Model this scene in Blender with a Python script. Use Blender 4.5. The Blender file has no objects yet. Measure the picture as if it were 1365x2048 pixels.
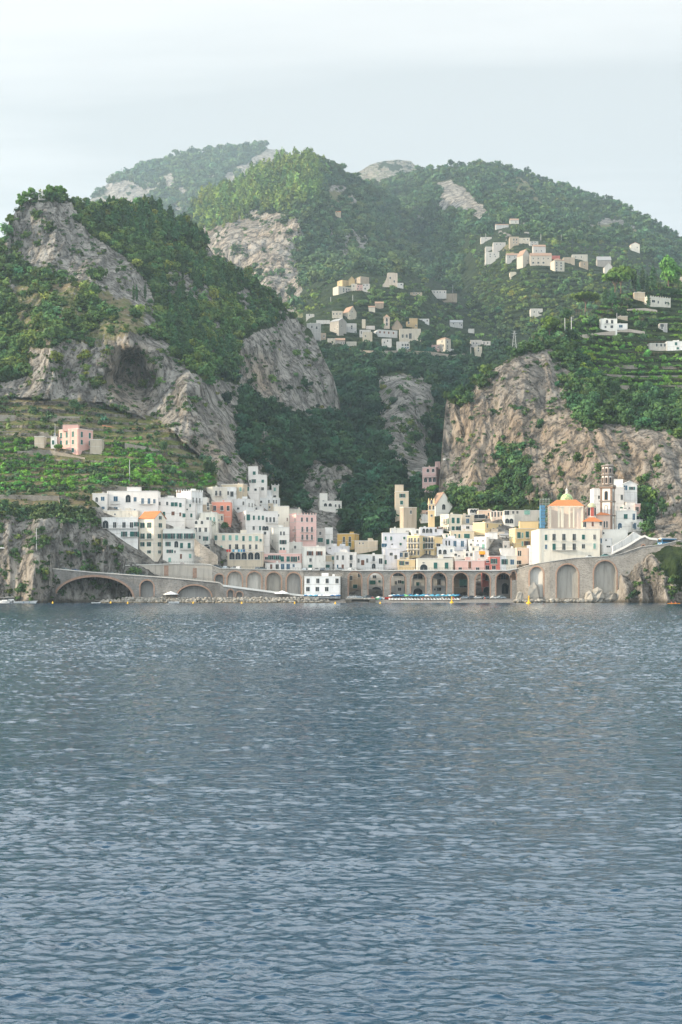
import bpy, math, random, time
import numpy as np
from mathutils import Vector, Matrix
T0 = time.time()
random.seed(7)
RNG = np.random.default_rng(11)
SC = bpy.context.scene
COL = SC.collection
R = math.radians

# ------------------------------------------------------------------ camera
# eye six metres above the sea on a boat, 50 mm lens held upright, looking inland (+Y)
F, HZ, CX, EYE = 2844.0, 1177.0, 682.5, 6.0
cam_d = bpy.data.cameras.new('camera'); cam = bpy.data.objects.new('camera', cam_d); COL.objects.link(cam)
cam.location = (0, 0, EYE); cam.rotation_euler = (R(90), 0, 0)
cam_d.sensor_fit = 'VERTICAL'; cam_d.sensor_height = 36; cam_d.lens = F / 2048 * 36
cam_d.shift_y = (HZ - 1024) / 2048
cam_d.clip_start = 0.5; cam_d.clip_end = 30000
SC.camera = cam

# ------------------------------------------------------------------ sky and sun
SUNV = Vector((-1.0, -0.14, 0.30)).normalized()          # towards the sun: low in the west, left of the view
SUN_E = math.asin(SUNV.z); SUN_AZ = math.atan2(SUNV.x, SUNV.y)
world = bpy.data.worlds.new('World'); SC.world = world; world.use_nodes = True
wt = world.node_tree; wn = wt.nodes; wl = wt.links; wn.clear()
def N(nt, t, **k):
    n = nt.nodes.new(t)
    for a, v in k.items():
        if a.startswith('i_'): n.inputs[a[2:].replace('_', ' ')].default_value = v
        else: setattr(n, a, v)
    return n
wo = N(wt, 'ShaderNodeOutputWorld'); bg = N(wt, 'ShaderNodeBackground')
sky = N(wt, 'ShaderNodeTexSky', sky_type='NISHITA', sun_disc=False, sun_elevation=SUN_E, sun_rotation=SUN_AZ, air_density=1.2, dust_density=2.0)
sc1 = N(wt, 'ShaderNodeMix', data_type='RGBA', blend_type='MULTIPLY'); sc1.inputs[0].default_value = 1
sc1.inputs[7].default_value = (0.10, 0.10, 0.10, 1)
wl.new(sky.outputs[0], sc1.inputs[6])
# thin high cloud sheet: streaky noise on the direction vector, boosted behind the camera on the sun's side to lift the ambient light
tc = N(wt, 'ShaderNodeTexCoord'); sp = N(wt, 'ShaderNodeSeparateXYZ'); wl.new(tc.outputs['Generated'], sp.inputs[0])
mx = N(wt, 'ShaderNodeMath', operation='MAXIMUM'); wl.new(sp.outputs[2], mx.inputs[0]); mx.inputs[1].default_value = 0.0
ad = N(wt, 'ShaderNodeMath', operation='ADD'); wl.new(mx.outputs[0], ad.inputs[0]); ad.inputs[1].default_value = 0.12
dx = N(wt, 'ShaderNodeMath', operation='DIVIDE'); wl.new(sp.outputs[0], dx.inputs[0]); wl.new(ad.outputs[0], dx.inputs[1])
dy = N(wt, 'ShaderNodeMath', operation='DIVIDE'); wl.new(sp.outputs[1], dy.inputs[0]); wl.new(ad.outputs[0], dy.inputs[1])
cb = N(wt, 'ShaderNodeCombineXYZ'); wl.new(dx.outputs[0], cb.inputs[0]); wl.new(dy.outputs[0], cb.inputs[1])
mp = N(wt, 'ShaderNodeMapping'); mp.inputs['Scale'].default_value = (0.45, 1.5, 1); mp.inputs['Rotation'].default_value = (0, 0, R(-12)); mp.inputs['Location'].default_value = (1.3, 0.4, 0)
wl.new(cb.outputs[0], mp.inputs[0])
nz = N(wt, 'ShaderNodeTexNoise'); nz.inputs['Scale'].default_value = 1.0; nz.inputs['Detail'].default_value = 7; nz.inputs['Roughness'].default_value = 0.55; nz.inputs['Distortion'].default_value = 0.5
wl.new(mp.outputs[0], nz.inputs['Vector'])
cr = N(wt, 'ShaderNodeValToRGB'); wl.new(nz.outputs[0], cr.inputs[0])
cr.color_ramp.elements[0].position = 0.40; cr.color_ramp.elements[0].color = (0.52, 0.54, 0.545, 1)
cr.color_ramp.elements[1].position = 0.60; cr.color_ramp.elements[1].color = (0.70, 0.70, 0.69, 1)
e = cr.color_ramp.elements.new(0.48); e.color = (0.60, 0.612, 0.612, 1)
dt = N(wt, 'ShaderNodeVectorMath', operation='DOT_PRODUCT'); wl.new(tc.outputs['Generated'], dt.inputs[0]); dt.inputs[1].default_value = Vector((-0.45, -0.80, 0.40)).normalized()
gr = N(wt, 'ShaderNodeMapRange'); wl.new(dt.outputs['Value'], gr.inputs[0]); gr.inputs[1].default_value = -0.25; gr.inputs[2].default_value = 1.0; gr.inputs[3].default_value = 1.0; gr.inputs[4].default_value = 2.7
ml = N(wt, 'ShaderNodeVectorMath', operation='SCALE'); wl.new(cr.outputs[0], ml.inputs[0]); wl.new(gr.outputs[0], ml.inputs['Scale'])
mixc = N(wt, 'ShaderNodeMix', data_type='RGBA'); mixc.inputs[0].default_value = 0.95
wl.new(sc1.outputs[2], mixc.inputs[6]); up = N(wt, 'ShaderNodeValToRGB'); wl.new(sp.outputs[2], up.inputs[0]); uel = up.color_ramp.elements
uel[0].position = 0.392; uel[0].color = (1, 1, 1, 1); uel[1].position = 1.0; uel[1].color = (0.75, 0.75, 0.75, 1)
for p_, v_ in ((0.45, 3.9), (0.68, 3.3), (0.86, 1.0)):  # unseen bright band above the frame, added to brighten the sea reflections
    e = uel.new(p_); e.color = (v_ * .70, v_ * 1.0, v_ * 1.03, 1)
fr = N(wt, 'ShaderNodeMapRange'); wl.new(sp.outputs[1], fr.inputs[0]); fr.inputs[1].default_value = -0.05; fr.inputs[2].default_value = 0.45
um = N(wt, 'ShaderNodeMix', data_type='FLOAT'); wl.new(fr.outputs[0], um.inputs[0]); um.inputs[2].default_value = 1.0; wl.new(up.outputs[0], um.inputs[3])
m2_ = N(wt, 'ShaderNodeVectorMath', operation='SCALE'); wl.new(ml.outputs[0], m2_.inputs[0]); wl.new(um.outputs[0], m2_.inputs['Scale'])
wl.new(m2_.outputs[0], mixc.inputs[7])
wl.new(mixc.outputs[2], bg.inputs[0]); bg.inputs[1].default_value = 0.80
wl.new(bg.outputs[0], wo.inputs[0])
sun_d = bpy.data.lights.new('sun', 'SUN'); sun_d.energy = 5.0; sun_d.angle = R(0.6); sun_d.color = (1.0, 0.80, 0.56)
sun = bpy.data.objects.new('sun', sun_d); COL.objects.link(sun)
sun.rotation_euler = (-SUNV).to_track_quat('-Z', 'Y').to_euler()
SC.view_settings.view_transform = 'Standard'; SC.view_settings.look = 'None'
SC.view_settings.exposure = 0.85; SC.view_settings.gamma = 1.0
SC.cycles.use_denoising = True
SC.cycles.max_bounces = 6; SC.cycles.diffuse_bounces = 3; SC.cycles.volume_bounces = 0; SC.cycles.transparent_max_bounces = 4

# ------------------------------------------------------------------ helpers
def P(px, py, Y): return ((px - CX) / F * Y, Y, EYE - (py - HZ) / F * Y)
def PV(px, py, Y): return Vector(P(px, py, Y))
def struct(o, label=None):
    o['kind'] = 'structure'
    if label: o['label'] = label
    return o
def stuff(o, label, cat):
    o['kind'] = 'stuff'; o['label'] = label; o['category'] = cat
    return o
def tag(o, label, cat, group=None):
    o['label'] = label; o['category'] = cat
    if group: o['group'] = group
    return o
def link(o, parent=None):
    COL.objects.link(o)
    if parent is not None: o.parent = parent
    return o
def np_mesh(name, verts, faces, mat, parent=None, smooth=False, attrs=None, matidx=None):
    """verts (n,3), faces (m,k) one size k"""
    me = bpy.data.meshes.new(name)
    verts = np.ascontiguousarray(verts, dtype=np.float32); faces = np.ascontiguousarray(faces, dtype=np.int32)
    k = faces.shape[1]
    me.vertices.add(len(verts)); me.vertices.foreach_set('co', verts.ravel())
    me.loops.add(faces.size); me.loops.foreach_set('vertex_index', faces.ravel())
    me.polygons.add(len(faces)); me.polygons.foreach_set('loop_start', np.arange(0, faces.size, k, dtype=np.int32))
    me.polygons.foreach_set('loop_total', np.full(len(faces), k, dtype=np.int32))
    me.update(calc_edges=True)
    for n, (dom, arr) in (attrs or {}).items():
        a = me.attributes.new(n, 'FLOAT_COLOR', dom); a.data.foreach_set('color', np.ascontiguousarray(arr, dtype=np.float32).ravel())
    if smooth: me.polygons.foreach_set('use_smooth', np.ones(len(faces), dtype=bool))
    for m in (mat if isinstance(mat, (list, tuple)) else [mat]): me.materials.append(m)
    if matidx is not None: me.polygons.foreach_set('material_index', np.asarray(matidx, dtype=np.int32))
    return link(bpy.data.objects.new(name, me), parent)

# ---- numpy gradient noise
_perm = np.random.default_rng(5).permutation(256).astype(np.int64); _perm = np.concatenate([_perm, _perm])
_grad = np.random.default_rng(6).normal(size=(256, 3)); _grad /= np.linalg.norm(_grad, axis=1)[:, None]; _grad = _grad.astype(np.float32)
def perlin(x, y, z):
    xi = np.floor(x).astype(np.int64); yi = np.floor(y).astype(np.int64); zi = np.floor(z).astype(np.int64)
    xf = (x - xi).astype(np.float32); yf = (y - yi).astype(np.float32); zf = (z - zi).astype(np.float32)
    u = xf * xf * xf * (xf * (xf * 6 - 15) + 10); v = yf * yf * yf * (yf * (yf * 6 - 15) + 10); w = zf * zf * zf * (zf * (zf * 6 - 15) + 10)
    out = 0
    for a in (0, 1):
        pa = _perm[(xi + a) & 255]
        for b in (0, 1):
            pb = _perm[pa + ((yi + b) & 255)]
            for c in (0, 1):
                g = _grad[_perm[pb + ((zi + c) & 255)]]
                d = g[..., 0] * (xf - a) + g[..., 1] * (yf - b) + g[..., 2] * (zf - c)
                out = out + d * (u if a else 1 - u) * (v if b else 1 - v) * (w if c else 1 - w)
    return out * 1.6
def fbm(x, y, z, oct=4, gain=0.5, ridged=False):
    s = 0; a = 1.0; t = 0
    for i in range(oct):
        n = perlin(x + 17.3 * i, y + 5.1 * i, z + 9.7 * i)
        if ridged: n = 1 - 2 * np.abs(n)
        s = s + a * n; t += a; a *= gain; x = x * 2.03; y = y * 2.03; z = z * 2.03
    return s / t
def polydist(px, py, poly):
    """signed distance to a polygon's outline, positive inside"""
    poly = np.asarray(poly, float); d = np.full(px.shape, 1e9); j = len(poly) - 1
    for i in range(len(poly)):
        ax, ay = poly[j]; bx, by = poly[i]; vx, vy = bx - ax, by - ay
        t = np.clip(((px - ax) * vx + (py - ay) * vy) / (vx * vx + vy * vy + 1e-9), 0, 1)
        d = np.minimum(d, np.hypot(px - ax - t * vx, py - ay - t * vy)); j = i
    return np.where(inpoly(px, py, poly), d, -d)
def inpoly(px, py, poly):
    poly = np.asarray(poly, float); n = len(poly); res = np.zeros(px.shape, bool)
    j = n - 1
    for i in range(n):
        xi, yi = poly[i]; xj, yj = poly[j]
        c = ((yi > py) != (yj > py))
        with np.errstate(divide='ignore', invalid='ignore'):
            c &= px < (xj - xi) * (py - yi) / (yj - yi if yj != yi else 1e-9) + xi
        res ^= c; j = i
    return res

# ------------------------------------------------------------------ materials
MATS = {}
def newmat(name):
    m = bpy.data.materials.new(name); m.use_nodes = True; nt = m.node_tree; nt.nodes.clear()
    out = N(nt, 'ShaderNodeOutputMaterial'); b = N(nt, 'ShaderNodeBsdfPrincipled'); nt.links.new(b.outputs[0], out.inputs[0])
    b.inputs['Specular IOR Level'].default_value = 0.25
    return m, nt, b
def mixrgb(nt, fac, a, b, blend='MIX'):
    n = N(nt, 'ShaderNodeMix', data_type='RGBA', blend_type=blend)
    for s, v in ((0, fac), (6, a), (7, b)):
        if hasattr(v, 'links') or hasattr(v, 'is_output'): nt.links.new(v, n.inputs[s])
        elif s == 0: n.inputs[0].default_value = v
        else: n.inputs[s].default_value = (*v, 1) if len(v) == 3 else v
    return n.outputs[2]
def noise(nt, scale, detail=5, rough=0.6, vec=None, stretch=None, dist=0.0):
    if vec is None:
        vec = N(nt, 'ShaderNodeNewGeometry').outputs['Position']
    if stretch is not None:
        mm = N(nt, 'ShaderNodeMapping'); mm.inputs['Scale'].default_value = stretch; nt.links.new(vec, mm.inputs[0]); vec = mm.outputs[0]
    n = N(nt, 'ShaderNodeTexNoise'); n.inputs['Scale'].default_value = scale; n.inputs['Detail'].default_value = detail
    n.inputs['Roughness'].default_value = rough; n.inputs['Distortion'].default_value = dist
    nt.links.new(vec, n.inputs['Vector']); return n.outputs[0]
def ramp(nt, fac, *stops):
    r = N(nt, 'ShaderNodeValToRGB'); nt.links.new(fac, r.inputs[0]); el = r.color_ramp.elements
    while len(el) < len(stops): el.new(0.5)
    for e, (p, c) in zip(el, stops):
        e.position = p; e.color = (c, c, c, 1) if isinstance(c, (int, float)) else (*c, 1)
    return r.outputs[0]
def math_(nt, op, a, b=None, c=None, clamp=False):
    n = N(nt, 'ShaderNodeMath', operation=op, use_clamp=clamp)
    for i, v in enumerate((a, b, c)):
        if v is None: continue
        if isinstance(v, (int, float)): n.inputs[i].default_value = v
        else: nt.links.new(v, n.inputs[i])
    return n.outputs[0]
def bump(nt, bsdf, height, strength, dist):
    b = N(nt, 'ShaderNodeBump'); b.inputs['Strength'].default_value = strength; b.inputs['Distance'].default_value = dist
    nt.links.new(height, b.inputs['Height']); nt.links.new(b.outputs[0], bsdf.inputs['Normal'])

def terrain_mat(name, k=1.0, rock=((0.22, 0.215, 0.20), (0.44, 0.425, 0.395), (0.45, 0.36, 0.27)), veg=((0.022, 0.040, 0.016), (0.055, 0.085, 0.028)), dry=((0.25, 0.21, 0.13), (0.13, 0.17, 0.055))):
    """mask attribute: R = scrub covered, G = dry grass / terrace soil, B = warm ochre rock"""
    m, nt, b = newmat(name); L = nt.links
    at = N(nt, 'ShaderNodeAttribute', attribute_name='mask'); sep = N(nt, 'ShaderNodeSeparateColor'); L.new(at.outputs['Color'], sep.inputs[0])
    streak = noise(nt, 0.09 * k, 8, 0.68, stretch=(1, 1, 0.17), dist=0.25)
    blot = noise(nt, 0.022 * k, 5, 0.6)
    fine = noise(nt, 0.45 * k, 6, 0.7, stretch=(1, 1, 0.45))
    c = mixrgb(nt, ramp(nt, streak, (0.38, 0.0), (0.60, 1.0)), rock[0], rock[1])
    warm = math_(nt, 'ADD', math_(nt, 'MULTIPLY', sep.outputs[2], 0.75), ramp(nt, blot, (0.55, 0.0), (0.75, 0.55)), clamp=True)
    c = mixrgb(nt, math_(nt, 'MULTIPLY', warm, ramp(nt, noise(nt, 0.05 * k, 5, 0.6, stretch=(1, 1, 0.2)), (0.40, 0.1), (0.65, 1.0))), c, rock[2])
    c = mixrgb(nt, ramp(nt, fine, (0.38, 0.9), (0.50, 0.0)), c, (0.075, 0.07, 0.062))
    vm = N(nt, 'ShaderNodeMapping'); vm.inputs['Scale'].default_value = (1, 1, .34); vo = N(nt, 'ShaderNodeTexVoronoi', feature='DISTANCE_TO_EDGE'); vo.inputs['Scale'].default_value = 0.085 * k
    gp = N(nt, 'ShaderNodeNewGeometry'); nv = N(nt, 'ShaderNodeTexNoise'); nv.inputs['Scale'].default_value = .06 * k; nv.inputs['Detail'].default_value = 6; nv.inputs['Roughness'].default_value = .7; L.new(gp.outputs['Position'], nv.inputs['Vector'])
    sv = N(nt, 'ShaderNodeVectorMath', operation='SCALE'); sv.inputs['Scale'].default_value = 16.0 / k; L.new(nv.outputs['Color'], sv.inputs[0]); av = N(nt, 'ShaderNodeVectorMath', operation='ADD'); L.new(gp.outputs['Position'], av.inputs[0]); L.new(sv.outputs[0], av.inputs[1]); L.new(av.outputs[0], vm.inputs[0]); L.new(vm.outputs[0], vo.inputs['Vector'])
    crk = vo.outputs['Distance']
    c = mixrgb(nt, ramp(nt, crk, (0.0, .8), (0.035, .35), (0.09, 0.0)), c, (0.085, 0.082, 0.078))
    c = mixrgb(nt, ramp(nt, noise(nt, 0.16 * k, 5, 0.7), (0.60, 0.0), (0.70, 0.6)), c, (0.10, 0.105, 0.065))   # lichen and low scrub specks
    geo = N(nt, 'ShaderNodeNewGeometry'); sn = N(nt, 'ShaderNodeSeparateXYZ'); L.new(geo.outputs['Normal'], sn.inputs[0])
    vg = mixrgb(nt, ramp(nt, noise(nt, 0.12 * k, 6, 0.7), (0.35, 0.0), (0.65, 1.0)), veg[0], veg[1])
    dg = mixrgb(nt, ramp(nt, noise(nt, 0.07 * k, 6, 0.7), (0.40, 0.0), (0.60, 1.0)), dry[0], dry[1])
    # terraces: steep faces are dry stone walls, flat tops are soil and green
    wall = mixrgb(nt, ramp(nt, noise(nt, 0.9, 4, 0.7), (0.35, 0.0), (0.65, 1.0)), (0.17, 0.155, 0.13), (0.36, 0.335, 0.29))
    dgw = mixrgb(nt, ramp(nt, sn.outputs[2], (0.42, 0.0), (0.62, 1.0)), wall, dg)
    nm = noise(nt, 0.3 * k, 4, 0.7)
    def edge(ch):  # ragged edge of a painted patch
        s = math_(nt, 'ADD', ch, math_(nt, 'MULTIPLY', math_(nt, 'SUBTRACT', nm, 0.5), 1.2)); return ramp(nt, s, (0.42, 0.0), (0.58, 1.0))
    c = mixrgb(nt, edge(sep.outputs[1]), c, dgw)
    c = mixrgb(nt, edge(sep.outputs[0]), c, vg)
    pz = N(nt, 'ShaderNodeSeparateXYZ'); L.new(geo.outputs['Position'], pz.inputs[0]); wz = math_(nt, 'ADD', pz.outputs[2], math_(nt, 'MULTIPLY', nm, 2.0))
    c = mixrgb(nt, ramp(nt, math_(nt, 'MULTIPLY', wz, .25), (.40, .8), (.75, 0.0)), c, (.06, .052, .035))   # wet, weedy band at the water line
    L.new(c, b.inputs['Base Color']); b.inputs['Roughness'].default_value = 0.95; b.inputs['Specular IOR Level'].default_value = 0.1
    h = math_(nt, 'ADD', math_(nt, 'ADD', math_(nt, 'MULTIPLY', streak, 1.0), math_(nt, 'MULTIPLY', fine, 0.55)), ramp(nt, crk, (0.0, 0.0), (0.16, 0.55)))
    bump(nt, b, h, 1.0, 6.0 / k)
    return m

# ------------------------------------------------------------------ landforms
class Land:
    """A landform: every point sits at a real distance interpolated between surveyed points, then roughened in 3-D."""
    def __init__(s, ridge, ctrl, amp=5.0, jit=2.0, calm=None, terr=None, fl=0.035, flz=0.13, scrub=0):
        s.rx, s.ry = np.array(ridge, float).T; c = np.array(ctrl, float)
        s.c = c[:, :2] / 100; s.v = np.log(c[:, 2]); n = len(c)
        D = np.linalg.norm(s.c[:, None] - s.c[None], axis=2)
        A = np.zeros((n + 3, n + 3)); A[:n, :n] = D; A[:n, n] = 1; A[:n, n + 1:] = s.c; A[n, :n] = 1; A[n + 1:, :n] = s.c.T
        s.w = np.linalg.solve(A, np.concatenate([s.v, np.zeros(3)]))
        s.amp, s.jit, s.terr, s.fl, s.flz, s.calm = amp, jit, terr or [], fl, flz, calm or []; s.scrub = scrub
    def ridge(s, px):
        y = np.interp(px, s.rx, s.ry)
        return y + s.jit * (fbm(px * 0.05, px * 0 + 3.3, px * 0, 4, 0.6))
    def base_depth(s, px, py):
        q = np.stack([px / 100, py / 100], -1); out = np.full(px.shape, s.w[-3]) + s.w[-2] * q[..., 0] + s.w[-1] * q[..., 1]
        for i in range(len(s.c)):
            out = out + s.w[i] * np.hypot(q[..., 0] - s.c[i, 0], q[..., 1] - s.c[i, 1])
        return np.exp(out)
    def depth(s, px, py):
        px = np.asarray(px, float); py = np.asarray(py, float)
        Y = s.base_depth(px, py); X = (px - CX) / F * Y; Z = EYE - (py - HZ) / F * Y
        X0, Z0 = X, Z; tm = np.zeros(px.shape)
        for poly, h, sl in s.terr:
            tm = np.maximum(tm, inpoly(px + 6 * perlin(px * .05, py * .05, px * 0), py + 4 * perlin(px * .06, py * .06, px * 0 + 4), poly) * 1.0)
        a = s.amp * (1 - 0.75 * tm)
        for poly in s.calm: a = a * (1 - .88 * np.clip(.5 + polydist(px, py, poly) / 30, 0, 1))
        X = X + 4 * perlin(X * 0.03, Y * 0, Z * 0.03); Z = Z + 5 * perlin(X * 0.03, Y * 0 + 4, Z * 0.02)
        big = fbm(X * s.fl * 0.35, Y * 0.01, Z * s.fl * 0.35 * 0.6, 3, 0.5)
        flu = fbm(X * s.fl, Y * 0.004, Z * s.fl * s.flz, 5, 0.6, ridged=True)
        fin = fbm(X * s.fl * 5, Y * 0.01, Z * s.fl * 1.6, 3, 0.6)
        mid = fbm(X * s.fl * 0.9 + 40, Y * 0.003, Z * s.fl * 0.10, 3, 0.5, ridged=True)
        Y = Y - a * (1.8 * big + 1.9 * mid + 1.3 * flu + 0.6 * fin)
        if s.terr:
            for poly, h, sl in s.terr:
                zz = (Z0 + 2.5 * perlin(X0 * 0.012, X0 * 0 + 2, Y * 0)) / h; fr = zz - np.floor(zz)
                Y = Y + tm * sl * h * (np.clip((fr - 0.45) / 0.55, 0, 1) - fr)
                break
        return Y
    def at(s, px, py):
        px = np.asarray(px, float); py = np.asarray(py, float); Y = s.depth(px, py)
        return np.stack([(px - CX) / F * Y, Y, EYE - (py - HZ) / F * Y], -1)
    def mask(s, ch, MX, MY):
        jx = MX + 26 * fbm(MX * .018, MY * .018, MX * 0, 5, 0.6); jy = MY + 22 * fbm(MX * .018, MY * .018, MX * 0 + 7, 5, 0.6)
        out = np.zeros(MX.shape)
        for c_, poly, v in s.masks:
            if c_ == ch:
                a = np.clip(0.5 + polydist(jx, jy, poly) / (14 if ch == 'G' else 26), 0, 1) * v
                out = np.maximum(out, a)
            elif c_ == ch.lower():
                out = out * (1 - np.clip(0.5 + polydist(jx, jy, poly) / 16, 0, 1) * v)
        return out
    def cover(s, MX, MY):
        """0..1 how densely wooded: the scrub mask broken up by noise, the same rule the ground colour uses"""
        r = s.mask('R', MX, MY); n = 0.5 + 0.5 * fbm(MX * .035, MY * .05, MX * 0 + 21, 4, 0.65) * 1.6
        if s.scrub > 0:
            e = fbm(MX * .045 + 40, MY * .06, MX * 0 + 31, 4, .65); r = np.maximum(r, np.clip((e * 2.2 - .62 + s.scrub * .6), 0, .9)) if not s.calm else np.maximum(r, np.clip((e * 2.2 - .62 + s.scrub * .6), 0, .9) * np.clip(.5 - polydist(MX, MY, s.calm[0]) / 20, 0, 1))
        return np.clip((r - (1 - n) * 0.75 - 0.05) / 0.22 + 0.5, 0, 1) * (r > 0.03)
    def build(s, name, label, mat, base, dx=1.6, rows=300, back=(40, 5), masks=None, x0=None, x1=None, tint=None):
        x0 = s.rx[0] if x0 is None else x0; x1 = s.rx[-1] if x1 is None else x1
        px = np.arange(x0, x1 + dx, dx); ry = s.ridge(px)
        by = np.interp(px, *np.array(base, float).T) if isinstance(base, (list, tuple)) else np.full(px.shape, float(base))
        by = np.maximum(by, ry + 4)
        t = np.linspace(0, 1, rows)
        PX = np.repeat(px[None], rows, 0); PY = ry[None] + (by - ry)[None] * t[:, None]
        V = s.at(PX, PY)
        # the far side of the ridge goes down behind it
        top = V[0]; nb, st = back[1], back[0]; B = []
        for k in range(nb, 0, -1):
            b_ = top.copy(); b_[:, 0] *= 1 + 0.02 * k; b_[:, 1] += st * k ** 1.3; b_[:, 2] -= st * 0.35 * k ** 1.7 * (1 + 0.2 * perlin(px * 0.02, px * 0 + k, px * 0)); B.append(b_)
        V = np.concatenate([np.stack(B), V], 0)
        nr, nc = V.shape[:2]; idx = np.arange(nr * nc).reshape(nr, nc)
        fc = np.stack([idx[:-1, :-1], idx[1:, :-1], idx[1:, 1:], idx[:-1, 1:]], -1).reshape(-1, 4)
        col = np.zeros((nr, nc, 4), np.float32); col[..., 3] = 1
        MX = np.concatenate([np.repeat(px[None], nb, 0), PX]); MY = np.concatenate([np.repeat(ry[None], nb, 0), PY])
        s.masks = masks or []
        for i, ch in enumerate('RGB'): col[..., i] = s.cover(MX, MY) if ch == 'R' else s.mask(ch, MX, MY)
        o = np_mesh(name, V.reshape(-1, 3), fc, mat, smooth=False, attrs={'mask': ('POINT', col.reshape(-1, 4))})
        return struct(o, label)
TOWN = [(190, 980), (420, 950), (500, 925), (560, 990), (640, 1060), (760, 1060), (780, 985), (850, 960), (900, 1010), (1040, 1010), (1180, 985), (1260, 960), (1300, 1010), (1290, 1100), (1100, 1220), (430, 1220), (300, 1130), (195, 1060)]
# ---- surveyed shapes: (column, row, distance in metres)
L1 = Land(
    ridge=[(-620, 400), (-400, 370), (-200, 400), (-60, 470), (0, 497), (12, 470), (22, 440), (38, 412), (60, 398), (80, 392), (110, 392), (140, 396), (170, 406), (200, 414), (220, 410), (260, 405), (300, 412), (330, 428), (370, 448), (400, 470), (412, 486),  # left of the frame the unseen ridge is raised to shade the town
           (430, 512), (448, 535), (475, 550), (505, 552), (530, 575), (560, 605), (600, 645), (622, 660), (636, 688), (652, 726), (668, 756), (680, 805), (684, 838), (700, 868), (722, 905), (742, 955), (760, 1010), (775, 1060), (790, 1110)],
    ctrl=[(-600, 1200, 600), (-600, 900, 650), (-600, 560, 800), (-400, 540, 860), (-300, 800, 720), (-300, 1200, 602), (-200, 520, 930),
          (0, 1205, 603), (60, 1205, 603), (110, 1205, 606), (0, 1080, 612), (80, 1140, 606), (0, 1015, 628), (200, 1030, 634), (120, 1100, 618), (280, 1100, 628), (180, 1195, 616), (250, 1195, 618), (350, 1195, 624), (350, 1140, 627), (400, 1100, 634), (300, 1135, 624), (420, 1195, 628), (420, 1120, 634),
          (100, 990, 650), (200, 990, 650), (0, 990, 650), (100, 910, 700), (0, 900, 700), (300, 900, 715), (0, 830, 748), (200, 830, 762), (300, 960, 676), (420, 980, 690),
          (200, 800, 775), (300, 845, 765), (400, 905, 748), (480, 960, 720), (0, 720, 800), (60, 780, 778),
          (90, 660, 800), (205, 690, 800), (230, 790, 786), (262, 722, 824), (262, 750, 822), (238, 760, 816), (288, 758, 816), (262, 694, 790), (222, 738, 789), (303, 738, 793), (262, 800, 796), (315, 700, 795), (260, 660, 800), (360, 760, 790), (400, 770, 785), (440, 860, 765),
          (0, 640, 850), (60, 600, 860), (250, 615, 850), (180, 550, 895), (60, 540, 905), (100, 525, 908), (250, 580, 900), (290, 605, 900), (15, 500, 925), (80, 402, 945), (200, 470, 955), (280, 540, 935), (25, 445, 930),
          (130, 395, 960), (300, 415, 1020), (415, 492, 1030), (350, 480, 995), (350, 560, 955), (450, 650, 930), (350, 650, 895), (430, 560, 985),
          (480, 560, 1030), (500, 640, 985), (600, 655, 1060), (510, 690, 950), (520, 770, 940), (600, 750, 985), (660, 760, 1020), (680, 820, 1030), (520, 820, 915), (460, 750, 900), (640, 850, 960),
          (560, 860, 880), (640, 885, 905), (700, 900, 930), (660, 925, 865), (600, 930, 880), (700, 940, 880), (640, 1040, 800), (720, 1050, 815), (625, 970, 850), (580, 980, 850), (560, 1010, 790), (490, 1000, 715), (530, 930, 780), (740, 1000, 860), (770, 1090, 780),
          (450, 1150, 630), (600, 1150, 632), (450, 1060, 665), (550, 1040, 710), (640, 1090, 700), (740, 1130, 660), (650, 1200, 640), (780, 1200, 642), (520, 1200, 620)],
    amp=6.5, jit=3, scrub=.55, calm=[TOWN], terr=[([(-40, 790), (200, 805), (330, 850), (420, 930), (430, 990), (180, 990), (180, 1010), (-40, 1010)], 5.2, 2.0), ([(560, 835), (730, 850), (735, 925), (600, 925)], 5.2, 2.0)])
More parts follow.
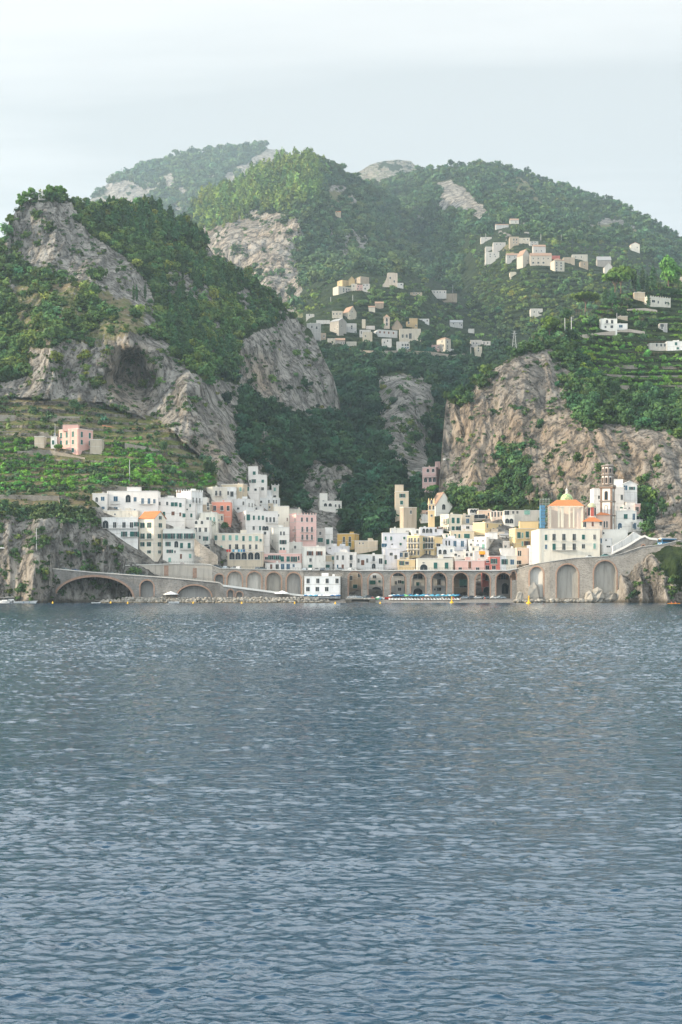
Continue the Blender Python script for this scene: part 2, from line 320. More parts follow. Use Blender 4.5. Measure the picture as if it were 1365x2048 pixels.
L1_MASKS = [('R', [(-700, 400), (30, 400), (60, 380), (420, 380), (520, 540), (640, 660), (600, 700), (520, 650), (490, 690), (480, 760), (450, 760), (380, 760), (330, 700), (320, 650), (300, 560), (250, 520), (170, 460), (140, 400), (60, 402), (20, 520), (-700, 640)], 1),
            ('R', [(-700, 520), (100, 530), (180, 540), (300, 610), (330, 700), (200, 680), (150, 690), (70, 700), (60, 760), (-700, 800)], .55),
            ('R', [(470, 790), (560, 800), (740, 840), (800, 1120), (700, 1120), (740, 1010), (700, 940), (620, 935), (600, 1000), (560, 1040), (520, 960), (480, 900)], 1),
            ('R', [(-30, 1005), (190, 1015), (200, 1060), (170, 1030), (-30, 1030)], .9),
            ('G', [(-700, 780), (200, 805), (330, 850), (425, 930), (440, 990), (200, 985), (200, 1015), (-700, 1015)], 1),
            ('G', [(560, 835), (735, 850), (735, 925), (600, 925)], 1),
            ('G', [(150, 690), (240, 690), (300, 660), (300, 620), (180, 560), (60, 540), (0, 600), (60, 700)], .62),
            ('r', [(15, 425), (60, 402), (130, 408), (175, 465), (250, 515), (305, 590), (290, 612), (200, 600), (120, 545), (40, 525), (10, 500)], .85), ('r', [(70, 700), (200, 670), (330, 690), (450, 820), (485, 950), (400, 905), (300, 845), (180, 805), (90, 790)], .85), ('r', [(100, 560), (150, 570), (170, 640), (120, 650)], .55), ('r', [(215, 575), (300, 610), (310, 660), (230, 640)], .5), ('r', [(340, 640), (380, 650), (390, 720), (350, 720)], .6), ('r', [(540, 590), (600, 640), (620, 660), (560, 650), (520, 620)], .6), ('r', [(325, 545), (365, 540), (425, 570), (430, 610), (350, 600)], .75), ('r', [(405, 470), (440, 500), (460, 540), (420, 525)], .6), ('r', [(395, 640), (440, 640), (470, 690), (440, 740), (400, 700)], .6), ('r', [(470, 560), (505, 555), (510, 610), (485, 650), (455, 610)], .6), ('r', [(480, 690), (530, 650), (600, 640), (660, 720), (690, 830), (610, 835), (520, 815), (480, 770)], .85), ('r', [(490, 840), (540, 850), (560, 940), (540, 1000), (500, 980)], .6), ('r', [(605, 945), (690, 925), (735, 1000), (750, 1065), (640, 1065), (605, 1000)], 1.), ('r', [(20, 560), (80, 580), (90, 680), (30, 660)], .4), ('r', [(180, 640), (300, 640), (300, 700), (200, 700)], .4),
            ('B', [(210, 690), (310, 690), (300, 850), (220, 800)], .9), ('B', [(480, 700), (560, 710), (560, 800), (490, 790)], .9), ('B', [(0, 1100), (110, 1110), (110, 1210), (0, 1210)], .5), ('B', [(350, 800), (460, 860), (470, 960), (380, 900)], .5)]
M1 = Land(
    ridge=[(300, 520), (365, 445), (385, 412), (420, 388), (450, 372), (480, 357), (505, 345), (530, 338), (550, 324), (590, 318), (620, 315), (650, 325), (690, 344), (730, 366), (770, 388), (810, 424), (850, 464), (900, 528), (935, 598), (950, 640), (1000, 662), (1040, 668), (1100, 675), (1200, 690)],
    ctrl=[(300, 560, 2100), (380, 460, 2150), (390, 420, 2300), (450, 380, 2320), (500, 350, 2350), (560, 330, 2300), (620, 322, 2200), (690, 350, 2350), (770, 395, 2500), (850, 470, 2450), (900, 535, 2250),
          (450, 500, 1880), (450, 440, 2020), (540, 420, 2000), (540, 560, 1760), (580, 600, 1690), (480, 560, 1850), (600, 450, 1860), (610, 380, 1990), (700, 450, 1980), (680, 520, 1850), (620, 540, 1800), (760, 470, 2100), (800, 520, 2020), (870, 560, 1900),
          (600, 600, 1600), (650, 575, 1560), (720, 555, 1540), (800, 550, 1580), (860, 575, 1560), (930, 610, 1620), (900, 640, 1500), (980, 665, 1440),
          (620, 640, 1370), (700, 640, 1370), (760, 620, 1420), (840, 640, 1400), (680, 585, 1480), (790, 580, 1490), (620, 680, 1310), (700, 690, 1300), (800, 700, 1300), (900, 690, 1330), (1000, 710, 1310), (1150, 720, 1300),
          (640, 720, 1250), (700, 760, 1180), (760, 740, 1190), (820, 735, 1190), (900, 760, 1180), (1000, 760, 1180), (900, 830, 1130), (1000, 850, 1100),
          (800, 780, 1090), (850, 800, 1085), (760, 800, 1110), (875, 800, 1150), (875, 900, 1120), (865, 860, 1075), (790, 860, 1020), (850, 930, 950), (700, 850, 1110), (740, 850, 1060), (740, 920, 960), (800, 950, 900), (700, 900, 1060), (880, 950, 900), (500, 800, 1300), (400, 800, 1400), (550, 950, 1100),
          (850, 985, 820), (820, 1010, 770), (760, 1070, 715), (850, 1050, 715), (930, 1010, 750), (930, 1070, 690), (700, 1130, 652), (850, 1130, 646), (1000, 1130, 646), (1000, 1040, 700), (700, 1070, 760), (650, 1200, 640), (850, 1200, 640), (1050, 1200, 644), (1200, 1200, 665), (1100, 1150, 655), (600, 1100, 700), (600, 1200, 640), (1150, 1100, 660)],
    amp=9, jit=3, scrub=.6, fl=0.022, calm=[TOWN], terr=[([(600, 590), (720, 540), (900, 560), (1010, 650), (1010, 800), (900, 790), (860, 720), (700, 690), (600, 680)], 6.5, 2.3)])
M1_MASKS = [('R', [(250, 300), (700, 300), (1100, 500), (1100, 700), (600, 690), (600, 560), (595, 480), (560, 430), (500, 420), (430, 450), (380, 460)], 1),
            ('R', [(600, 690), (1100, 690), (1100, 800), (900, 800), (885, 960), (860, 960), (870, 820), (850, 750), (760, 760), (760, 900), (800, 960), (960, 1010), (960, 1060), (700, 1120), (500, 1000), (500, 700)], 1),
            ('R', [(640, 360), (700, 370), (740, 440), (720, 520), (660, 520), (640, 470)], .45),
            ('R', [(380, 430), (600, 430), (600, 620), (500, 620), (380, 500)], 0.28),
            ('G', [(590, 600), (700, 550), (900, 565), (1010, 650), (1010, 800), (880, 780), (870, 720), (700, 695), (600, 680)], 1),
            ('R', [(590, 600), (700, 550), (900, 565), (1010, 650), (1010, 800), (880, 780), (870, 720), (700, 695), (600, 680)], .42),
            ('G', [(610, 380), (700, 380), (700, 420), (610, 420)], .8),
            ('r', [(405, 432), (480, 440), (540, 425), (600, 432), (604, 470), (598, 520), (590, 600), (560, 605), (500, 560), (440, 500), (400, 470)], .85), ('r', [(640, 350), (700, 368), (725, 420), (650, 425)], .6), ('r', [(745, 430), (800, 450), (830, 500), (770, 500)], .45), ('r', [(655, 455), (720, 450), (745, 480), (735, 520), (690, 530), (655, 500)], .6),
            ('r', [(755, 755), (800, 750), (850, 765), (868, 830), (862, 920), (820, 935), (780, 900), (762, 830)], .95),
            ('B', [(400, 420), (600, 420), (600, 620), (400, 540)], .8)]
M2 = Land(
    ridge=[(640, 400), (700, 372), (740, 368), (765, 366), (800, 352), (830, 344), (850, 340), (900, 333), (950, 330), (985, 327), (1010, 333), (1050, 348), (1080, 358), (1100, 364), (1150, 382), (1200, 398), (1230, 408), (1250, 414), (1290, 434), (1330, 458), (1365, 478), (1450, 512), (1600, 560), (1750, 620)],
    ctrl=[(640, 420, 2900), (740, 380, 2850), (850, 345, 2850), (980, 335, 2750), (1100, 368, 2700), (1200, 402, 2600), (1290, 438, 2500), (1365, 482, 2450), (1600, 565, 2500), (1750, 700, 2300),
          (800, 420, 2650), (850, 400, 2500), (900, 450, 2200), (860, 480, 2350), (880, 380, 2450), (980, 400, 2200), (980, 440, 2020), (1100, 440, 2120), (1200, 460, 2150), (1300, 490, 2100),
          (950, 500, 1850), (900, 540, 1950), (1000, 500, 1760), (1030, 485, 1740), (1100, 490, 1720), (1200, 510, 1760), (1300, 540, 1800),
          (1060, 530, 1600), (1150, 540, 1590), (1250, 555, 1600), (1000, 560, 1620), (960, 600, 1600), (930, 640, 1590), (905, 660, 1560), (1000, 620, 1530), (1100, 600, 1500), (1200, 600, 1480), (1000, 680, 1480), (1100, 660, 1440), (1250, 640, 1430), (1450, 640, 1430), (1000, 760, 1400), (1300, 760, 1380), (850, 700, 1600), (700, 600, 2200), (1700, 760, 1500)],
    amp=10, jit=3, fl=0.018, terr=[([(880, 480), (960, 470), (1100, 480), (1300, 520), (1400, 560), (1400, 700), (1000, 700), (900, 660), (960, 600)], 8, 2.2), ([(1150, 480), (1320, 490), (1320, 540), (1150, 535)], 8, 2.2)])
M2_MASKS = [('R', [(500, 300), (1900, 300), (1900, 900), (500, 900)], 1), ('r', [(870, 362), (905, 355), (945, 385), (975, 410), (1000, 440), (960, 438), (880, 430), (875, 395)], .85), ('r', [(1000, 345), (1060, 360), (1110, 430), (1020, 400)], .55), ('r', [(1150, 420), (1230, 430), (1265, 480), (1170, 475)], .6), ('G', [(1000, 345), (1060, 360), (1110, 430), (1020, 400)], .7), ('r', [(780, 400), (840, 400), (880, 440), (820, 450)], .5), ('r', [(1230, 430), (1290, 450), (1290, 500), (1220, 490)], .5), ('r', [(1000, 440), (1060, 440), (1060, 520), (980, 500)], .5), ('G', [(860, 360), (900, 350), (960, 395), (1010, 440), (960, 440), (880, 430), (870, 390)], .25),
            ('R', [(940, 500), (1000, 480), (1260, 500), (1365, 560), (1365, 700), (1000, 690), (930, 650), (960, 600)], .45), ('G', [(940, 500), (1000, 480), (1260, 500), (1365, 560), (1365, 700), (1000, 690), (930, 650), (960, 600)], 1),
            ('R', [(1180, 440), (1330, 470), (1330, 530), (1190, 530)], .5), ('G', [(1180, 440), (1330, 470), (1330, 530), (1190, 530)], .9)]
L3 = Land(
    ridge=[(872, 1040), (880, 960), (885, 900), (889, 850), (893, 800), (905, 786), (930, 775), (950, 754), (985, 740), (1010, 722), (1035, 706), (1060, 690), (1075, 674), (1100, 660), (1130, 650), (1150, 642), (1180, 626), (1200, 614), (1220, 600), (1240, 588), (1290, 580), (1330, 570), (1365, 562), (1450, 545), (1600, 540), (1800, 600)],
    ctrl=[(875, 1030, 745), (880, 980, 765), (890, 850, 796), (895, 805, 806), (950, 762, 812), (1000, 732, 814), (1060, 700, 822), (920, 900, 785), (950, 850, 788), (1000, 900, 762), (1000, 980, 742), (1100, 1000, 712), (1050, 800, 780), (1100, 850, 752), (1150, 800, 774), (1100, 720, 812), (1150, 680, 870), (1200, 640, 930), (1300, 600, 1010), (1365, 575, 1060), (1600, 560, 1100), (1700, 800, 800), (1700, 1200, 602),
          (1250, 700, 885), (1365, 700, 895), (1200, 760, 815), (1250, 790, 812), (1365, 790, 815), (1190, 830, 745), (1250, 850, 740), (1200, 950, 694), (1300, 880, 715), (1365, 850, 722), (1290, 1000, 668), (1365, 1000, 655), (1330, 1060, 634), (1300, 1085, 624), (1365, 1068, 624), (1300, 1125, 602), (1365, 1112, 601), (1450, 1100, 600), (1365, 1195, 599), (1290, 1195, 600), (1230, 1195, 608), (1180, 1195, 614),
          (1200, 1110, 632), (1100, 1140, 634), (1040, 1130, 644), (1100, 1060, 685), (1230, 1040, 655), (960, 1015, 728), (900, 1015, 740), (1160, 980, 700), (1040, 1195, 640), (980, 1195, 642), (1100, 1195, 622), (980, 1130, 648)],
    amp=5.5, jit=3, scrub=.35, fl=0.04, calm=[TOWN], flz=0.12, terr=[([(1130, 640), (1180, 615), (1240, 575), (1900, 540), (1900, 810), (1230, 800), (1180, 760), (1150, 700)], 6, 2.3)])
L3_MASKS = [('R', [(870, 760), (950, 730), (1040, 690), (1080, 650), (1160, 620), (1240, 570), (1900, 500), (1900, 860), (1365, 860), (1200, 830), (1150, 800), (1170, 740), (1110, 690), (1060, 700), (1000, 735), (950, 765), (930, 810), (900, 800)], .9),
            ('R', [(860, 1060), (880, 990), (960, 990), (1000, 960), (1030, 1000), (1100, 1010), (1100, 1060), (860, 1090)], 1),
            ('G', [(1130, 645), (1180, 620), (1240, 580), (1900, 540), (1900, 800), (1230, 800), (1190, 760), (1160, 700)], 1), ('R', [(1130, 645), (1180, 620), (1240, 580), (1900, 540), (1900, 800), (1230, 800), (1190, 760), (1160, 700)], .4),
            ('R', [(1170, 740), (1240, 790), (1365, 790), (1500, 800), (1500, 900), (1365, 870), (1290, 860), (1230, 850), (1180, 870), (1150, 830)], .85), ('R', [(1000, 905), (1050, 890), (1060, 960), (1045, 1000), (1000, 990)], .7), ('R', [(1240, 990), (1290, 960), (1310, 1010), (1300, 1070), (1260, 1060)], .8), ('R', [(1300, 1080), (1365, 1090), (1400, 1190), (1340, 1170)], .8), ('R', [(1090, 700), (1130, 690), (1180, 760), (1170, 850), (1130, 820)], .5),
            ('B', [(890, 800), (960, 780), (1150, 830), (1240, 860), (1330, 900), (1300, 1010), (1100, 1000), (930, 980)], .75)]
FAR = Land(
    ridge=[(60, 520), (120, 460), (183, 396), (200, 378), (230, 358), (270, 338), (330, 321), (380, 306), (430, 301), (470, 295), (510, 288), (526, 289), (538, 298), (570, 302), (590, 313), (640, 345), (720, 420)],
    ctrl=[(60, 540, 3700), (183, 400, 4100), (270, 345, 4300), (380, 310, 4400), (520, 292, 4500), (590, 318, 4500), (720, 430, 4600), (250, 400, 3900), (350, 360, 4000), (330, 430, 3700), (440, 400, 3600), (470, 330, 4150), (560, 330, 4100), (400, 500, 3400), (600, 450, 3600)],
    amp=26, jit=4, scrub=.6, fl=0.009, flz=0.6)
FAR_MASKS = [('r', [(0, 0)] * 3, 0), ('R', [(180, 380), (300, 320), (500, 280), (540, 295), (500, 330), (440, 345), (480, 380), (400, 400), (360, 350), (260, 360)], 1), ('R', [(60, 300), (720, 300), (720, 600), (60, 600)], .48), ('R', [(200, 360), (300, 325), (500, 284), (535, 292), (480, 330), (420, 345), (470, 390), (390, 400), (340, 350), (250, 350)], 1), ('r', [(185, 400), (230, 365), (290, 372), (300, 440), (185, 440)], .6), ('r', [(310, 350), (380, 335), (440, 350), (440, 375), (360, 385)], .5), ('r', [(470, 330), (540, 303), (600, 310), (520, 350), (400, 420), (430, 380)], .8)]
FAR2 = Land(
    ridge=[(640, 400), (690, 362), (712, 347), (740, 330), (768, 322), (800, 319), (822, 322), (834, 334), (860, 348), (940, 400)],
    ctrl=[(640, 410, 3500), (770, 325, 3700), (830, 335, 3700), (940, 420, 3600), (770, 380, 3300), (850, 400, 3300)],
    amp=14, jit=2, fl=0.01, terr=[([(680, 310), (870, 310), (870, 420), (680, 420)], 14, 2)])
ROCKM = terrain_mat('limestone_near'); ROCKF = terrain_mat('limestone_far', 0.6, veg=((0.018, 0.036, 0.014), (0.045, 0.070, 0.024)))
ROCKR = terrain_mat('limestone_right', 1.0, rock=((0.21, 0.195, 0.175), (0.40, 0.37, 0.33), (0.43, 0.32, 0.22)))
L1.build('terrain_west_cliff', 'grey limestone massif with a watchtower cliff above the town, left', ROCKM, [(-620, 1212), (420, 1212), (800, 1225)], dx=1.7, rows=420, masks=L1_MASKS)
M1.build('terrain_gorge_mountain', 'wooded gorge and round mountain above the town', ROCKF, [(300, 900), (500, 1100), (600, 1215), (1200, 1215)], dx=1.7, rows=420, masks=M1_MASKS)
M2.build('terrain_east_mountain', 'long wooded mountain with terraces and a village', ROCKF, [(640, 700), (1750, 900)], dx=2.0, rows=260, masks=M2_MASKS)
L3.build('terrain_east_cliff', 'sheer ochre and grey cliff with terraces on top, right', ROCKR, 1212, dx=1.7, rows=400, masks=L3_MASKS)
FAR.build('terrain_far_mountain', 'hazy far mountain with a wooded crest', ROCKF, [(60, 600), (720, 650)], dx=2.5, rows=140, masks=FAR_MASKS, back=(150, 5))
FAR2.build('terrain_far_knoll', 'hazy terraced knoll on the skyline', ROCKF, [(640, 440), (940, 460)], dx=2.5, rows=80, masks=[('R', [(700, 300), (860, 300), (860, 345), (700, 345)], .4), ('G', [(600, 300), (960, 300), (960, 500), (600, 500)], .45)], back=(120, 5))

# ------------------------------------------------------------------ sea
def build_sea():
    rows = [-1800, -600, -60, 4, 12]
    y_ = 13.0; ys = []
    while y_ < 640: ys.append(y_); y_ += min(1.1 * y_ * y_ / (EYE * F), .15 if y_ < 160 else .15 + (y_ - 160) * .0006)
    rows = np.array(rows + ys + [720, 900, 1500, 5600], float)
    u = np.arange(-1, 1.0001, 2 / 840.0)
    hw = np.maximum(rows, 12) * 0.275 + 18
    X = hw[:, None] * u[None]
    ext = np.array([1.3, 2.2, 6, 40, 300]); 
    XL = -hw[:, None] * ext[::-1][None]; XR = hw[:, None] * ext[None]
    lim = 4300.0
    X = np.clip(np.concatenate([XL, X, XR], 1), -lim, lim)
    # keep the outermost columns at the rim
    X[:, 0] = -lim; X[:, -1] = lim
    Y = np.repeat(rows[:, None], X.shape[1], 1)
    rng = np.random.default_rng(3); Z = np.zeros_like(X); DX = np.zeros_like(X); DY = np.zeros_like(X)
    dyr = np.abs(np.gradient(rows)); dyr = dyr[:, None]; dxc = (hw * 2 / 840)[:, None]
    xw = X + 1.1 * perlin(X * 0.10, Y * 0.10, X * 0); yw = Y + 1.1 * perlin(X * 0.10, Y * 0.10, X * 0 + 9)
    grp = np.clip(0.80 + 0.25 * perlin(X * 0.05, Y * 0.035, X * 0 + 3.1) + 0.6 * perlin(X * 0.5, Y * 0.8, X * 0 + 1.7), 0.2, 2.2)
    X, Y, xw, yw, grp = [q.astype(np.float32) for q in (X, Y, xw, yw, grp)]; Z = np.zeros_like(X); DX = np.zeros_like(X); DY = np.zeros_like(X); dyr = dyr.astype(np.float32); dxc = dxc.astype(np.float32)
    for i in range(64):
        lam = 0.10 * (1.068 ** i); th = R(262) + rng.normal() * 0.8; k = 2 * math.pi / lam; ph = rng.uniform(0, 6.28)
        st = 0.064 * math.exp(-((math.log(lam / 0.33)) / 0.88) ** 2) + 0.006
        A = st / k
        fade = np.clip((lam / (dyr * 2.2) - 0.7) / 0.6, 0, 1) * np.clip((lam / (dxc * 1.6) - 0.5) / 0.6, 0, 1)
        ri = np.where(fade[:, 0] > 0.01)[0]
        if not len(ri): continue
        r0, r1 = ri[0], ri[-1] + 1; sl = slice(r0, r1)
        p = np.float32(k) * (np.float32(math.cos(th)) * xw[sl] + np.float32(math.sin(th)) * yw[sl]) + np.float32(ph)
        g = (fade[sl] * A) * grp[sl] * (1 + 1.3 * np.clip((yw[sl] - 40) / 200, 0, 1)); sn = np.sin(p) * g
        Z[sl] += g * np.cos(p); DX[sl] -= math.cos(th) * sn; DY[sl] -= math.sin(th) * sn
    edge = (np.abs(X) <= hw[:, None] * 1.001)
    Z = np.where(edge, Z, 0); X = X + np.where(edge, DX * 1.1, 0); Y = Y + np.where(edge, DY * 1.1, 0)
    V = np.stack([X, Y, Z], -1); nr, nc = V.shape[:2]; idx = np.arange(nr * nc).reshape(nr, nc)
    fc = np.stack([idx[:-1, :-1], idx[:-1, 1:], idx[1:, 1:], idx[1:, :-1]], -1).reshape(-1, 4)
    m, nt, b = newmat('sea_water')
    b.inputs['Base Color'].default_value = (0.001, 0.038, 0.080, 1); b.inputs['Roughness'].default_value = 0.04; b.inputs['IOR'].default_value = 1.5; b.inputs['Specular IOR Level'].default_value = 0.5
    geo = N(nt, 'ShaderNodeNewGeometry'); sy = N(nt, 'ShaderNodeSeparateXYZ'); nt.links.new(geo.outputs['Position'], sy.inputs[0])
    n1 = noise(nt, 3.0, 4, 0.6, stretch=(0.6, 1.4, 1)); n2 = noise(nt, 0.8, 6, 0.66, stretch=(0.45, 1.2, 1))
    far = N(nt, 'ShaderNodeMapRange'); nt.links.new(sy.outputs[1], far.inputs[0]); far.inputs[1].default_value = 30; far.inputs[2].default_value = 140; far.inputs[3].default_value = 0.06; far.inputs[4].default_value = 0.10
    am = N(nt, 'ShaderNodeAttribute', attribute_name='open_water'); n4 = noise(nt, 1.3, 7, 0.68, stretch=(0.5, 1.2, 1))
    h0 = math_(nt, 'MULTIPLY', math_(nt, 'MULTIPLY', n4, am.outputs['Fac']), 0.55)
    h = math_(nt, 'ADD', math_(nt, 'ADD', h0, math_(nt, 'MULTIPLY', n1, 0.035)), math_(nt, 'MULTIPLY', n2, far.outputs[0]))
    bump(nt, b, h, 0.8, 1.0)
    ow = np.repeat((~edge)[..., None].astype(np.float32), 4, 2).reshape(-1, 4)
    o = np_mesh('sea', V.reshape(-1, 3), fc, m, smooth=True, attrs={'open_water': ('POINT', ow)})
    return struct(o, 'blue grey rippled sea')
build_sea()
# the sea bed, one sheet under everything out to the horizon
gm, gnt, gb = newmat('sea_bed_sand'); gb.inputs['Base Color'].default_value = (0.12, 0.11, 0.09, 1)
struct(np_mesh('ground', np.array([(-4400, -1850, -12), (4400, -1850, -12), (4400, 5700, -12), (-4400, 5700, -12)]), np.array([[0, 1, 2, 3]]), gm), 'sea bed and ground under the hills')
print('terrain', time.time() - T0)
# ------------------------------------------------------------------ plaster, stone, roof and window materials
def plaster(col, rough=.9, dirt=.55, key=None):
    k = key or 'plaster_%02x%02x%02x' % tuple(int(c * 255) for c in col)
    if k in MATS: return MATS[k]
    m, nt, b = newmat(k)
    d = tuple(c * .62 for c in col); w = tuple(min(c * 1.06, .85) for c in col)
    geo = N(nt, 'ShaderNodeNewGeometry')
    c = mixrgb(nt, ramp(nt, noise(nt, .35, 5, .7), (.35, 0), (.65, 1)), col, w)
    st = ramp(nt, noise(nt, .8, 6, .7, stretch=(1, 1, .12)), (.46, 0), (.72, dirt))       # rain streaks
    c = mixrgb(nt, st, c, d)
    c = mixrgb(nt, ramp(nt, noise(nt, .5, 6, .72), (.60, 0), (.70, dirt)), c, (.42, .38, .32))  # bare patches
    nt.links.new(c, b.inputs['Base Color']); b.inputs['Roughness'].default_value = rough
    bump(nt, b, noise(nt, 2.5, 4, .6), .25, .12); MATS[k] = m; return m
def flat(name, col, rough=.6, spec=.3, metal=0):
    if name in MATS: return MATS[name]
    m, nt, b = newmat(name); b.inputs['Base Color'].default_value = (*col, 1); b.inputs['Roughness'].default_value = rough; b.inputs['Specular IOR Level'].default_value = spec; b.inputs['Metallic'].default_value = metal
    n = noise(nt, 1.7, 4, .6); nt.links.new(mixrgb(nt, ramp(nt, n, (.35, 0), (.65, 1)), tuple(c * .82 for c in col), tuple(min(1, c * 1.12) for c in col)), b.inputs['Base Color'])
    MATS[name] = m; return m
def stone(name, a, bcol, mortar, scale=1.0):
    m, nt, b = newmat(name)
    vor = N(nt, 'ShaderNodeTexVoronoi'); vor.inputs['Scale'].default_value = 1.5 * scale
    geo = N(nt, 'ShaderNodeNewGeometry'); mp_ = N(nt, 'ShaderNodeMapping'); mp_.inputs['Scale'].default_value = (1, 1, 1.7); nt.links.new(geo.outputs['Position'], mp_.inputs[0]); nt.links.new(mp_.outputs[0], vor.inputs['Vector'])
    sc = N(nt, 'ShaderNodeSeparateColor'); nt.links.new(vor.outputs['Color'], sc.inputs[0])
    c = mixrgb(nt, sc.outputs[0], a, bcol); c = mixrgb(nt, ramp(nt, vor.outputs['Distance'], (.38, 0), (.55, .8)), c, mortar)
    c = mixrgb(nt, ramp(nt, noise(nt, .16, 6, .7, stretch=(1, 1, .5)), (.42, 0), (.68, .75)), c, tuple(x * .55 for x in a))
    pz = N(nt, 'ShaderNodeSeparateXYZ'); nt.links.new(geo.outputs['Position'], pz.inputs[0]); wz = math_(nt, 'ADD', pz.outputs[2], math_(nt, 'MULTIPLY', noise(nt, .3, 4, .7), 2.0)); c = mixrgb(nt, ramp(nt, math_(nt, 'MULTIPLY', wz, .25), (.40, .75), (.75, 0.0)), c, (.06, .052, .035))
    nt.links.new(c, b.inputs['Base Color']); b.inputs['Roughness'].default_value = .95; bump(nt, b, vor.outputs['Distance'], .5, .25); MATS[name] = m; return m
STONE = stone('rubble_stone', (.21, .20, .18), (.40, .38, .345), (.34, .32, .29)); STONE_D = stone('dark_rubble_stone', (.16, .155, .145), (.31, .30, .28), (.26, .25, .235))
BRICK = flat('pink_brick', (.34, .23, .175), .9, .1)
TILE, tnt, tb = newmat('terracotta_tiles'); MATS['tile'] = TILE
tw = N(tnt, 'ShaderNodeTexWave'); tw.inputs['Scale'].default_value = 1.2; tw.inputs['Distortion'].default_value = 1.5; tnt.links.new(N(tnt, 'ShaderNodeNewGeometry').outputs['Position'], tw.inputs['Vector'])
tnt.links.new(mixrgb(tnt, tw.outputs[0], mixrgb(tnt, ramp(tnt, noise(tnt, 1.2, 5, .7), (.35, 0), (.65, 1)), (.42, .13, .05), (.60, .24, .10)), (.55, .20, .08)), tb.inputs['Base Color']); tb.inputs['Roughness'].default_value = .9
bump(tnt, tb, tw.outputs[0], .4, .1)
TILE_OLD = flat('old_roof_tiles', (.31, .215, .16), .9, .1); DECK = flat('roof_terrace', (.42, .39, .36), .9, .1); DECKG = flat('grey_roof', (.30, .31, .32), .9, .1)
GREEN = flat('green_shutter', (.02, .115, .10), .55); BLUE = flat('blue_shutter', (.03, .10, .17), .55); PALEG = flat('pale_green_shutter', (.20, .40, .34), .6); BROWN = flat('brown_shutter', (.16, .075, .05), .6)
GLASS = flat('window_glass', (.012, .022, .028), .3, .25); TRIM = plaster((.70, .70, .67), dirt=.15, key='white_trim'); IRON = flat('dark_iron', (.04, .05, .05), .6)
BANDM = plaster((.58, .57, .53), dirt=.8, key='string_course_render')
WHITE, CREAM, SAND, PEACH, PINK, ROSE, SALMON, YELLOW, OCHRE, LILAC, GREY, TAN = ((.76, .76, .74), (.74, .70, .60), (.62, .54, .42), (.72, .56, .46), (.74, .50, .46), (.60, .20, .17), (.62, .27, .20), (.68, .54, .31), (.56, .38, .13), (.68, .69, .74), (.50, .49, .47), (.50, .43, .34))

# ------------------------------------------------------------------ mesh builder
class MB:
    def __init__(s): s.v = []; s.f = []; s.m = []; s.mats = []
    def mi(s, mat):
        if mat not in s.mats: s.mats.append(mat)
        return s.mats.index(mat)
    def poly(s, pts, mat):
        i = len(s.v); s.v += [tuple(p) for p in pts]; s.f.append(tuple(range(i, i + len(pts)))); s.m.append(s.mi(mat))
    def box(s, a, b, mat, M=None):
        (x0, y0, z0), (x1, y1, z1) = a, b; c = [(x, y, z) for z in (z0, z1) for y in (y0, y1) for x in (x0, x1)]
        if M is not None: c = [tuple(M @ Vector(p)) for p in c]
        i = len(s.v); s.v += c
        for f in ((0, 2, 3, 1), (4, 5, 7, 6), (0, 1, 5, 4), (2, 6, 7, 3), (0, 4, 6, 2), (1, 3, 7, 5)): s.f.append(tuple(i + k for k in f)); s.m.append(s.mi(mat))
    def prism(s, foot, z0, z1, mat, top=True, topmat=None):
        n = len(foot)
        for i in range(n):
            a, b = foot[i], foot[(i + 1) % n]; s.poly([(a[0], a[1], z0), (b[0], b[1], z0), (b[0], b[1], z1), (a[0], a[1], z1)], mat)
        if top: s.poly([(p[0], p[1], z1) for p in foot], topmat or mat)
    def tube(s, p0, p1, r0, r1, mat, n=8):
        p0, p1 = Vector(p0), Vector(p1); d = (p1 - p0).normalized(); u = d.orthogonal().normalized(); w = d.cross(u); i = len(s.v)
        for p, r in ((p0, r0), (p1, r1)):
            for k in range(n): a = 6.2832 * k / n; s.v.append(tuple(p + (u * math.cos(a) + w * math.sin(a)) * r))
        for k in range(n): s.f.append((i + k, i + (k + 1) % n, i + n + (k + 1) % n, i + n + k)); s.m.append(s.mi(mat))
        s.f.append(tuple(i + n + k for k in range(n))); s.m.append(s.mi(mat))
    def lathe(s, c, prof, mat, n=16):
        i = len(s.v)
        for r, z in prof:
            for k in range(n): a = 6.2832 * (k + .5) / n; s.v.append((c[0] + r * math.cos(a), c[1] + r * math.sin(a), c[2] + z))
        for j in range(len(prof) - 1):
            for k in range(n): s.f.append((i + j * n + k, i + j * n + (k + 1) % n, i + (j + 1) * n + (k + 1) % n, i + (j + 1) * n + k)); s.m.append(s.mi(mat))
    def mesh(s, name):
        me = bpy.data.meshes.new(name); me.from_pydata(s.v, [], s.f)
        for m in s.mats: me.materials.append(m)
        me.polygons.foreach_set('material_index', s.m); me.update(); return me
    def build(s, name, parent=None, smooth=False):
        me = s.mesh(name)
        if smooth: me.polygons.foreach_set('use_smooth', [True] * len(me.polygons))
        return link(bpy.data.objects.new(name, me), parent)
def empty(name, loc):
    o = bpy.data.objects.new(name, None); o.empty_display_size = .5; o.location = loc; COL.objects.link(o); return o

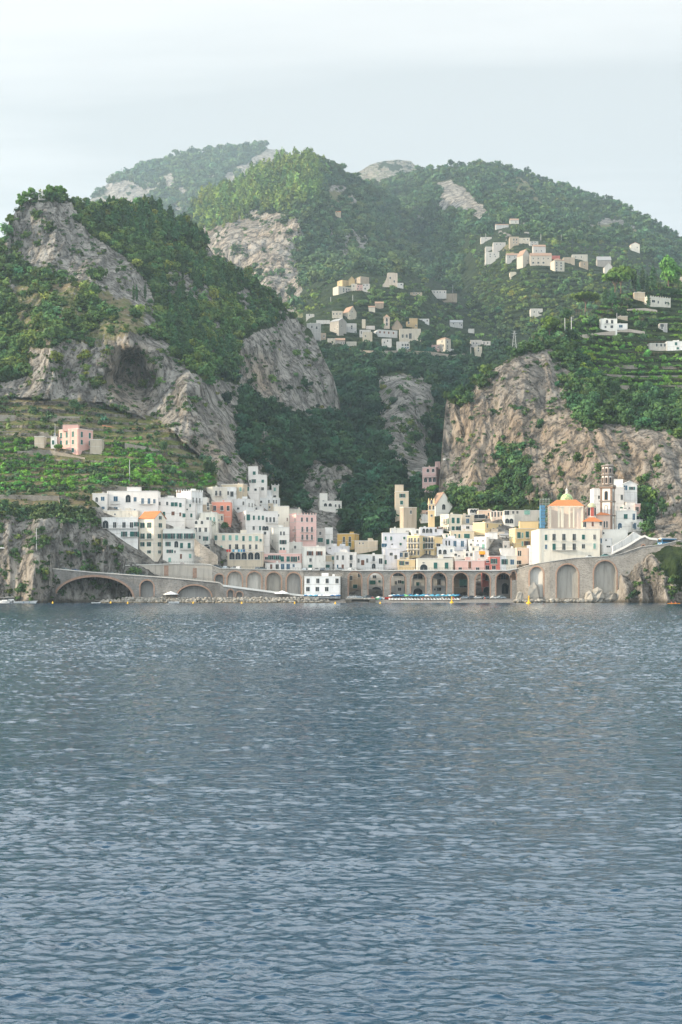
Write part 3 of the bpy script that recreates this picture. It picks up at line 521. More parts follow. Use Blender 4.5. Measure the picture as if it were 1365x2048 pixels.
WMESH = {}
def win_mesh(st, w, h):
    """window in its own frame: x along the wall, -y out of the wall, origin at its centre"""
    w *= 1.14; h *= 1.06
    k = (st, round(w, 1), round(h, 1))
    if k in WMESH: return WMESH[k]
    w, h = k[1], k[2]; m = MB(); sh = []
    arch = st in 'aAB'
    pane = {'r': BROWN, 'b': BLUE, 'g': GREEN, 'L': PALEG, 'n': BROWN, 'B': BLUE}.get(st, GLASS) if st in 'rbB' else GLASS
    def outline(hw, hh, y, n=8):
        if not arch: return [(-hw, y, -hh), (hw, y, -hh), (hw, y, hh), (-hw, y, hh)]
        r = min(hw, hh); return [(-hw, y, -hh), (hw, y, -hh)] + [(hw * math.cos(a), y, hh - r + r * math.sin(a)) for a in [math.pi * i / n for i in range(n + 1)]]
    o = outline(w / 2 + .10, h / 2 + .10, -.05); m.poly(o, TRIM); n = len(o)
    for i in range(n): a, b = o[i], o[(i + 1) % n]; m.poly([a, b, (b[0], .0, b[2]), (a[0], .0, a[2])], TRIM)
    m.poly(outline(w / 2, h / 2, -.053 if st not in 'aA' else -.056), pane)
    if st in 'dtoaABnb' and w > .7: m.box((-.03, -.085, -h / 2), (.03, -.057, h / 2 - (w / 2 if arch else 0)), TRIM)
    m.box((-w / 2 - .2, -.16, -h / 2 - .2), (w / 2 + .2, -.001, -h / 2 - .12), TRIM)
    me = m.mesh('window'); subs = []
    col = {'g': GREEN, 'o': GREEN, 'L': PALEG, 'n': BROWN, 'b': None}.get(st)
    if st in 'gL':
        for sx in (-1, 1): q = MB(); q.box((sx * w / 4 - w / 4 + .01, -.12, -h / 2 + .02), (sx * w / 4 + w / 4 - .01, -.09, h / 2 - .02), col); subs.append(q.mesh('shutter'))
    if st in 'on':
        for sx in (-1, 1): q = MB(); c = sx * (w / 2 + w * .27 + .03); q.box((c - w * .25, -.13, -h / 2), (c + w * .25, -.07, h / 2), col); subs.append(q.mesh('shutter'))
    WMESH[k] = (me, subs); return WMESH[k]
BALM = {}
def balcony_mesh(w):
    k = round(w, 1)
    if k in BALM: return BALM[k]
    m = MB(); m.box((-k / 2, -1.0, -.16), (k / 2, -.004, 0), TRIM); m.box((-k / 2, -.98, .95), (k / 2, -.92, 1.0), IRON)
    n = max(2, int(k / .33))
    for i in range(n + 1): x = -k / 2 + .03 + (k - .06) * i / n; m.box((x - .018, -.965, .001), (x + .018, -.935, .949), IRON)
    BALM[k] = m.mesh('balcony'); return BALM[k]

CROPS = dict(A=(0, 820, 3.9), B=(180, 920, 5.0556), C=(400, 920, 4.875), D=(590, 960, 5.0556), E=(780, 900, 5.0556), G=(960, 920, 3.3704), H=(1040, 900, 6.825), I=(1180, 940, 7.378), J=(380, 940, 7.583), K=(800, 980, 8.531), Q=(900, 980, 7.184),
             V=(600, 540, 6.2045), W=(780, 540, 6.2045), S=(950, 430, 4.875), T=(1120, 500, 5.571), Z=(0, 0, 1))
OCC = []
GATES = []
def lands_at(px, py):
    q = np.array([px * 1.]); r = [ld for ld, lo, hi in ((L1, -600, 790), (L3, 872, 1800), (M1, 300, 1200)) if lo < px < hi and py > ld.ridge(q)[0]]
    return r or [M2]
def H(crop, label, color, x0, xm, x1, yt, yb, wins='', roof='flat', name='house', cat='house', dY=0., Y=None, dirt=.7, wh=(1.0, 1.75), dp=9., bal='', extra='', cren=0, ang=None, down=None, band=None, roofm=None, rh=None, group=None):
    ox, oy, sc = CROPS[crop]; X = lambda v: ox + v / sc; Yy = lambda v: oy + v / sc
    px0, px1, pyt, pyb = X(x0), X(x1), Yy(yt), Yy(yb); pxm = X(xm) if xm is not None else px1
    if Y is None:
        Y = min(float(ld.base_depth(np.array([q_]), np.array([pyb]))[0]) for q_ in ((px0 * .8 + px1 * .2), (px0 + px1) / 2, (px0 * .2 + px1 * .8)) for ld in lands_at(q_, pyb)) - (2.0 if crop in 'ABCDEGHIJKQ' else 6.0) + dY
        if crop in 'BCDEGHIJKQ': Y = max(Y, 618 + (dY if dY < 0 else 0))
    OCC.append((px0, pyt, px1, pyb)); far = Y > 1250; k = Y / F
    zt, zb = EYE - (pyt - HZ) * k, EYE - (pyb - HZ) * k; dn = down if down is not None else (9 if Y < 1000 else 5); zb0 = max(zb - dn, -2)
    if 684 < (px0 + px1) / 2 < 1034 and Y < 626.5 and pyb > 1095 and crop != 'E': zb0 = max(zb0, 12.9)
    wl, wr = (pxm - px0) * k, (px1 - pxm) * k
    if xm is None: a = 0.; l1, l2 = wl, dp
    else:
        a = math.atan2(wr, wl) if ang is None else R(ang); a = min(max(a, R(14)), R(76)); l1, l2 = wl / math.cos(a), wr / math.sin(a); l2 = max(l2, 3)
    cx = (pxm - CX) * k; C0 = Vector((cx, Y, 0)); dl = Vector((-math.cos(a), math.sin(a), 0)); dr = Vector((math.sin(a), math.cos(a), 0))
    root = empty(name, (cx + (dl.x * l1 + dr.x * l2) / 2, Y + (dl.y * l1 + dr.y * l2) / 2, zb0)); O = root.location.copy()
    tag(root, label, cat, group)
    if isinstance(color, tuple):
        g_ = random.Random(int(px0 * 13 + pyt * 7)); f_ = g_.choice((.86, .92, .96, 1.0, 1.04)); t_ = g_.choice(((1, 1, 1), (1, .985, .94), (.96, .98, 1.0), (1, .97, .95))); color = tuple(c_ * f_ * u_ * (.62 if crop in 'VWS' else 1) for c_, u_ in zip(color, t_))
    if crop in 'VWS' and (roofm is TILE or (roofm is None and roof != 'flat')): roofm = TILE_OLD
    pm = plaster(color, dirt=dirt) if isinstance(color, tuple) else color
    c = C0 - Vector((O.x, O.y, 0)); foot = [c + dl * l1, c, c + dr * l2, c + dl * l1 + dr * l2]; H0 = zt - O.z
    def inset(d): m_ = (foot[0] + foot[2]) / 2; return [p + (dl * (-d if (p - m_).dot(dl) > 0 else d)) + (dr * (-d if (p - m_).dot(dr) > 0 else d)) for p in foot]
    w = MB(); rf = MB(); rp = roofm or (TILE if roof in ('hip', 'gable', 'gableR', 'shed') else DECK)
    if roof == 'flat':
        w.prism(foot, 0, H0, pm, top=False); i_ = inset(.28)
        for j in range(4):
            p, q, pi, qi = foot[j], foot[(j + 1) % 4], i_[j], i_[(j + 1) % 4]
            w.poly([(p.x, p.y, H0), (q.x, q.y, H0), (qi.x, qi.y, H0), (pi.x, pi.y, H0)], pm); w.poly([(pi.x, pi.y, H0), (qi.x, qi.y, H0), (qi.x, qi.y, H0 - .7), (pi.x, pi.y, H0 - .7)], pm)
        rf.poly([(p.x, p.y, H0 - .65) for p in i_], rp)
        if not far:  # cornice a little proud of the wall
            e_ = inset(-.12)
            for j in range(4): p, q = e_[j], e_[(j + 1) % 4]; w.poly([(p.x, p.y, H0 - .28), (q.x, q.y, H0 - .28), (q.x, q.y, H0 - .06), (p.x, p.y, H0 - .06)], TRIM if color is not STONE else pm); w.poly([(foot[j].x, foot[j].y, H0 - .06), (foot[(j + 1) % 4].x, foot[(j + 1) % 4].y, H0 - .06), (q.x, q.y, H0 - .06), (p.x, p.y, H0 - .06)], pm)
    else:
        w.prism(foot, 0, H0, pm, top=False); e_ = inset(-.35); hh = rh or min(l1, l2) * .28
        if roof == 'hip':
            m_ = (foot[0] + foot[2]) / 2; ax = dl if l1 > l2 else dr; ln = abs(l1 - l2) / 2; r0, r1 = m_ + ax * ln, m_ - ax * ln
            for j in range(4):
                p, q = e_[j], e_[(j + 1) % 4]; e = (q - p).normalized()
                if abs(e.dot(ax)) > .5: a_, b_ = (r1, r0) if e.dot(ax) > 0 else (r0, r1); rf.poly([(p.x, p.y, H0), (q.x, q.y, H0), (b_.x, b_.y, H0 + hh), (a_.x, a_.y, H0 + hh)], rp)
                else: r_ = r0 if (p - m_).dot(ax) > 0 else r1; rf.poly([(p.x, p.y, H0), (q.x, q.y, H0), (r_.x, r_.y, H0 + hh)], rp)
        elif roof in ('gable', 'gableR'):   # gable: ridge along the left face; gableR: gable on the left/front face
            ax, bx, la, lb = (dl, dr, l1, l2) if roof == 'gable' else (dr, dl, l2, l1)
            m_ = (foot[0] + foot[2]) / 2; g0, g1 = m_ + ax * la / 2, m_ - ax * la / 2
            for g, sg in ((g0, 1), (g1, -1)):
                p, q = m_ + ax * la / 2 * sg + bx * lb / 2, m_ + ax * la / 2 * sg - bx * lb / 2; w.poly([(p.x, p.y, H0), (q.x, q.y, H0), (g.x, g.y, H0 + hh)], pm)
            for sb in (1, -1):
                A_, B_ = m_ + ax * (la / 2 + .3) + bx * sb * (lb / 2 + .35), m_ - ax * (la / 2 + .3) + bx * sb * (lb / 2 + .35); g0_, g1_ = m_ + ax * (la / 2 + .3), m_ - ax * (la / 2 + .3)
                t = .18; rf.poly([(A_.x, A_.y, H0 - .1), (B_.x, B_.y, H0 - .1), (g1_.x, g1_.y, H0 + hh + .05), (g0_.x, g0_.y, H0 + hh + .05)], rp)
                rf.poly([(A_.x, A_.y, H0 - .1 + t), (B_.x, B_.y, H0 - .1 + t), (g1_.x, g1_.y, H0 + hh + .05 + t), (g0_.x, g0_.y, H0 + hh + .05 + t)], rp)
                for u, v_ in ((A_, g0_), (B_, g1_)): rf.poly([(u.x, u.y, H0 - .1), (v_.x, v_.y, H0 + hh + .05), (v_.x, v_.y, H0 + hh + .05 + t), (u.x, u.y, H0 - .1 + t)], rp)
                rf.poly([(A_.x, A_.y, H0 - .1), (B_.x, B_.y, H0 - .1), (B_.x, B_.y, H0 - .1 + t), (A_.x, A_.y, H0 - .1 + t)], rp)
        w.poly([(p.x, p.y, H0 - .01) for p in foot], pm)
    for ex in (e for e in extra.split('|') if e):     # raised blocks on top: x0,x1,ytop
        a0, a1, at_ = [float(t) for t in ex.split(',')]; q0, q1 = (X(a0) - CX) * k - O.x, (X(a1) - CX) * k - O.x; z1 = EYE - (Yy(at_) - HZ) * k - O.z
        sb = 1.0 if a > 0 else .4; yb_ = C0.y - O.y + sb + (2.5 if a > 0 else 0); zc_ = H0 - 1.1
        w.box((q0, yb_, zc_), (q1, yb_ + min(5, l2 - 1.2) * .8, z1), pm); rf.box((q0 - .12, yb_ - .12, z1), (q1 + .12, yb_ + min(5, l2 - 1.2) * .8 + .12, z1 + .12), rp)
    if cren:
        for A_, B_ in ((foot[0], foot[1]), (foot[1], foot[2])):
            n = max(2, int((B_ - A_).length / cren)); 
            for i in range(n + 1): p = A_ + (B_ - A_) * (i / n) * .98; w.box((p.x - .2, p.y + .0, H0 + .003), (p.x + .2, p.y + .35, H0 + .75), pm)
    if not far and H0 > 9 and random.Random(int(px1 * 11 + pyb)).random() < .7:      # storey bands, part of the wall's own surface
        zc = H0 - 3.6
        while zc > max(H0 - 15, 2.2):
            for A_, B_ in ((foot[0], foot[1]),) + (((foot[1], foot[2]),) if xm is not None else ()):
                e = (B_ - A_).normalized(); n_ = Vector((e.y, -e.x, 0)); A2, B2 = A_ + n_ * .05, B_ + n_ * .05
                w.poly([(A2.x, A2.y, zc), (B2.x, B2.y, zc), (B2.x, B2.y, zc + .16), (A2.x, A2.y, zc + .16)], BANDM); w.poly([(A_.x, A_.y, zc + .16), (B_.x, B_.y, zc + .16), (B2.x, B2.y, zc + .16), (A2.x, A2.y, zc + .16)], BANDM)
            zc -= 3.7
    w.build('wall', root); rf.build('roof', root)
    if not far and roof == 'flat' and l1 > 6:
        rng = random.Random(int(px0 * 7 + pyt)); ch = MB()
        q = foot[0] + (foot[1] - foot[0]) * rng.uniform(.15, .85) + dr * rng.uniform(1.5, 4); s_ = rng.uniform(.35, .6); ch.box((q.x - s_, q.y - .3, H0 - .62), (q.x + s_, q.y + .3, H0 + rng.uniform(.3, 1.0)), pm); ch.build('chimney', root)
    if not far and l1 > 5 and H0 > 9:
        rng = random.Random(int(px1 * 11 + pyb)); dp_ = MB(); t = rng.choice((.03, .97)) ; q = foot[0] + (foot[1] - foot[0]) * t; n_ = Vector((-dl.y, dl.x, 0)); n_ = n_ if n_.dot(dr) < 0 else -n_
        q = q + n_ * .12; dp_.tube((q.x, q.y, max(0, H0 - 22)), (q.x, q.y, H0 - .3), .06, .06, DECKG, 5); dp_.build('drainpipe', root)
    if not far and roof == 'flat' and l1 > 7 and l2 > 5:
        rng = random.Random(int(px1 * 5 + pyt)); an = MB(); q = foot[3] + (foot[2] - foot[3]) * rng.uniform(.2, .8) - dr * 1.0; an.tube((q.x, q.y, H0 - .7), (q.x, q.y, H0 + 2.4), .045, .03, IRON, 4)
        for k_ in range(3): an.box((q.x - .5 + k_ * .1, q.y - .02, H0 + 1.6 + k_ * .3), (q.x + .5 - k_ * .1, q.y + .02, H0 + 1.64 + k_ * .3), IRON)
        an.build('antenna', root)
        if rng.random() < .5 and not extra:
            q = foot[0] + (foot[1] - foot[0]) * rng.uniform(.3, .7) + dr * (l2 * .6); s_ = rng.uniform(1.0, 1.7); hb_ = MB(); hb_.box((q.x - s_, q.y - .9, H0 - .649), (q.x + s_, q.y + .9, H0 + rng.uniform(1.0, 1.7)), pm); hb_.build('roof_hut', root)
    yawL = math.atan2(-dl.y, -dl.x); yawR = math.atan2(dr.y, dr.x)
    def place(px, z, out=0.):
        if px <= pxm + .01 and wl > .5: s_ = (pxm - px) * k / math.cos(a); p = c + dl * min(s_, l1 - .2); return Vector((p.x, p.y, z)), yawL
        s_ = (px - pxm) * k / max(math.sin(a), .2); p = c + dr * min(s_, l2 - .2); return Vector((p.x, p.y, z)), yawR
    for row in (r for r in wins.split('|') if r):
        head, xs = row.split(':'); st = head[0]; hd = head[1:]; ww, h_ = wh; balc = False
        if '*' in hd: hd, sz = hd.split('*'); ww, h_ = [float(t) for t in sz.split('x')]
        yc = float(hd)
        if st == 't': h_ = max(h_, 2.3); balc = True
        if st == 'a' and '*' not in head: ww, h_ = ww * 1.15, h_ * 1.15
        for xv in xs.split(','):
            p, yw = place(X(float(xv)), EYE - (Yy(yc) - HZ) * k - O.z)
            if yw == yawR and xm is not None and a < R(45) and False: pass
            me, subs = win_mesh('d' if st == 't' else st, ww, h_)
            o = bpy.data.objects.new('window', me); o.location = p; o.rotation_euler = (0, 0, yw); link(o, root)
            if Y < 900:
                for s_ in subs: link(bpy.data.objects.new('shutter', s_), o)
            if balc and Y < 900:
                b_ = bpy.data.objects.new('balcony', balcony_mesh(1.9)); b_.location = p - Vector((0, 0, h_ / 2 + .1)); b_.rotation_euler = (0, 0, yw); link(b_, root)
    for bl in (b for b in bal.split('|') if b):
        a0, a1, yv = [float(t) for t in bl.split(',')]
        p, yw = place(X((a0 + a1) / 2), EYE - (Yy(yv) - HZ) * k - O.z); ca = max(math.cos(yw), .3)
        b_ = bpy.data.objects.new('balcony', balcony_mesh((a1 - a0) / sc * k / ca)); b_.location = p; b_.rotation_euler = (0, 0, yw); link(b_, root)
    return root
PAVE_ = flat('roof_gravel', (.33, .31, .28), .9, .1)
# ------------------------------------------------------------------ the town, house by house
H('B', 'long white villa with blue shutters and a low attic, just below the vine terraces', WHITE, 175, None, 690, 312, 505, 'b392*1.6x2:262|a390*1.9x3.2:388|b398*1.1x1.9:458|b415*1x2.4:534,598|b418*.9x1.8:653|b490*1.5x1.1:262|b505*.6x.6:455', extra='375,510,272', bal='215,310,440|500,640,445', name='villa', cat='villa', dirt=.2)
H('B', 'low white wing with an arched door at the left end of the long villa', WHITE, 25, None, 175, 335, 500, 'b392*1.4x1.7:130|a400*1x2:70|b484*1.1x1:135', dirt=.2)
H('B', 'white house with a tall loggia arch standing on the bare cliff edge', WHITE, 120, None, 486, 578, 800, 'a655*2.2x3.6:160|d657*1.2x2.3:252,346,422|o650:472|o750*1.1x2.2:348,465|g750*1.1x2.2:422', bal='122,484,690|318,486,776', dp=8)
H('B', 'tall cream house under the bright orange tiled gable roof', CREAM, 487, 655, 750, 590, 1045, 'o657*1x2.2:523,597|o657:702|o580*.8x1.4:702|o767*1x2.2:525,597|o767:695|o850:523,595|o850:694|o928*.8x1.2:596|o928*.8x1.2:695', roof='gable', bal='492,640,797', rh=3.2, ang=30, dirt=.2)
H('B', 'broad white house with plants on its roof terrace right of the orange gable', WHITE, 738, None, 1055, 695, 1045, 'o770*1.1x2.3:772,835,908,982,1032|o850:792|a852*1.5x2.6:875|g865*1.1x2.2:928,1005|o923*1.2x1.4:810|d928*.5x1:862|r975*.8x2:922|L970:1015|L1010:808', bal='745,1050,798|912,1062,902', dirt=.15)
H('B', 'small white set-back house shaded by a pergola on the terrace', WHITE, 752, None, 870, 560, 690, 'd650:815', dY=6)
H('B', 'white house with two pairs of green shutters below the vine slope', WHITE, 690, None, 960, 378, 640, 'g448*1.2x1.7:836,872|g455:916|d440*.8x1.4:705,783|r540*1.2x1.6:842|r550*.7x1.6:915|g560*1.2x1.6:953|g545:750', dirt=.3)
H('B', 'white house with a crenellated parapet and three narrow balcony doors', WHITE, 865, 1030, 1125, 312, 640, 'd460*.7x1:1015|t405*.8x2.3:1042,1072,1100|g565*.8x1.8:1027|g567*.8x1.8:1065|n315*1x1:893', cren=1.3, dirt=.3)
H('B', 'white house with two small arched attic windows', WHITE, 1062, None, 1216, 605, 860, 'a632*1x1.3:1076,1134|d705:1072,1113,1172|d782*.6x1.4:1113|o795:1172', dirt=.2)
H('B', 'cream house with narrow windows under a ruined parapet', CREAM, 1110, None, 1285, 530, 740, 'd600*1x1.8:1192|L600*.7x1.8:1222,1258|d450*.9x1.8:1195')
H('B', 'small white house behind the crenellated one', WHITE, 1115, None, 1190, 378, 520, 'g412:1130|g485*.9x2.4:1128', dY=5)
H('B', 'rounded weathered stucco house left of the salmon front', TAN, 1140, None, 1228, 445, 560, 'd490*1x1.3:1198', dY=0)
H('B', 'long stained pale wall house between the white villa and the loggia house', CREAM, 125, None, 488, 508, 620, 'd548*.5x.6:255', dY=3, dirt=.9)
H('B', 'white vaulted house tucked behind the orange gable', WHITE, 488, None, 760, 500, 640, 'g545*.9x1.6:752', dY=5, dirt=.3)
H('B', 'white stepped house joining the green shuttered and the crenellated house', WHITE, 930, None, 1075, 440, 660, 'g460*.6x1.2:1015|g560*.8x1.6:1027|d500*.5x.7:985', dY=-1, dirt=.3)
H('B', 'rough stone buttress house with a dark arch beside the road stairs', STONE, 1056, None, 1262, 870, 1060, 'a905*2.6x4.2:1180', dY=-1, roofm=PAVE_, wh=(1, 1))
H('B', 'grey stone stair block climbing behind the buttress arch', STONE, 1070, None, 1240, 800, 900, '', dY=4, roofm=PAVE_)
H('J', 'white and yellow house with a blue awning under the salmon front', CREAM, 395, None, 508, 665, 800, 'b760*1.2x.9:425|d730*.7x2:487', dY=1, dirt=.3)
H('J', 'white arched niche house joining the long white house and the tall blank one', WHITE, 1085, None, 1200, 820, 960, 'a880*1.4x2:1120,1165', dY=-4, dirt=.5)
H('J', 'small white house under the four window house', WHITE, 960, None, 1110, 545, 640, 'd590*.8x1.2:1010', dY=4)
H('J', 'small beige house at the left edge of the blank cream one', SAND, 1190, None, 1268, 500, 640, 'd565*.6x1.1:1212', dY=3)
H('C', 'low white house with a roof terrace at the foot of the pink palace', WHITE, 872, None, 1000, 800, 910, 'd850*.8x1.2:930', dY=0, dirt=.4)
H('C', 'low white roofs in front of the ochre yellow house', WHITE, 1222, None, 1400, 840, 900, 'd865*.7x1:1260,1320', dY=0, dirt=.5)
H('K', 'small white house left of the lilac white arcade house', WHITE, 200, None, 352, 665, 800, 'd715*.9x1.4:300', dY=3, dirt=.3)
H('K', 'white roof terrace wall in front of the large cream house', WHITE, 742, None, 905, 742, 840, 'g785*.7x1.2:800,850', dY=1, dirt=.5)
H('K', 'whitish house between the second yellow house and the low terrace', GREY, 740, None, 945, 1010, 1180, 'd1080*.9x1.4:930', dY=2, dirt=.5)
H('Q', 'tall cream house rising behind the red edged terrace', CREAM, 300, None, 420, 800, 980, 'd850*.7x1.4:340', dY=0, dirt=.4)
H('J', 'cream house with a curved roof and a stone flank, below the rock face', CREAM, 217, 345, 560, 252, 450, 't350*.9x2.3:398|t350*.9x2.3:458', ang=62, dY=2)
H('J', 'pale house with a red door below the crag', WHITE, 545, None, 700, 255, 440, 'd350*.9x1.6:580|d365*1.3x2.4:640|g345*.9x2:702', dY=1)
H('J', 'wide beige house with a blank wall tucked against the crag', SAND, 470, 815, 862, 208, 425, 'L290:770|d300:818', dY=6)
H('J', 'salmon red house front with white pilasters and three blue windows', SALMON, 330, None, 622, 478, 700, 'd580*1.1x2.2:378,487,582', dirt=.25, bal='345,410,640|460,520,610')
H('J', 'white terrace house above the salmon front', WHITE, 300, None, 640, 440, 500, '', dY=4)
H('J', 'white corner house with small windows right of the salmon front', WHITE, 622, 850, 965, 432, 640, 'd503*.8x1.6:812|d580*1.1x.9:732|d525*.8x1.9:893,935', dirt=.2)
H('J', 'tall white tower house with green shutters crowning the left town', WHITE, 887, None, 1165, 72, 300, 'g47*1.2x1.7:978|o168:970|g170*1.1x1.5:1107|d285*1.1x1.5:1105|d172*.7x1.4:915', extra='887,1030,-58', dirt=.25, dp=7)
H('J', 'low white house with green awning below the tower house', WHITE, 868, None, 1050, 250, 350, 'g285*1x2:885|d298*.6x1:990,1005', dY=-2)
H('J', 'little white turret with battlements at the upper edge of town', WHITE, 1242, None, 1345, 230, 420, 'L293*1x1.8:1290|d400*1.2x1:1288', cren=1.6, dp=5)
H('J', 'low white house left of the battlement turret', WHITE, 1045, None, 1242, 305, 420, 'd318*.9x.6:1155', dY=1)
H('J', 'white house with four small windows under the turret', WHITE, 1030, None, 1358, 418, 540, 'd482*1.3x1:1075|d482*.7x1.8:1200,1273,1313', dirt=.3)
H('J', 'long white house with plants on its loggia in the middle of the left town', WHITE, 505, 850, 1335, 618, 945, 'd705*.9x1.7:545|g725*.8x1.7:825|g718*1.5x2.6:887|g722*.8x1.9:970,1045,1105|d748*.8x2.2:1162,1218,1272|o873*1.1x1.6:745|d880*.9x1.7:967|g880*.7x1.9:1062|a880*1.3x2:1120,1165', bal='590,790,775|1150,1330,800', ang=74, dirt=.25)
H('J', 'long cream house with a row of pale green shutters', CREAM, 382, None, 1105, 958, 1200, 'g1028*1.1x2:397|L1028*1.1x2.2:513,612,712|g1038*1x2.1:815|L1038*1.1x2.1:918,1015|g1065*.9x1.1:1075|d1165*.9x2:610,815,915,1010|t1165*1.2x2.2:712|d1145*.8x1:398|L1172*.7x1.4:480', dirt=.4)
H('C', 'stone terrace house with five arched niches above the road', SAND, 270, None, 615, 888, 1060, 'a935*2.1x3:315,373,432,497,560', dirt=.8)
H('C', 'small white house at the foot of the ramp with a barred window', WHITE, 600, None, 680, 690, 900, 'd713*1x1.2:636|d788:690|g783*.7x1:593', dirt=.3)
H('C', 'tall plain white house with paired shuttered windows on its right side', WHITE, 675, 770, 872, 652, 910, 'd785*.6x1.2:703|d715*.7x1.6:790,820|o800*.8x1.8:797,825|g875*.8x1.9:790,820', ang=70, dirt=.35)
H('C', 'tall blank cream house with one tiny window left of the pink palace', CREAM, 717, None, 868, 447, 700, 'd540*.8x.9:765|r580*.4x1.6:853', dY=3, dirt=.25)
H('C', 'large pale pink palace with a roof balustrade and rows of white framed windows', PINK, 868, 940, 1136, 530, 850, 'd580*1x1.9:928|d580*.8x1.9:995,1045,1092|t670*1x2.3:928|t675*.8x2.2:1000,1046,1092|t750*1x2.3:928|t752*.8x2.2:1000,1046,1092', cren=1.4, ang=72, name='palace', cat='palace', dirt=.2)
H('C', 'flat roofed storey standing behind the pink palace parapet', CREAM, 868, None, 990, 478, 560, '', dY=9)
H('C', 'grey and white house with blue doors right of the pink palace', GREY, 1140, None, 1222, 668, 840, 'g780*1.1x2:1162,1188|d715*.9x1.5:1175', dY=2)
H('C', 'white box house with one green door behind the road terraces', WHITE, 1220, None, 1298, 657, 850, 'g797*1.3x2.4:1248|g798*.6x1.4:1290', dY=2)
H('C', 'white house with two pairs of reddish brown shutters by the road', WHITE, 1000, None, 1226, 842, 1072, 'n910*1.2x1.8:1075,1165|d975*.9x1.5:1080|g1035*1.6x1.3:1078', dirt=.25)
H('C', 'low white annex with a planted terrace beside the road', WHITE, 1146, None, 1295, 990, 1072, 'g1035*1.8x1.3:1170,1245', dY=-3, dirt=.15)
H('C', 'long pink house with black shuttered balcony windows above the road', PINK, 620, None, 992, 907, 1000, 'd958*1.1x1.2:650|o950*1.3x1.9:700,757|g965*1.3x2.3:805,862|o967*1.2x2.3:918|d958*.6x1.8:965', bal='730,960,995', dirt=.2)
H('C', 'white ground storey with blue doors under the long pink house', WHITE, 640, None, 990, 1003, 1075, 'd1040*1.2x2:755|b1040*1.3x2.3:808,862|b1030*.8x1.2:915|r1040*.9x2:697', dY=-1)
H('C', 'white house with a shaded row of terrace doors over the niches', WHITE, 205, None, 612, 818, 895, 'd848*1x2:232,295,425,490,550|t848*1.3x2.2:360', dY=1, dirt=.4)
H('D', 'white villa with two arches and a small tower on the rock', WHITE, 232, 250, 475, 207, 300, 'a250*1.6x1.7:310,358|d257*.8x1.4:413,450|d210*.9x.6:290', extra='250,330,128', name='villa', cat='villa', ang=76, dp=7, dirt=.2, down=14, dY=-7)
H('D', 'ochre yellow house with four green balcony doors in the middle of the town', OCHRE, 430, 608, 652, 540, 700, 't600*1x2.5:497,557|g652*1.1x2.2:497,557|d590*.8x1.8:630', dirt=.15)
H('D', 'wide blank beige wall house in the valley bottom', SAND, 608, None, 840, 612, 720, 'd640*.4x.7:655,690', dY=0)
H('D', 'small white house with terrace behind the road, left of the white arched one', WHITE, 400, None, 626, 730, 910, 'd785*.8x1.9:432,487|t785*1.1x2.4:570|r878*.9x2:485|d862*1x1.8:567|b878*.6x1.9:433', dirt=.3)
H('D', 'white house with a brown oval door and blue arched window above the arcade', WHITE, 628, None, 905, 752, 910, 'd815*.8x1.8:645,733|r835*1.3x2.2:687|t795*.9x2:798|d820*1.4x2.4:868|A870*1.5x2.2:798', dirt=.45)
H('D', 'dark pinkish low house squeezed between white neighbours', TAN, 318, None, 402, 757, 850, 'g790*1x1.6:385', dY=2)
H('D', 'pale roof terrace house behind the road in the town centre', LILAC, 330, None, 555, 668, 770, 'd690*1x.6:355', dY=8)
H('D', 'greyish white house cluster with a washing terrace', LILAC, 905, None, 1062, 690, 905, 'g830:918|d750*1.2x1.2:975|d780:1020', dirt=.6)
H('D', 'white lilac house with a slanting stair line and small green windows', LILAC, 885, None, 1152, 532, 720, 'g590*.7x1.7:918,974|g587*.9x1.1:1108|g648*.9x1.1:1070|b660*2.2x1.6:905|d650*.5x.7:985', dirt=.2)
H('D', 'white upper house with flat roof and aerials behind the lilac one', WHITE, 968, None, 1216, 485, 560, 'd535*1.3x1:1180|d517*1.5x.3:1140', dY=6)
H('D', 'sand coloured house with two blue windows and a balcony with laundry', SAND, 1050, None, 1160, 728, 850, 'b755*1.1x1.9:1077|t755*1.1x2.2:1127', dY=-1)
H('D', 'low yellow house with round corner and a dark window by the arcade road', YELLOW, 1045, None, 1218, 800, 905, 'o840:1083|d840*1.4x1.3:1135', dY=-3, dirt=.15)
H('K', 'yellow house with two storeys of green balconies, left of a pair', YELLOW, 132, 340, 432, 768, 1150, 't858*.8x2.2:168,208,262,320|t962*.8x2.4:168,212,262,320|d1068*.8x2:168,210,260,320|g835*1.5x1.7:418|g957*1.5x2.3:418', bal='135,335,890|135,335,1000', ang=30, dirt=.2)
H('K', 'yellow house with a grey side wall, right of a pair', YELLOW, 432, 597, 742, 790, 1120, 't852*.9x2.4:460,510,557|t955*1x2.4:460,508,553|d1065*.8x1.8:460,515|d935*3.6x1.3:665', bal='435,590,890|435,590,995', ang=30, dirt=.35)
H('K', 'white gabled church with a single arched window and old red roof', WHITE, 520, 612, 905, 268, 420, 'a285*1.6x2.6:753', roof='gable', rh=7.0, ang=70, name='church', cat='church', roofm=TILE_OLD, dirt=.15, down=12)
H('K', 'low white chapel wing with a shed roof left of the yellow belfry', WHITE, 357, None, 492, 400, 570, 'd395*.6x1.2:463', dY=1, roof='gable', rh=1.6, roofm=TILE_OLD)
H('K', 'large cream house with big green shutters on the front and narrow ones on its side', CREAM, 708, 865, 1062, 407, 720, 'd455*.4x.5:738,770|t530*.9x2.3:770,802|g530*1x2.6:830|d658*.8x2:770,800,835|g518*1.5x2.5:912,1002|g652*1.5x1.8:912|o650*1.1x1.8:1002', ang=60, dirt=.2)
H('K', 'house with a yellowish upper storey and one dark blue window', SAND, 1064, None, 1272, 420, 595, 'b527*1.3x2.2:1160|d448*1.9x.7:1160', dY=2, dirt=.2)
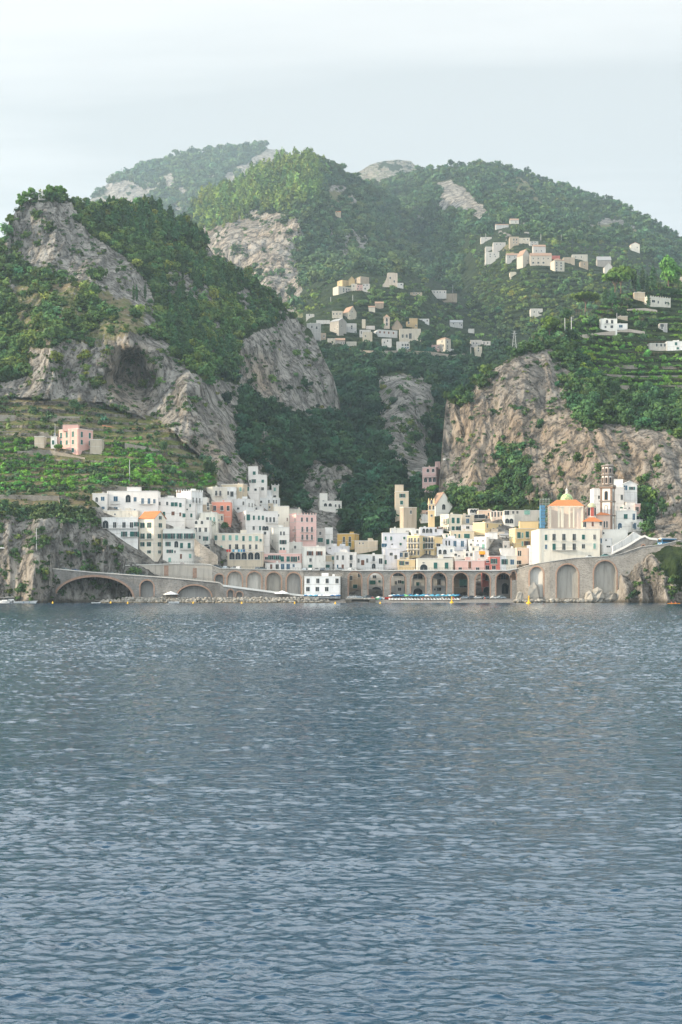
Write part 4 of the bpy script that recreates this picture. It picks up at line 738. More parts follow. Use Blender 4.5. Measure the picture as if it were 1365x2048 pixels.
H('K', 'pale blue house front under the yellowish storey', LILAC, 1064, None, 1252, 592, 720, 'd640*1.4x1.2:1160', dY=-1, dirt=.2)
H('Q', 'ochre church hall with a scalloped parapet of little arches and a trefoil window', YELLOW, 345, 512, 780, 462, 625, 'd513*.9x1.6:545,740|a570*2.6x1.8:645', name='chapel', cat='chapel', ang=40, dirt=.15, cren=0)
H('K', 'lilac white house with three arched windows behind the yellow pair', LILAC, 350, None, 740, 632, 780, 'a695*1.2x2:410,470,530|d690*.9x1.5:615|n645*1.2x1:685', dirt=.3)
H('K', 'beige house with a green canopy terrace below the cream one', SAND, 872, None, 1272, 692, 850, 'g785*.8x1.8:945,1015|g785*2.4x2:1145', dirt=.2)
H('K', 'pale blue house with two tall blue shuttered windows', LILAC, 735, None, 1147, 828, 1040, 'd905*.6x2.2:792,845|b917*1.2x2.6:942,1068', dirt=.15)
H('K', 'small white house with two arched windows in front of the pale blue one', WHITE, 635, None, 940, 962, 1130, 'A1055*1.1x2:688|A1055*1.4x2:770|b1035*.8x1.3:880', dY=-1, dirt=.15)
H('K', 'low white house with a red edged terrace', WHITE, 940, None, 1275, 1042, 1180, 'd1105*1x1:955|n1105*.9x1.4:1150|r1105*1.2x1.6:1220|d1125*.8x.6:1010', dirt=.3)
H('K', 'small shed with a flat red tiled roof over the cream frontage', TAN, 512, None, 752, 1120, 1165, '', roof='gable', rh=1.1, dY=4, roofm=TILE_OLD)
H('K', 'long cream house with an ochre frieze and an arched gateway on the arcade road', CREAM, 300, None, 905, 1165, 1360, 'a1322*2.8x2.6:410|g1290*1.4x2.5:610,798|d1243*.8x.5:405', Y=618, dirt=.12)
H('Q', 'long pale pink house with one brown door on the arcade road', PINK, 78, None, 500, 1008, 1150, 'r1078*1.1x2.9:287|d1128*1.2x.9:150|d1130*1.4x1:400', Y=618, dirt=.15)
H('Q', 'bright rose red house with white framed window at the arcade end', ROSE, 575, None, 722, 947, 1150, 'o1025*1.2x2.2:633|d1115*1.4x1.6:633', Y=618, dirt=.1, bal='590,680,1060')
H('Q', 'dark red annex under a white parasol next to the rose house', ROSE, 500, None, 576, 1005, 1150, 'd1018*1.3x1.1:548|d1115*1.4x1.8:540', Y=619.5, dirt=.3)
H('Q', 'white house with a green shuttered window right of the rose house', WHITE, 722, None, 812, 945, 1130, 'o1032*1.1x2.2:788', Y=618.6, dirt=.15)
H('Q', 'cream house with one dark blue window at the curve of the road', CREAM, 812, None, 962, 940, 1120, 'b1035*1.4x2.1:897', Y=619, dirt=.2)
H('Q', 'small grey house in the gap between the porthole house and the yellow palace', GREY, 770, None, 862, 735, 900, 'd805*1.2x1:800', dY=1, dirt=.6)
H('Q', 'white gabled shed with a grey roof behind the small grey house', WHITE, 720, None, 845, 650, 745, 'd690*.8x1.4:815', dY=5, roof='gable', rh=1.2, roofm=DECKG)
H('Q', 'pale stepped house under the ochre hall', SAND, 560, None, 790, 600, 700, '', dY=4)
H('Q', 'big white house with portholes and a flat pavilion roof in the right town', WHITE, 355, 530, 775, 668, 880, 'd730*.6x.6:405,480|d728*.6x.6:607,705|b808*1.1x1.9:405|L808*1.1x1.9:482|L808*1.1x2.1:612', ang=20, extra='530,700,610', bal='380,500,850|560,640,855', dirt=.35)
H('Q', 'narrow white house left of the porthole house', WHITE, 262, None, 355, 705, 880, 'd800*.8x1.8:305|d720*.5x.9:335', dY=2, dirt=.4)
awn_house = H('Q', 'white terrace house under the bright orange awning', WHITE, 350, None, 560, 868, 1010, 'd940*1.5x1.3:465', dirt=.3, dY=-1)
H('Q', 'white house with three small dark windows beside the orange awning', WHITE, 225, None, 352, 880, 1000, 'd930*.9x1.3:245,310', dY=-2, dirt=.3)
H('Q', 'cream yellow palace with bay front and green shutters', YELLOW, 880, 945, 1242, 548, 850, 'L655*.7x2.2:893,920|g650*1.5x2.7:995|L650*.7x2.3:1048|g637*1.4x2.6:1120|L770*.7x2:1048|n765*1.2x1.9:1115|d780*.7x2:920', extra='1020,1290,445', ang=74, name='palace', cat='palace', bal='975,1020,692|1100,1145,690', dirt=.12)
H('Q', 'peach house with slim windows stepping down to the wall', PEACH, 950, 960, 1148, 828, 1075, 'd910*.6x2.2:990,1018|d1040*.6x1.6:975,1000,1018', ang=76, dirt=.15)
H('Q', 'plain pale grey house box between the peach house and the church palace', LILAC, 1148, None, 1268, 792, 1060, 'd870*.5x.6:1222', dirt=.15)
H('Q', 'peach coloured small storey above the pale grey box', PEACH, 1148, None, 1262, 728, 800, 'd768*.9x1:1200', dY=4)
H('Q', 'plain white house with potted plants on its roof', WHITE, 732, None, 945, 838, 960, 'd815*.8x1:800', dY=1, dirt=.2)
H('Q', 'pinkish beige house with one dark window at the top of the right town', PEACH, 415, None, 602, 288, 420, 'd350*.5x1.4:555|d390*1.4x1.5:520', dY=2, dirt=.4)
H('Q', 'peach house under the dark green awning roof', PEACH, 602, None, 792, 305, 430, 'd345*.6x2.6:608,652|d345*.8x2.6:700|d340*.5x1.8:740', dY=1, dirt=.4)
H('Q', 'long grey stone house along the foot of the eastern cliff', GREY, 790, None, 1300, 290, 520, 'd335*2x2.6:820|d322*.9x1.3:912,972|L320*1.2x2.2:1090,1130', dY=3, dirt=.8)
H('Q', 'white loggia house with arches below the grey stone house', WHITE, 785, None, 930, 358, 510, 'a445*1.7x2.2:825,885', dY=-1, dirt=.4)
H('Q', 'white house with three small arches right of the gabled church', WHITE, 272, None, 415, 268, 350, 'a302*1.4x1.6:315,358,400', dY=2, dirt=.25)
H('Q', 'grey roofed glass veranda house behind the yellowish storey', GREY, 355, None, 466, 345, 440, 'd378*6x1.9:410', dY=1)
H('D', 'weathered beige tower house among the trees', SAND, 1016, None, 1152, 112, 290, 'o158*1.3x1.9:1088|g228*1.3x1.9:1080', extra='1016,1100,48', dp=7, dirt=.4, down=20, dY=-26)
H('D', 'old many sided stone house below the beige tower', TAN, 1066, 1100, 1235, 272, 430, 'd323*.9x1.6:1175|d300*.4x.8:1080', ang=70, dirt=.8, down=20, dY=-20)
H('E', 'pink villa with a small tower and dark arcade, alone at the mouth of the gorge', PINK, 332, 470, 515, 168, 360, 'a205*1.3x1.8:388,440|a300*1.6x2.4:365,410,452|d140*.8x1.5:492', extra='466,514,112', bal='340,480,270', name='villa', cat='villa', ang=20, dirt=.12, down=20, dY=-28)
H('E', 'tiny white chapel perched at the edge of the eastern cliff', WHITE, 540, None, 562, 85, 145, 'd115*.8x1.2:551', dp=3, dY=-5, name='chapel', cat='chapel')
# right end: palace below the church, white houses round the bell tower
PAL = H('H', 'long weathered cream palace that carries the orange roofed church', CREAM, 265, None, 1095, 1075, 1480, 'g1193*1x2.3:358|t1190*1.2x2.6:468,602,743|g1188*1.1x2:868|d1188*.9x2:1020|b1322*.9x1.8:358|g1322*1.2x2.6:468|d1322*1.2x2.6:602,743|d1315*1.1x1.8:868|L1312*.9x2.2:1020', bal='440,780,1365', Y=621, name='palace', cat='palace', dirt=.85, dp=26)
H('I', 'tall blank white house block directly behind the bell tower', WHITE, 55, None, 200, 268, 700, 'd403*.6x1.4:135', Y=648, dirt=.1)
H('I', 'white house with a chimney line and one narrow window right of the bell tower', WHITE, 345, None, 512, 252, 620, 'd403*.9x2.2:472|g572*1.4x1.5:472', Y=646, dirt=.12)
H('I', 'white roof house on the highest step right of the bell tower', WHITE, 345, None, 490, 135, 300, '', Y=656, dirt=.15)
H('I', 'white house with a curved gable and one blue window behind the bell tower', WHITE, 480, None, 700, 215, 520, 'b262*1.4x2:527|o270*1.1x1.3:623', Y=652, dirt=.1, roof='gableR', rh=1.6, roofm=TRIM)
H('I', 'white house with a roof parapet and tiny windows next to the pink one', WHITE, 500, None, 668, 520, 640, 'd575*.6x1:513,532|d562*.6x.6:583', Y=644, extra='540,668,472', dirt=.15)
H('I', 'narrow pink and white house at the right end of the town', PINK, 665, None, 752, 495, 650, 'd578*.7x1.9:688,710', Y=643, dirt=.15)
H('I', 'broad white house with a blue arched door on the church square', WHITE, 385, None, 690, 597, 880, 'g685*1.5x2:530|b690*1x2.6:650|B828*1.5x2.6:445', Y=638, dirt=.12)
H('I', 'white house with a wide balcony and two little square windows', WHITE, 640, None, 778, 757, 900, 'b828*.8x1.8:645|b828*1x2.6:668|d820*.7x.9:713,752', bal='668,805,893', Y=634, dirt=.1)
H('I', 'open white veranda house with a red roof edge at the right end', WHITE, 690, None, 780, 660, 760, 'd700*4x1.6:735', Y=640, dirt=.2)
H('I', 'blank white terrace wall house under the church square', WHITE, 165, None, 560, 875, 1130, 'b925*1x2:172|d930*.5x.8:205', Y=630, dirt=.35)
H('I', 'little white garden house behind the bush on the wall', WHITE, 160, None, 330, 1000, 1110, 'd1035*.7x.7:240|b1045*.5x2:168', Y=626, dirt=.3)
H('I', 'low white garage house beside the ramp', WHITE, 175, None, 432, 1100, 1225, 'd1130*1.4x.6:275', Y=624, dirt=.3)
H('I', 'small white tunnel kiosk beside the blue bus', WHITE, 1095, None, 1240, 962, 1040, 'd1000*1.6x2:1120|d995*2.2x2:1175|b995*.8x1.8:1225', Y=626, dirt=.2, dp=4)

# pink villa and small things on the left
H('A', 'pink villa with white corners and green shutters on the stone terraces', (.72, .46, .43), 440, 612, 702, 142, 345, 'g188*1.2x2.5:460,510|g185*1.3x2.6:565|g188*1.2x2.5:633,682|g247*1.2x2.2:460,510,565|g247*1.2x2.2:633,682|g310*1.2x2:565|d310*1.2x2:680', extra='480,600,108', name='villa', cat='villa', ang=32, dirt=.05)
H('A', 'low white and pink annex at the left side of the pink villa', WHITE, 398, None, 445, 205, 310, 'g253*1x2:416|b190*.6x1:428', dp=7)
H('A', 'grey stone annex with a flat roof right of the pink villa', TAN, 702, None, 795, 228, 345, '', dp=7, dirt=.7)
H('A', 'small square white lookout kiosk on the shore cliff', WHITE, 385, None, 438, 1078, 1128, 'd1095*1.6x2:410', Y=606, down=3, dp=4)
H('A', 'low stone shed behind the pink villa on the upper terrace', TAN, 270, None, 345, 205, 300, '', dp=6)
# the white bathing house standing in front of the arcade and the houses seen through its arches
H('D', 'long white bathing house with seven windows standing on the beach', WHITE, 97, None, 460, 972, 1150, 'd1020*1.1x1.9:135,233,327,427|d1103*1.3x1.7:133,228,323', Y=606, dp=7, dirt=.5, down=2)
for i, (x0, x1, lb, ws) in enumerate([
    (540, 672, 'shaded stone house seen through the first open arch', 'g1075*.9x1.6:600,620|d965*1x1.6:650|d990:570'),
    (735, 905, 'white house with green shutters and a round vault seen through the second open arch', 'g1035*1.2x1.6:772,800|d978*1.3x1.2:805|g1025*.9x.9:856|a1115*3.8x2.6:825'),
    (960, 1110, 'white house with a square porthole seen through the third open arch', 'd1030*1.3x1.3:1060|g1035*1x1.2:1092|d1040*.9x1.4:1022|d1105*1.2x1.2:1060|d950*4x1.8:1045'),
    (1175, 1325, 'white house with a terrace and small gateway seen through the fourth open arch', 'd975*3.6x2:1245|g1050*1.1x1.4:1242|a1135*3.6x3.4:1245')]):
    H('D', lb, WHITE if i else TAN, x0, None, x1, 918, 1160, ws, Y=627, dp=5, dirt=.5, down=1)
for x0, x1, lb, ws, cl in [(405, 590, 'white house with a long green balcony seen through the fifth open arch', 't1335*1.3x2.4:497|d1262*1.3x1.2:520|d1408*1.6x1.3:497|d1410*.6x.8:455', WHITE),
                           (650, 805, 'dark stone storehouse with a glazed front seen through the sixth open arch', 'L1340*4x2.6:755|d1370*3x1.6:745', TAN),
                           (935, 1025, 'dark red house seen through the seventh open arch', 'd1290*1.4x2.4:988|a1420*3x3:985', ROSE), (1080, 1225, 'white house above a stone stair seen through the last open arch', 'n1285*1.8x2:1148|a1400*2.6x4.5:1165', GREY)]:
    H('E', lb, cl, x0, None, x1, 1225, 1480, ws, Y=627, dp=5, dirt=.6, down=1)

# ------------------------------------------------------------------ hill villages
def HS(crop, rows):
    for r in rows: H(crop, *r[:8], **(r[8] if len(r) > 8 else {}))
HS('V', [
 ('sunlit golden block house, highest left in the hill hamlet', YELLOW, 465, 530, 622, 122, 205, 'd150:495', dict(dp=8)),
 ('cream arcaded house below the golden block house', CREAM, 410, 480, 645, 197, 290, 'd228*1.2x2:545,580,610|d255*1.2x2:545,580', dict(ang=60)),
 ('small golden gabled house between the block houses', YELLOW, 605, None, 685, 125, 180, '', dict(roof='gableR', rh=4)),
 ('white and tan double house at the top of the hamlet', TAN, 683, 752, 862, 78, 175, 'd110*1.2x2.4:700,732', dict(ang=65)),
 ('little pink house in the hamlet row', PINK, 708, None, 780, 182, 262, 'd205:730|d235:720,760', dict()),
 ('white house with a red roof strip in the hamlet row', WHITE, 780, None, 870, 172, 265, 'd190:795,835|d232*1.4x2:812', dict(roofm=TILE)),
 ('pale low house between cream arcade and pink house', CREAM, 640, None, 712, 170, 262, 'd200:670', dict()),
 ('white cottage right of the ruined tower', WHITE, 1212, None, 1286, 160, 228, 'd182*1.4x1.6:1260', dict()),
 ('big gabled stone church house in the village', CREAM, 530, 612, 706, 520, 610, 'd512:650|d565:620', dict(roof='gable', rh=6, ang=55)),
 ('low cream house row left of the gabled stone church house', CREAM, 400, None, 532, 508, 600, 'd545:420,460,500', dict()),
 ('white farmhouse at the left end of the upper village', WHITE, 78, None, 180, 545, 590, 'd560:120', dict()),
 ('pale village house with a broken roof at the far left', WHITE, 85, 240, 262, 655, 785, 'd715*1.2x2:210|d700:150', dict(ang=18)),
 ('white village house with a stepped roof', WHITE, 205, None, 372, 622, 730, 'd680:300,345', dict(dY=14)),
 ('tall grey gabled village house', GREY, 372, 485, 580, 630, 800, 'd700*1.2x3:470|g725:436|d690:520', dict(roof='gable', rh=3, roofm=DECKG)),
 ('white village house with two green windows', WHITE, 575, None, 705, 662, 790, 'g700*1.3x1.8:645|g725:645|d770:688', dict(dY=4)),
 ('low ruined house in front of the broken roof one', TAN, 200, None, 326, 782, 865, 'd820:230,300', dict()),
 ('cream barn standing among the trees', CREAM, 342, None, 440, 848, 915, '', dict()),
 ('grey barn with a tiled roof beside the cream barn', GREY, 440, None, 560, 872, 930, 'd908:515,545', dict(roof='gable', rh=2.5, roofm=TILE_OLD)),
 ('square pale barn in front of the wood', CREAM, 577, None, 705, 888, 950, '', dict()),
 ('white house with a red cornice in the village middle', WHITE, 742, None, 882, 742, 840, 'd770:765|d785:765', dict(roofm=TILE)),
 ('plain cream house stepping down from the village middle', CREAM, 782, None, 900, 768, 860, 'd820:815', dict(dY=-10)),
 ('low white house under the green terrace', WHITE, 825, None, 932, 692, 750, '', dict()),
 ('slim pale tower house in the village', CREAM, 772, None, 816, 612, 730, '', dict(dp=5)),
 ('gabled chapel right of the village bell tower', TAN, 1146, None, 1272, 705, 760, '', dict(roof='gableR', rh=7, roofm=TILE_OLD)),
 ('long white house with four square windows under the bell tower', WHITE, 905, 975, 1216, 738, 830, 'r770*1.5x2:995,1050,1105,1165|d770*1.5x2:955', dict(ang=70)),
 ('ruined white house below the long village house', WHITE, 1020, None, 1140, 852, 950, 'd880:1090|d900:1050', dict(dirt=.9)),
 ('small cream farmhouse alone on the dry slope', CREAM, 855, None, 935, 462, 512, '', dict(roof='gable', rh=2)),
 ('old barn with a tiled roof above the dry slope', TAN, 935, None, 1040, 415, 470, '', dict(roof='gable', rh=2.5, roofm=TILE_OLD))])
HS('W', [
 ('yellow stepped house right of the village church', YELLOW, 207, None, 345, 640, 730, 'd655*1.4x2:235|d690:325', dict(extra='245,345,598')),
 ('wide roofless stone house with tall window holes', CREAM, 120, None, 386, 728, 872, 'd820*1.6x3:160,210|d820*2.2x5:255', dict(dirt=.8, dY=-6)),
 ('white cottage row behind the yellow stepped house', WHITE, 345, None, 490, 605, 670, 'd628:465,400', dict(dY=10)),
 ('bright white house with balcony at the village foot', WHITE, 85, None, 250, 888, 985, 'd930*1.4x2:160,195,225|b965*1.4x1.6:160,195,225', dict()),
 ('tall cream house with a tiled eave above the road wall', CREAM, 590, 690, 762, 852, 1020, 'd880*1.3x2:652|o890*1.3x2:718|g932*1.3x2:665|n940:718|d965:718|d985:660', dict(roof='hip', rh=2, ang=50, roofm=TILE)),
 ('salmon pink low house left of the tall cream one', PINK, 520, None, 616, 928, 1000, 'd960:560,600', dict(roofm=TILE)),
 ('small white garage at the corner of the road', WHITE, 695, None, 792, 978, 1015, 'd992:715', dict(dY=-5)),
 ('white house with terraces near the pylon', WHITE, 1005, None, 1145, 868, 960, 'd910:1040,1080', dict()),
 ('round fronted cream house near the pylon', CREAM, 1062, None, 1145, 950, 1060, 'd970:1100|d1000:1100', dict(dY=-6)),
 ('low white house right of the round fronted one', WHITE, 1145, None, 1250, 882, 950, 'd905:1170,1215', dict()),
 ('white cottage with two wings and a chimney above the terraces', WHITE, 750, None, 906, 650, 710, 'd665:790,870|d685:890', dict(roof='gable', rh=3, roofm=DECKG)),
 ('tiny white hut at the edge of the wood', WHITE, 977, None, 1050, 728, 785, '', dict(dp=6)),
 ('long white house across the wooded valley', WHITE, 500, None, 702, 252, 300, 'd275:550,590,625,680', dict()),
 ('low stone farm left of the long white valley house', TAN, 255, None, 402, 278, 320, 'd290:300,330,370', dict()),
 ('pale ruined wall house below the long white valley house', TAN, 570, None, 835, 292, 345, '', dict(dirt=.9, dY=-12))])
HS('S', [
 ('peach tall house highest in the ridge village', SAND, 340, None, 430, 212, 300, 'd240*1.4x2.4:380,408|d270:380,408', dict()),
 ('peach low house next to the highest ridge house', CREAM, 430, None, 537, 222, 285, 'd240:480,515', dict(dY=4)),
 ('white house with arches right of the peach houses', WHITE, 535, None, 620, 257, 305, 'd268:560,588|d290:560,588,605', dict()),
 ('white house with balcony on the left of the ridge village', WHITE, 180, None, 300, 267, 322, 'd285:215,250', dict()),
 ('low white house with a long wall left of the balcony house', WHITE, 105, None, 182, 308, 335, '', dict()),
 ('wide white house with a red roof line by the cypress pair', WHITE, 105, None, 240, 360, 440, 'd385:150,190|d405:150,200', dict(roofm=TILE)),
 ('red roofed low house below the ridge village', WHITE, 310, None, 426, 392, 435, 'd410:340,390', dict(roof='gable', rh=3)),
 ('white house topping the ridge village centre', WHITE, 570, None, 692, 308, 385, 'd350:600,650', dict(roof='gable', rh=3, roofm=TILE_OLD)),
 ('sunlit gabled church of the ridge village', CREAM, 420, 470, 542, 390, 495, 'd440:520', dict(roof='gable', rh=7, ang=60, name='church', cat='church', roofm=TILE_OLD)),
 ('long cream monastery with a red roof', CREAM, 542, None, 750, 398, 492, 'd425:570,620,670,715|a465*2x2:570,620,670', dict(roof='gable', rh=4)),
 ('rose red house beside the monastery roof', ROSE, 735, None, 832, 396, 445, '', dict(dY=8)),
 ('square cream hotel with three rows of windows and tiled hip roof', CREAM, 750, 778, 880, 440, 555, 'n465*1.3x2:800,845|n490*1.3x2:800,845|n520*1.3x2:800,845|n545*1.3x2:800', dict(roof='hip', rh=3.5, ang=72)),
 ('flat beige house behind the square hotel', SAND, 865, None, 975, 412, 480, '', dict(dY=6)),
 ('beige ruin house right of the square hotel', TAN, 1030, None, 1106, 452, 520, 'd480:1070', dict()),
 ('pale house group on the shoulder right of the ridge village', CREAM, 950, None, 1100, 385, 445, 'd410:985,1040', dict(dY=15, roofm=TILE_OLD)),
 ('grey roofed farm above the umbrella pines', GREY, 1195, None, 1330, 440, 520, '', dict(roof='gable', rh=5, roofm=DECKG, dY=10)),
 ('sunlit white gable house above the umbrella pines', WHITE, 1265, None, 1342, 505, 590, 'd530:1320', dict(roof='gableR', rh=5)),
 ('small white house alone on the terraced slope', WHITE, 545, None, 662, 912, 965, 'd945:625,580', dict()),
 ('low white house just under the bare scree', WHITE, 205, None, 330, 97, 125, '', dict(roof='gable', rh=2)),
 ('white house highest on the eastern mountain', WHITE, 345, None, 430, 50, 92, 'd70:400', dict(roof='gable', rh=3, roofm=TILE_OLD)),
 ('little white box house above the ridge village', WHITE, 487, None, 531, 165, 195, '', dict()),
 ('cream cottage on the path below the ridge church', CREAM, 345, None, 405, 555, 590, '', dict()),
 ('white farm right of the mountain scree', WHITE, 60, None, 165, 215, 245, 'd228:110', dict())])
H('Z', 'lone gabled cottage on the far right terraces', CREAM, 1262, None, 1280, 489, 502, 'd495:1275', roof='gableR', rh=3)
H('Z', 'tiny farmhouse near the top of the round mountain', TAN, 668, None, 682, 424, 432, '', roof='gable', rh=2)
HS('T', [
 ('white cube villa with two windows above the eastern cliff', WHITE, 455, None, 640, 765, 890, 'o797*1.1x1.8:527|d800*1.3x2.1:583|d858*1x1.2:510|d855*1.4x1.6:580', dict(dirt=.1, name='villa', cat='villa', bal='500,550,820')),
 ('low white wing with a terrace beside the cube villa', WHITE, 640, None, 756, 818, 885, 'b850*2x1.6:680', dict(dirt=.2)),
 ('stone outhouse above the low wing', TAN, 650, None, 756, 735, 800, '', dict(dY=6)),
 ('pale villa with a crenellated terrace among olive trees', CREAM, 905, 990, 1265, 515, 620, 'd565*2.4x1.6:1050|d570:1110,1200,1235', dict(name='villa', cat='villa', cren=2.0, ang=65)),
 ('white bungalow with green windows at the right edge', WHITE, 1195, None, 1420, 1015, 1110, 'g1045*1.3x1.8:1295|g1095*1.3x1.2:1315', dict()),
 ('low grey bungalow left of the white one', GREY, 1000, None, 1196, 1038, 1100, 'd1060:1080,1130,1170', dict()),
 ('beige house behind the round pine at the right edge', SAND, 1315, None, 1420, 250, 365, '', dict()),
 ('grey stone ruin beside the olive grove', GREY, 1115, None, 1200, 818, 895, 'd840:1130,1150|d865:1140', dict(dirt=.9, dp=5)),
 ('old stone ramp house on the olive terraces', TAN, 830, None, 950, 470, 560, '', dict(dirt=.9))])
print('town', time.time() - T0)
# ------------------------------------------------------------------ sea front: walls, arches and roads
def Z_(py, Y): return EYE - (py - HZ) / F * Y
def arcade(name, cat, label, px0, px1, top, bot, Yf, arches, mat, thick=5., infill=None, ring=BRICK, cop=None, copw=.35, step=6, rail=False, copmat=None):
    """wall along the shore from px0 to px1; arches = (centre, halfwidth, crown, spring, foot[, open])"""
    yf = (lambda p: float(np.interp(p, *np.array(Yf).T))) if isinstance(Yf, list) else (lambda p: Yf)
    tp = lambda p: float(np.interp(p, *np.array(top, float).T)); bt = lambda p: float(np.interp(p, *np.array(bot, float).T)) if isinstance(bot, list) else bot
    O = PV((px0 + px1) / 2, 1200, yf((px0 + px1) / 2)); root = empty(name, O); tag(root, label, cat)
    S = list(np.arange(px0, px1, step)) + [px1]
    for a in arches: S += [a[0] - a[1] + 2 * a[1] * (1 - math.cos(math.pi * i / 14)) / 2 for i in range(15)]
    S = sorted(set(round(x, 3) for x in S)); m = MB()
    def low(p, side):
        for a in arches:
            if abs(p - a[0]) < a[1] - 1e-3 or (abs(p - a[0]) <= a[1] + 1e-3 and ((side > 0) == (p < a[0]))):
                t = min(1, abs(p - a[0]) / a[1]); return a[3] - (a[3] - a[2]) * math.sqrt(max(0, 1 - t * t)), a
        return bt(p), None
    V = lambda p, py, d: PV(p, py, yf(p)) + Vector((0, d, 0)) - O
    for a_, b_ in zip(S[:-1], S[1:]):
        (la, A), (lb, B) = low(a_, 1), low(b_, -1)
        m.poly([V(a_, la, 0), V(b_, lb, 0), V(b_, tp(b_), 0), V(a_, tp(a_), 0)], mat)
        m.poly([V(a_, tp(a_), 0), V(b_, tp(b_), 0), V(b_, tp(b_), thick), V(a_, tp(a_), thick)], mat)
        m.poly([V(a_, la, thick), V(b_, lb, thick), V(b_, tp(b_), thick), V(a_, tp(a_), thick)], mat)
        if A is not None:
            m.poly([V(a_, la, 0), V(b_, lb, 0), V(b_, lb, thick), V(a_, la, thick)], mat)
            if A[4] < bt(a_) - .5: m.poly([V(a_, bt(a_), 0), V(b_, bt(b_), 0), V(b_, A[4], 0), V(a_, A[4], 0)], mat); m.poly([V(a_, A[4], 0), V(b_, A[4], 0), V(b_, A[4], thick), V(a_, A[4], thick)], mat)
    for A in arches:
        for s_ in (-1, 1): p = A[0] + s_ * A[1]; m.poly([V(p, A[4], 0), V(p, A[3], 0), V(p, A[3], thick), V(p, A[4], thick)], mat)
    for p in (px0, px1): m.poly([V(p, bt(p), 0), V(p, tp(p), 0), V(p, tp(p), thick), V(p, bt(p), thick)], mat)
    m.build('wall', root)
    for A in arches:
        q = MB(); pts = [(A[0] + A[1] * math.cos(t), A[3] - (A[3] - A[2]) * math.sin(t)) for t in [math.pi * i / 20 for i in range(21)]]
        rw = 2.6 if A[1] < 40 else 4.5; oth = [(A[0] + (A[1] + rw) * math.cos(t), A[3] - (A[3] - A[2] + rw) * math.sin(t)) for t in [math.pi * i / 20 for i in range(21)]]
        if A[3] < A[4] - 4: pts = [(pts[0][0], A[4])] + pts + [(pts[-1][0], A[4])]; oth = [(pts[0][0] + rw * .8, A[4])] + oth + [(pts[-1][0] - rw * .8, A[4])]
        for i in range(len(pts) - 1):
            a, b, c, d = pts[i], pts[i + 1], oth[i + 1], oth[i]; q.poly([V(*a, -.08), V(*b, -.08), V(*c, -.08), V(*d, -.08)], ring); q.poly([V(*a, -.08), V(*b, -.08), V(*b, .3), V(*a, .3)], ring); q.poly([V(*d, -.08), V(*c, -.08), V(*c, .1), V(*d, .1)], ring)
        q.build('arch_ring', root)
        if infill is not None and not (len(A) > 5 and A[5] == 'open'):
            q = MB(); im = A[5] if len(A) > 5 else infill
            pp = [(A[0] + A[1] * math.cos(t), A[3] - (A[3] - A[2]) * math.sin(t)) for t in [math.pi * i / 12 for i in range(13)]]
            q.poly([V(p, y, thick * .45) for p, y in pp] + [V(A[0] - A[1], A[4], thick * .45), V(A[0] + A[1], A[4], thick * .45)], im); q.build('arch_infill', root)
    if cop is not None:
        q = MB()
        for a_, b_ in zip(S[:-1], S[1:]):
            za, zb = V(a_, tp(a_), 0), V(b_, tp(b_), 0); u = Vector((0, 0, cop)); f = Vector((0, -copw, 0)); k_ = Vector((0, .45, 0)); l = Vector((0, 0, .004))
            q.poly([za + f, zb + f, zb + f + u, za + f + u], copmat or TRIM); q.poly([za + f + u, zb + f + u, zb + k_ + u, za + k_ + u], copmat or TRIM); q.poly([za + k_ + l, zb + k_ + l, zb + k_ + u, za + k_ + u], copmat or TRIM); q.poly([za + f, zb + f, zb + l, za + l], copmat or TRIM)
        q.build('coping', root)
    if rail:
        q = MB(); h0 = (cop or 0)
        p = px0
        while p < px1: b = V(p, tp(p), .2) + Vector((0, 0, h0)); q.tube(b, b + Vector((0, 0, 1.05)), .035, .035, IRON, 5); p += 3.2
        for hh in (.5, 1.03):
            for a_, b_ in zip(S[:-1], S[1:]): q.tube(V(a_, tp(a_), .2) + Vector((0, 0, h0 + hh)), V(b_, tp(b_), .2) + Vector((0, 0, h0 + hh)), .028, .028, IRON, 4)
        q.build('railing', root)
    return root
def strip(name, label, pts, mat):
    """pts: (px, py at the front edge, Yfront, Yback) flat road strip"""
    v = []; f = []
    for i, (px, py, y0, y1) in enumerate(pts):
        z = Z_(py, y0); x = (px - CX) / F * y0; v += [(x, y0, z), ((px - CX) / F * y1, y1, z + .02)]
        if i: f.append([2 * i - 2, 2 * i, 2 * i + 1, 2 * i - 1])
    return struct(np_mesh(name, np.array(v), np.array(f), mat), label)
ASPH = flat('asphalt', (.10, .10, .10), .9, .15); PAVE = flat('pale_paving', (.36, .34, .30), .9, .15)
BEACHM, bnt_, bb_ = newmat('beach_shingle'); bb_.inputs['Roughness'].default_value = .95
bnt_.links.new(mixrgb(bnt_, ramp(bnt_, noise(bnt_, 1.5, 7, .75), (.35, 0), (.65, 1)), (.13, .125, .12), (.27, .255, .235)), bb_.inputs['Base Color'])
COPM = plaster((.55, .53, .49), dirt=.6, key='old_coping')
INF = plaster((.36, .345, .31), dirt=1.0, key='grey_render'); INFD = plaster((.33, .33, .32), dirt=.9, key='dark_render'); INFW = plaster((.56, .55, .51), dirt=1.0, key='white_render')
arcade('bridge', 'road bridge', 'long stone road bridge with one wide low brick arch over the sea, far left', 104, 447, [(104, 1138), (180, 1145), (346, 1157), (439, 1166), (447, 1172)], 1209, 598.,
       [(188.5, 77, 1154, 1196, 1208, 'open'), (294.4, 13, 1161, 1174, 1193), (389, 34, 1171, 1194, 1195)], STONE_D, thick=7, infill=INFD, cop=.45, rail=True, copmat=COPM)
arcade('ramp', 'ramp', 'curving ramp wall with white parapet going down to the beach', 447, 606, [(447, 1173), (500, 1180), (554, 1187), (606, 1193)], 1209, [(447, 598.), (606, 602.)], [(461.5, 5.5, 1180, 1186, 1194), (479, 6, 1184, 1189, 1195)], STONE_D, thick=4, infill=INFD, cop=.8)
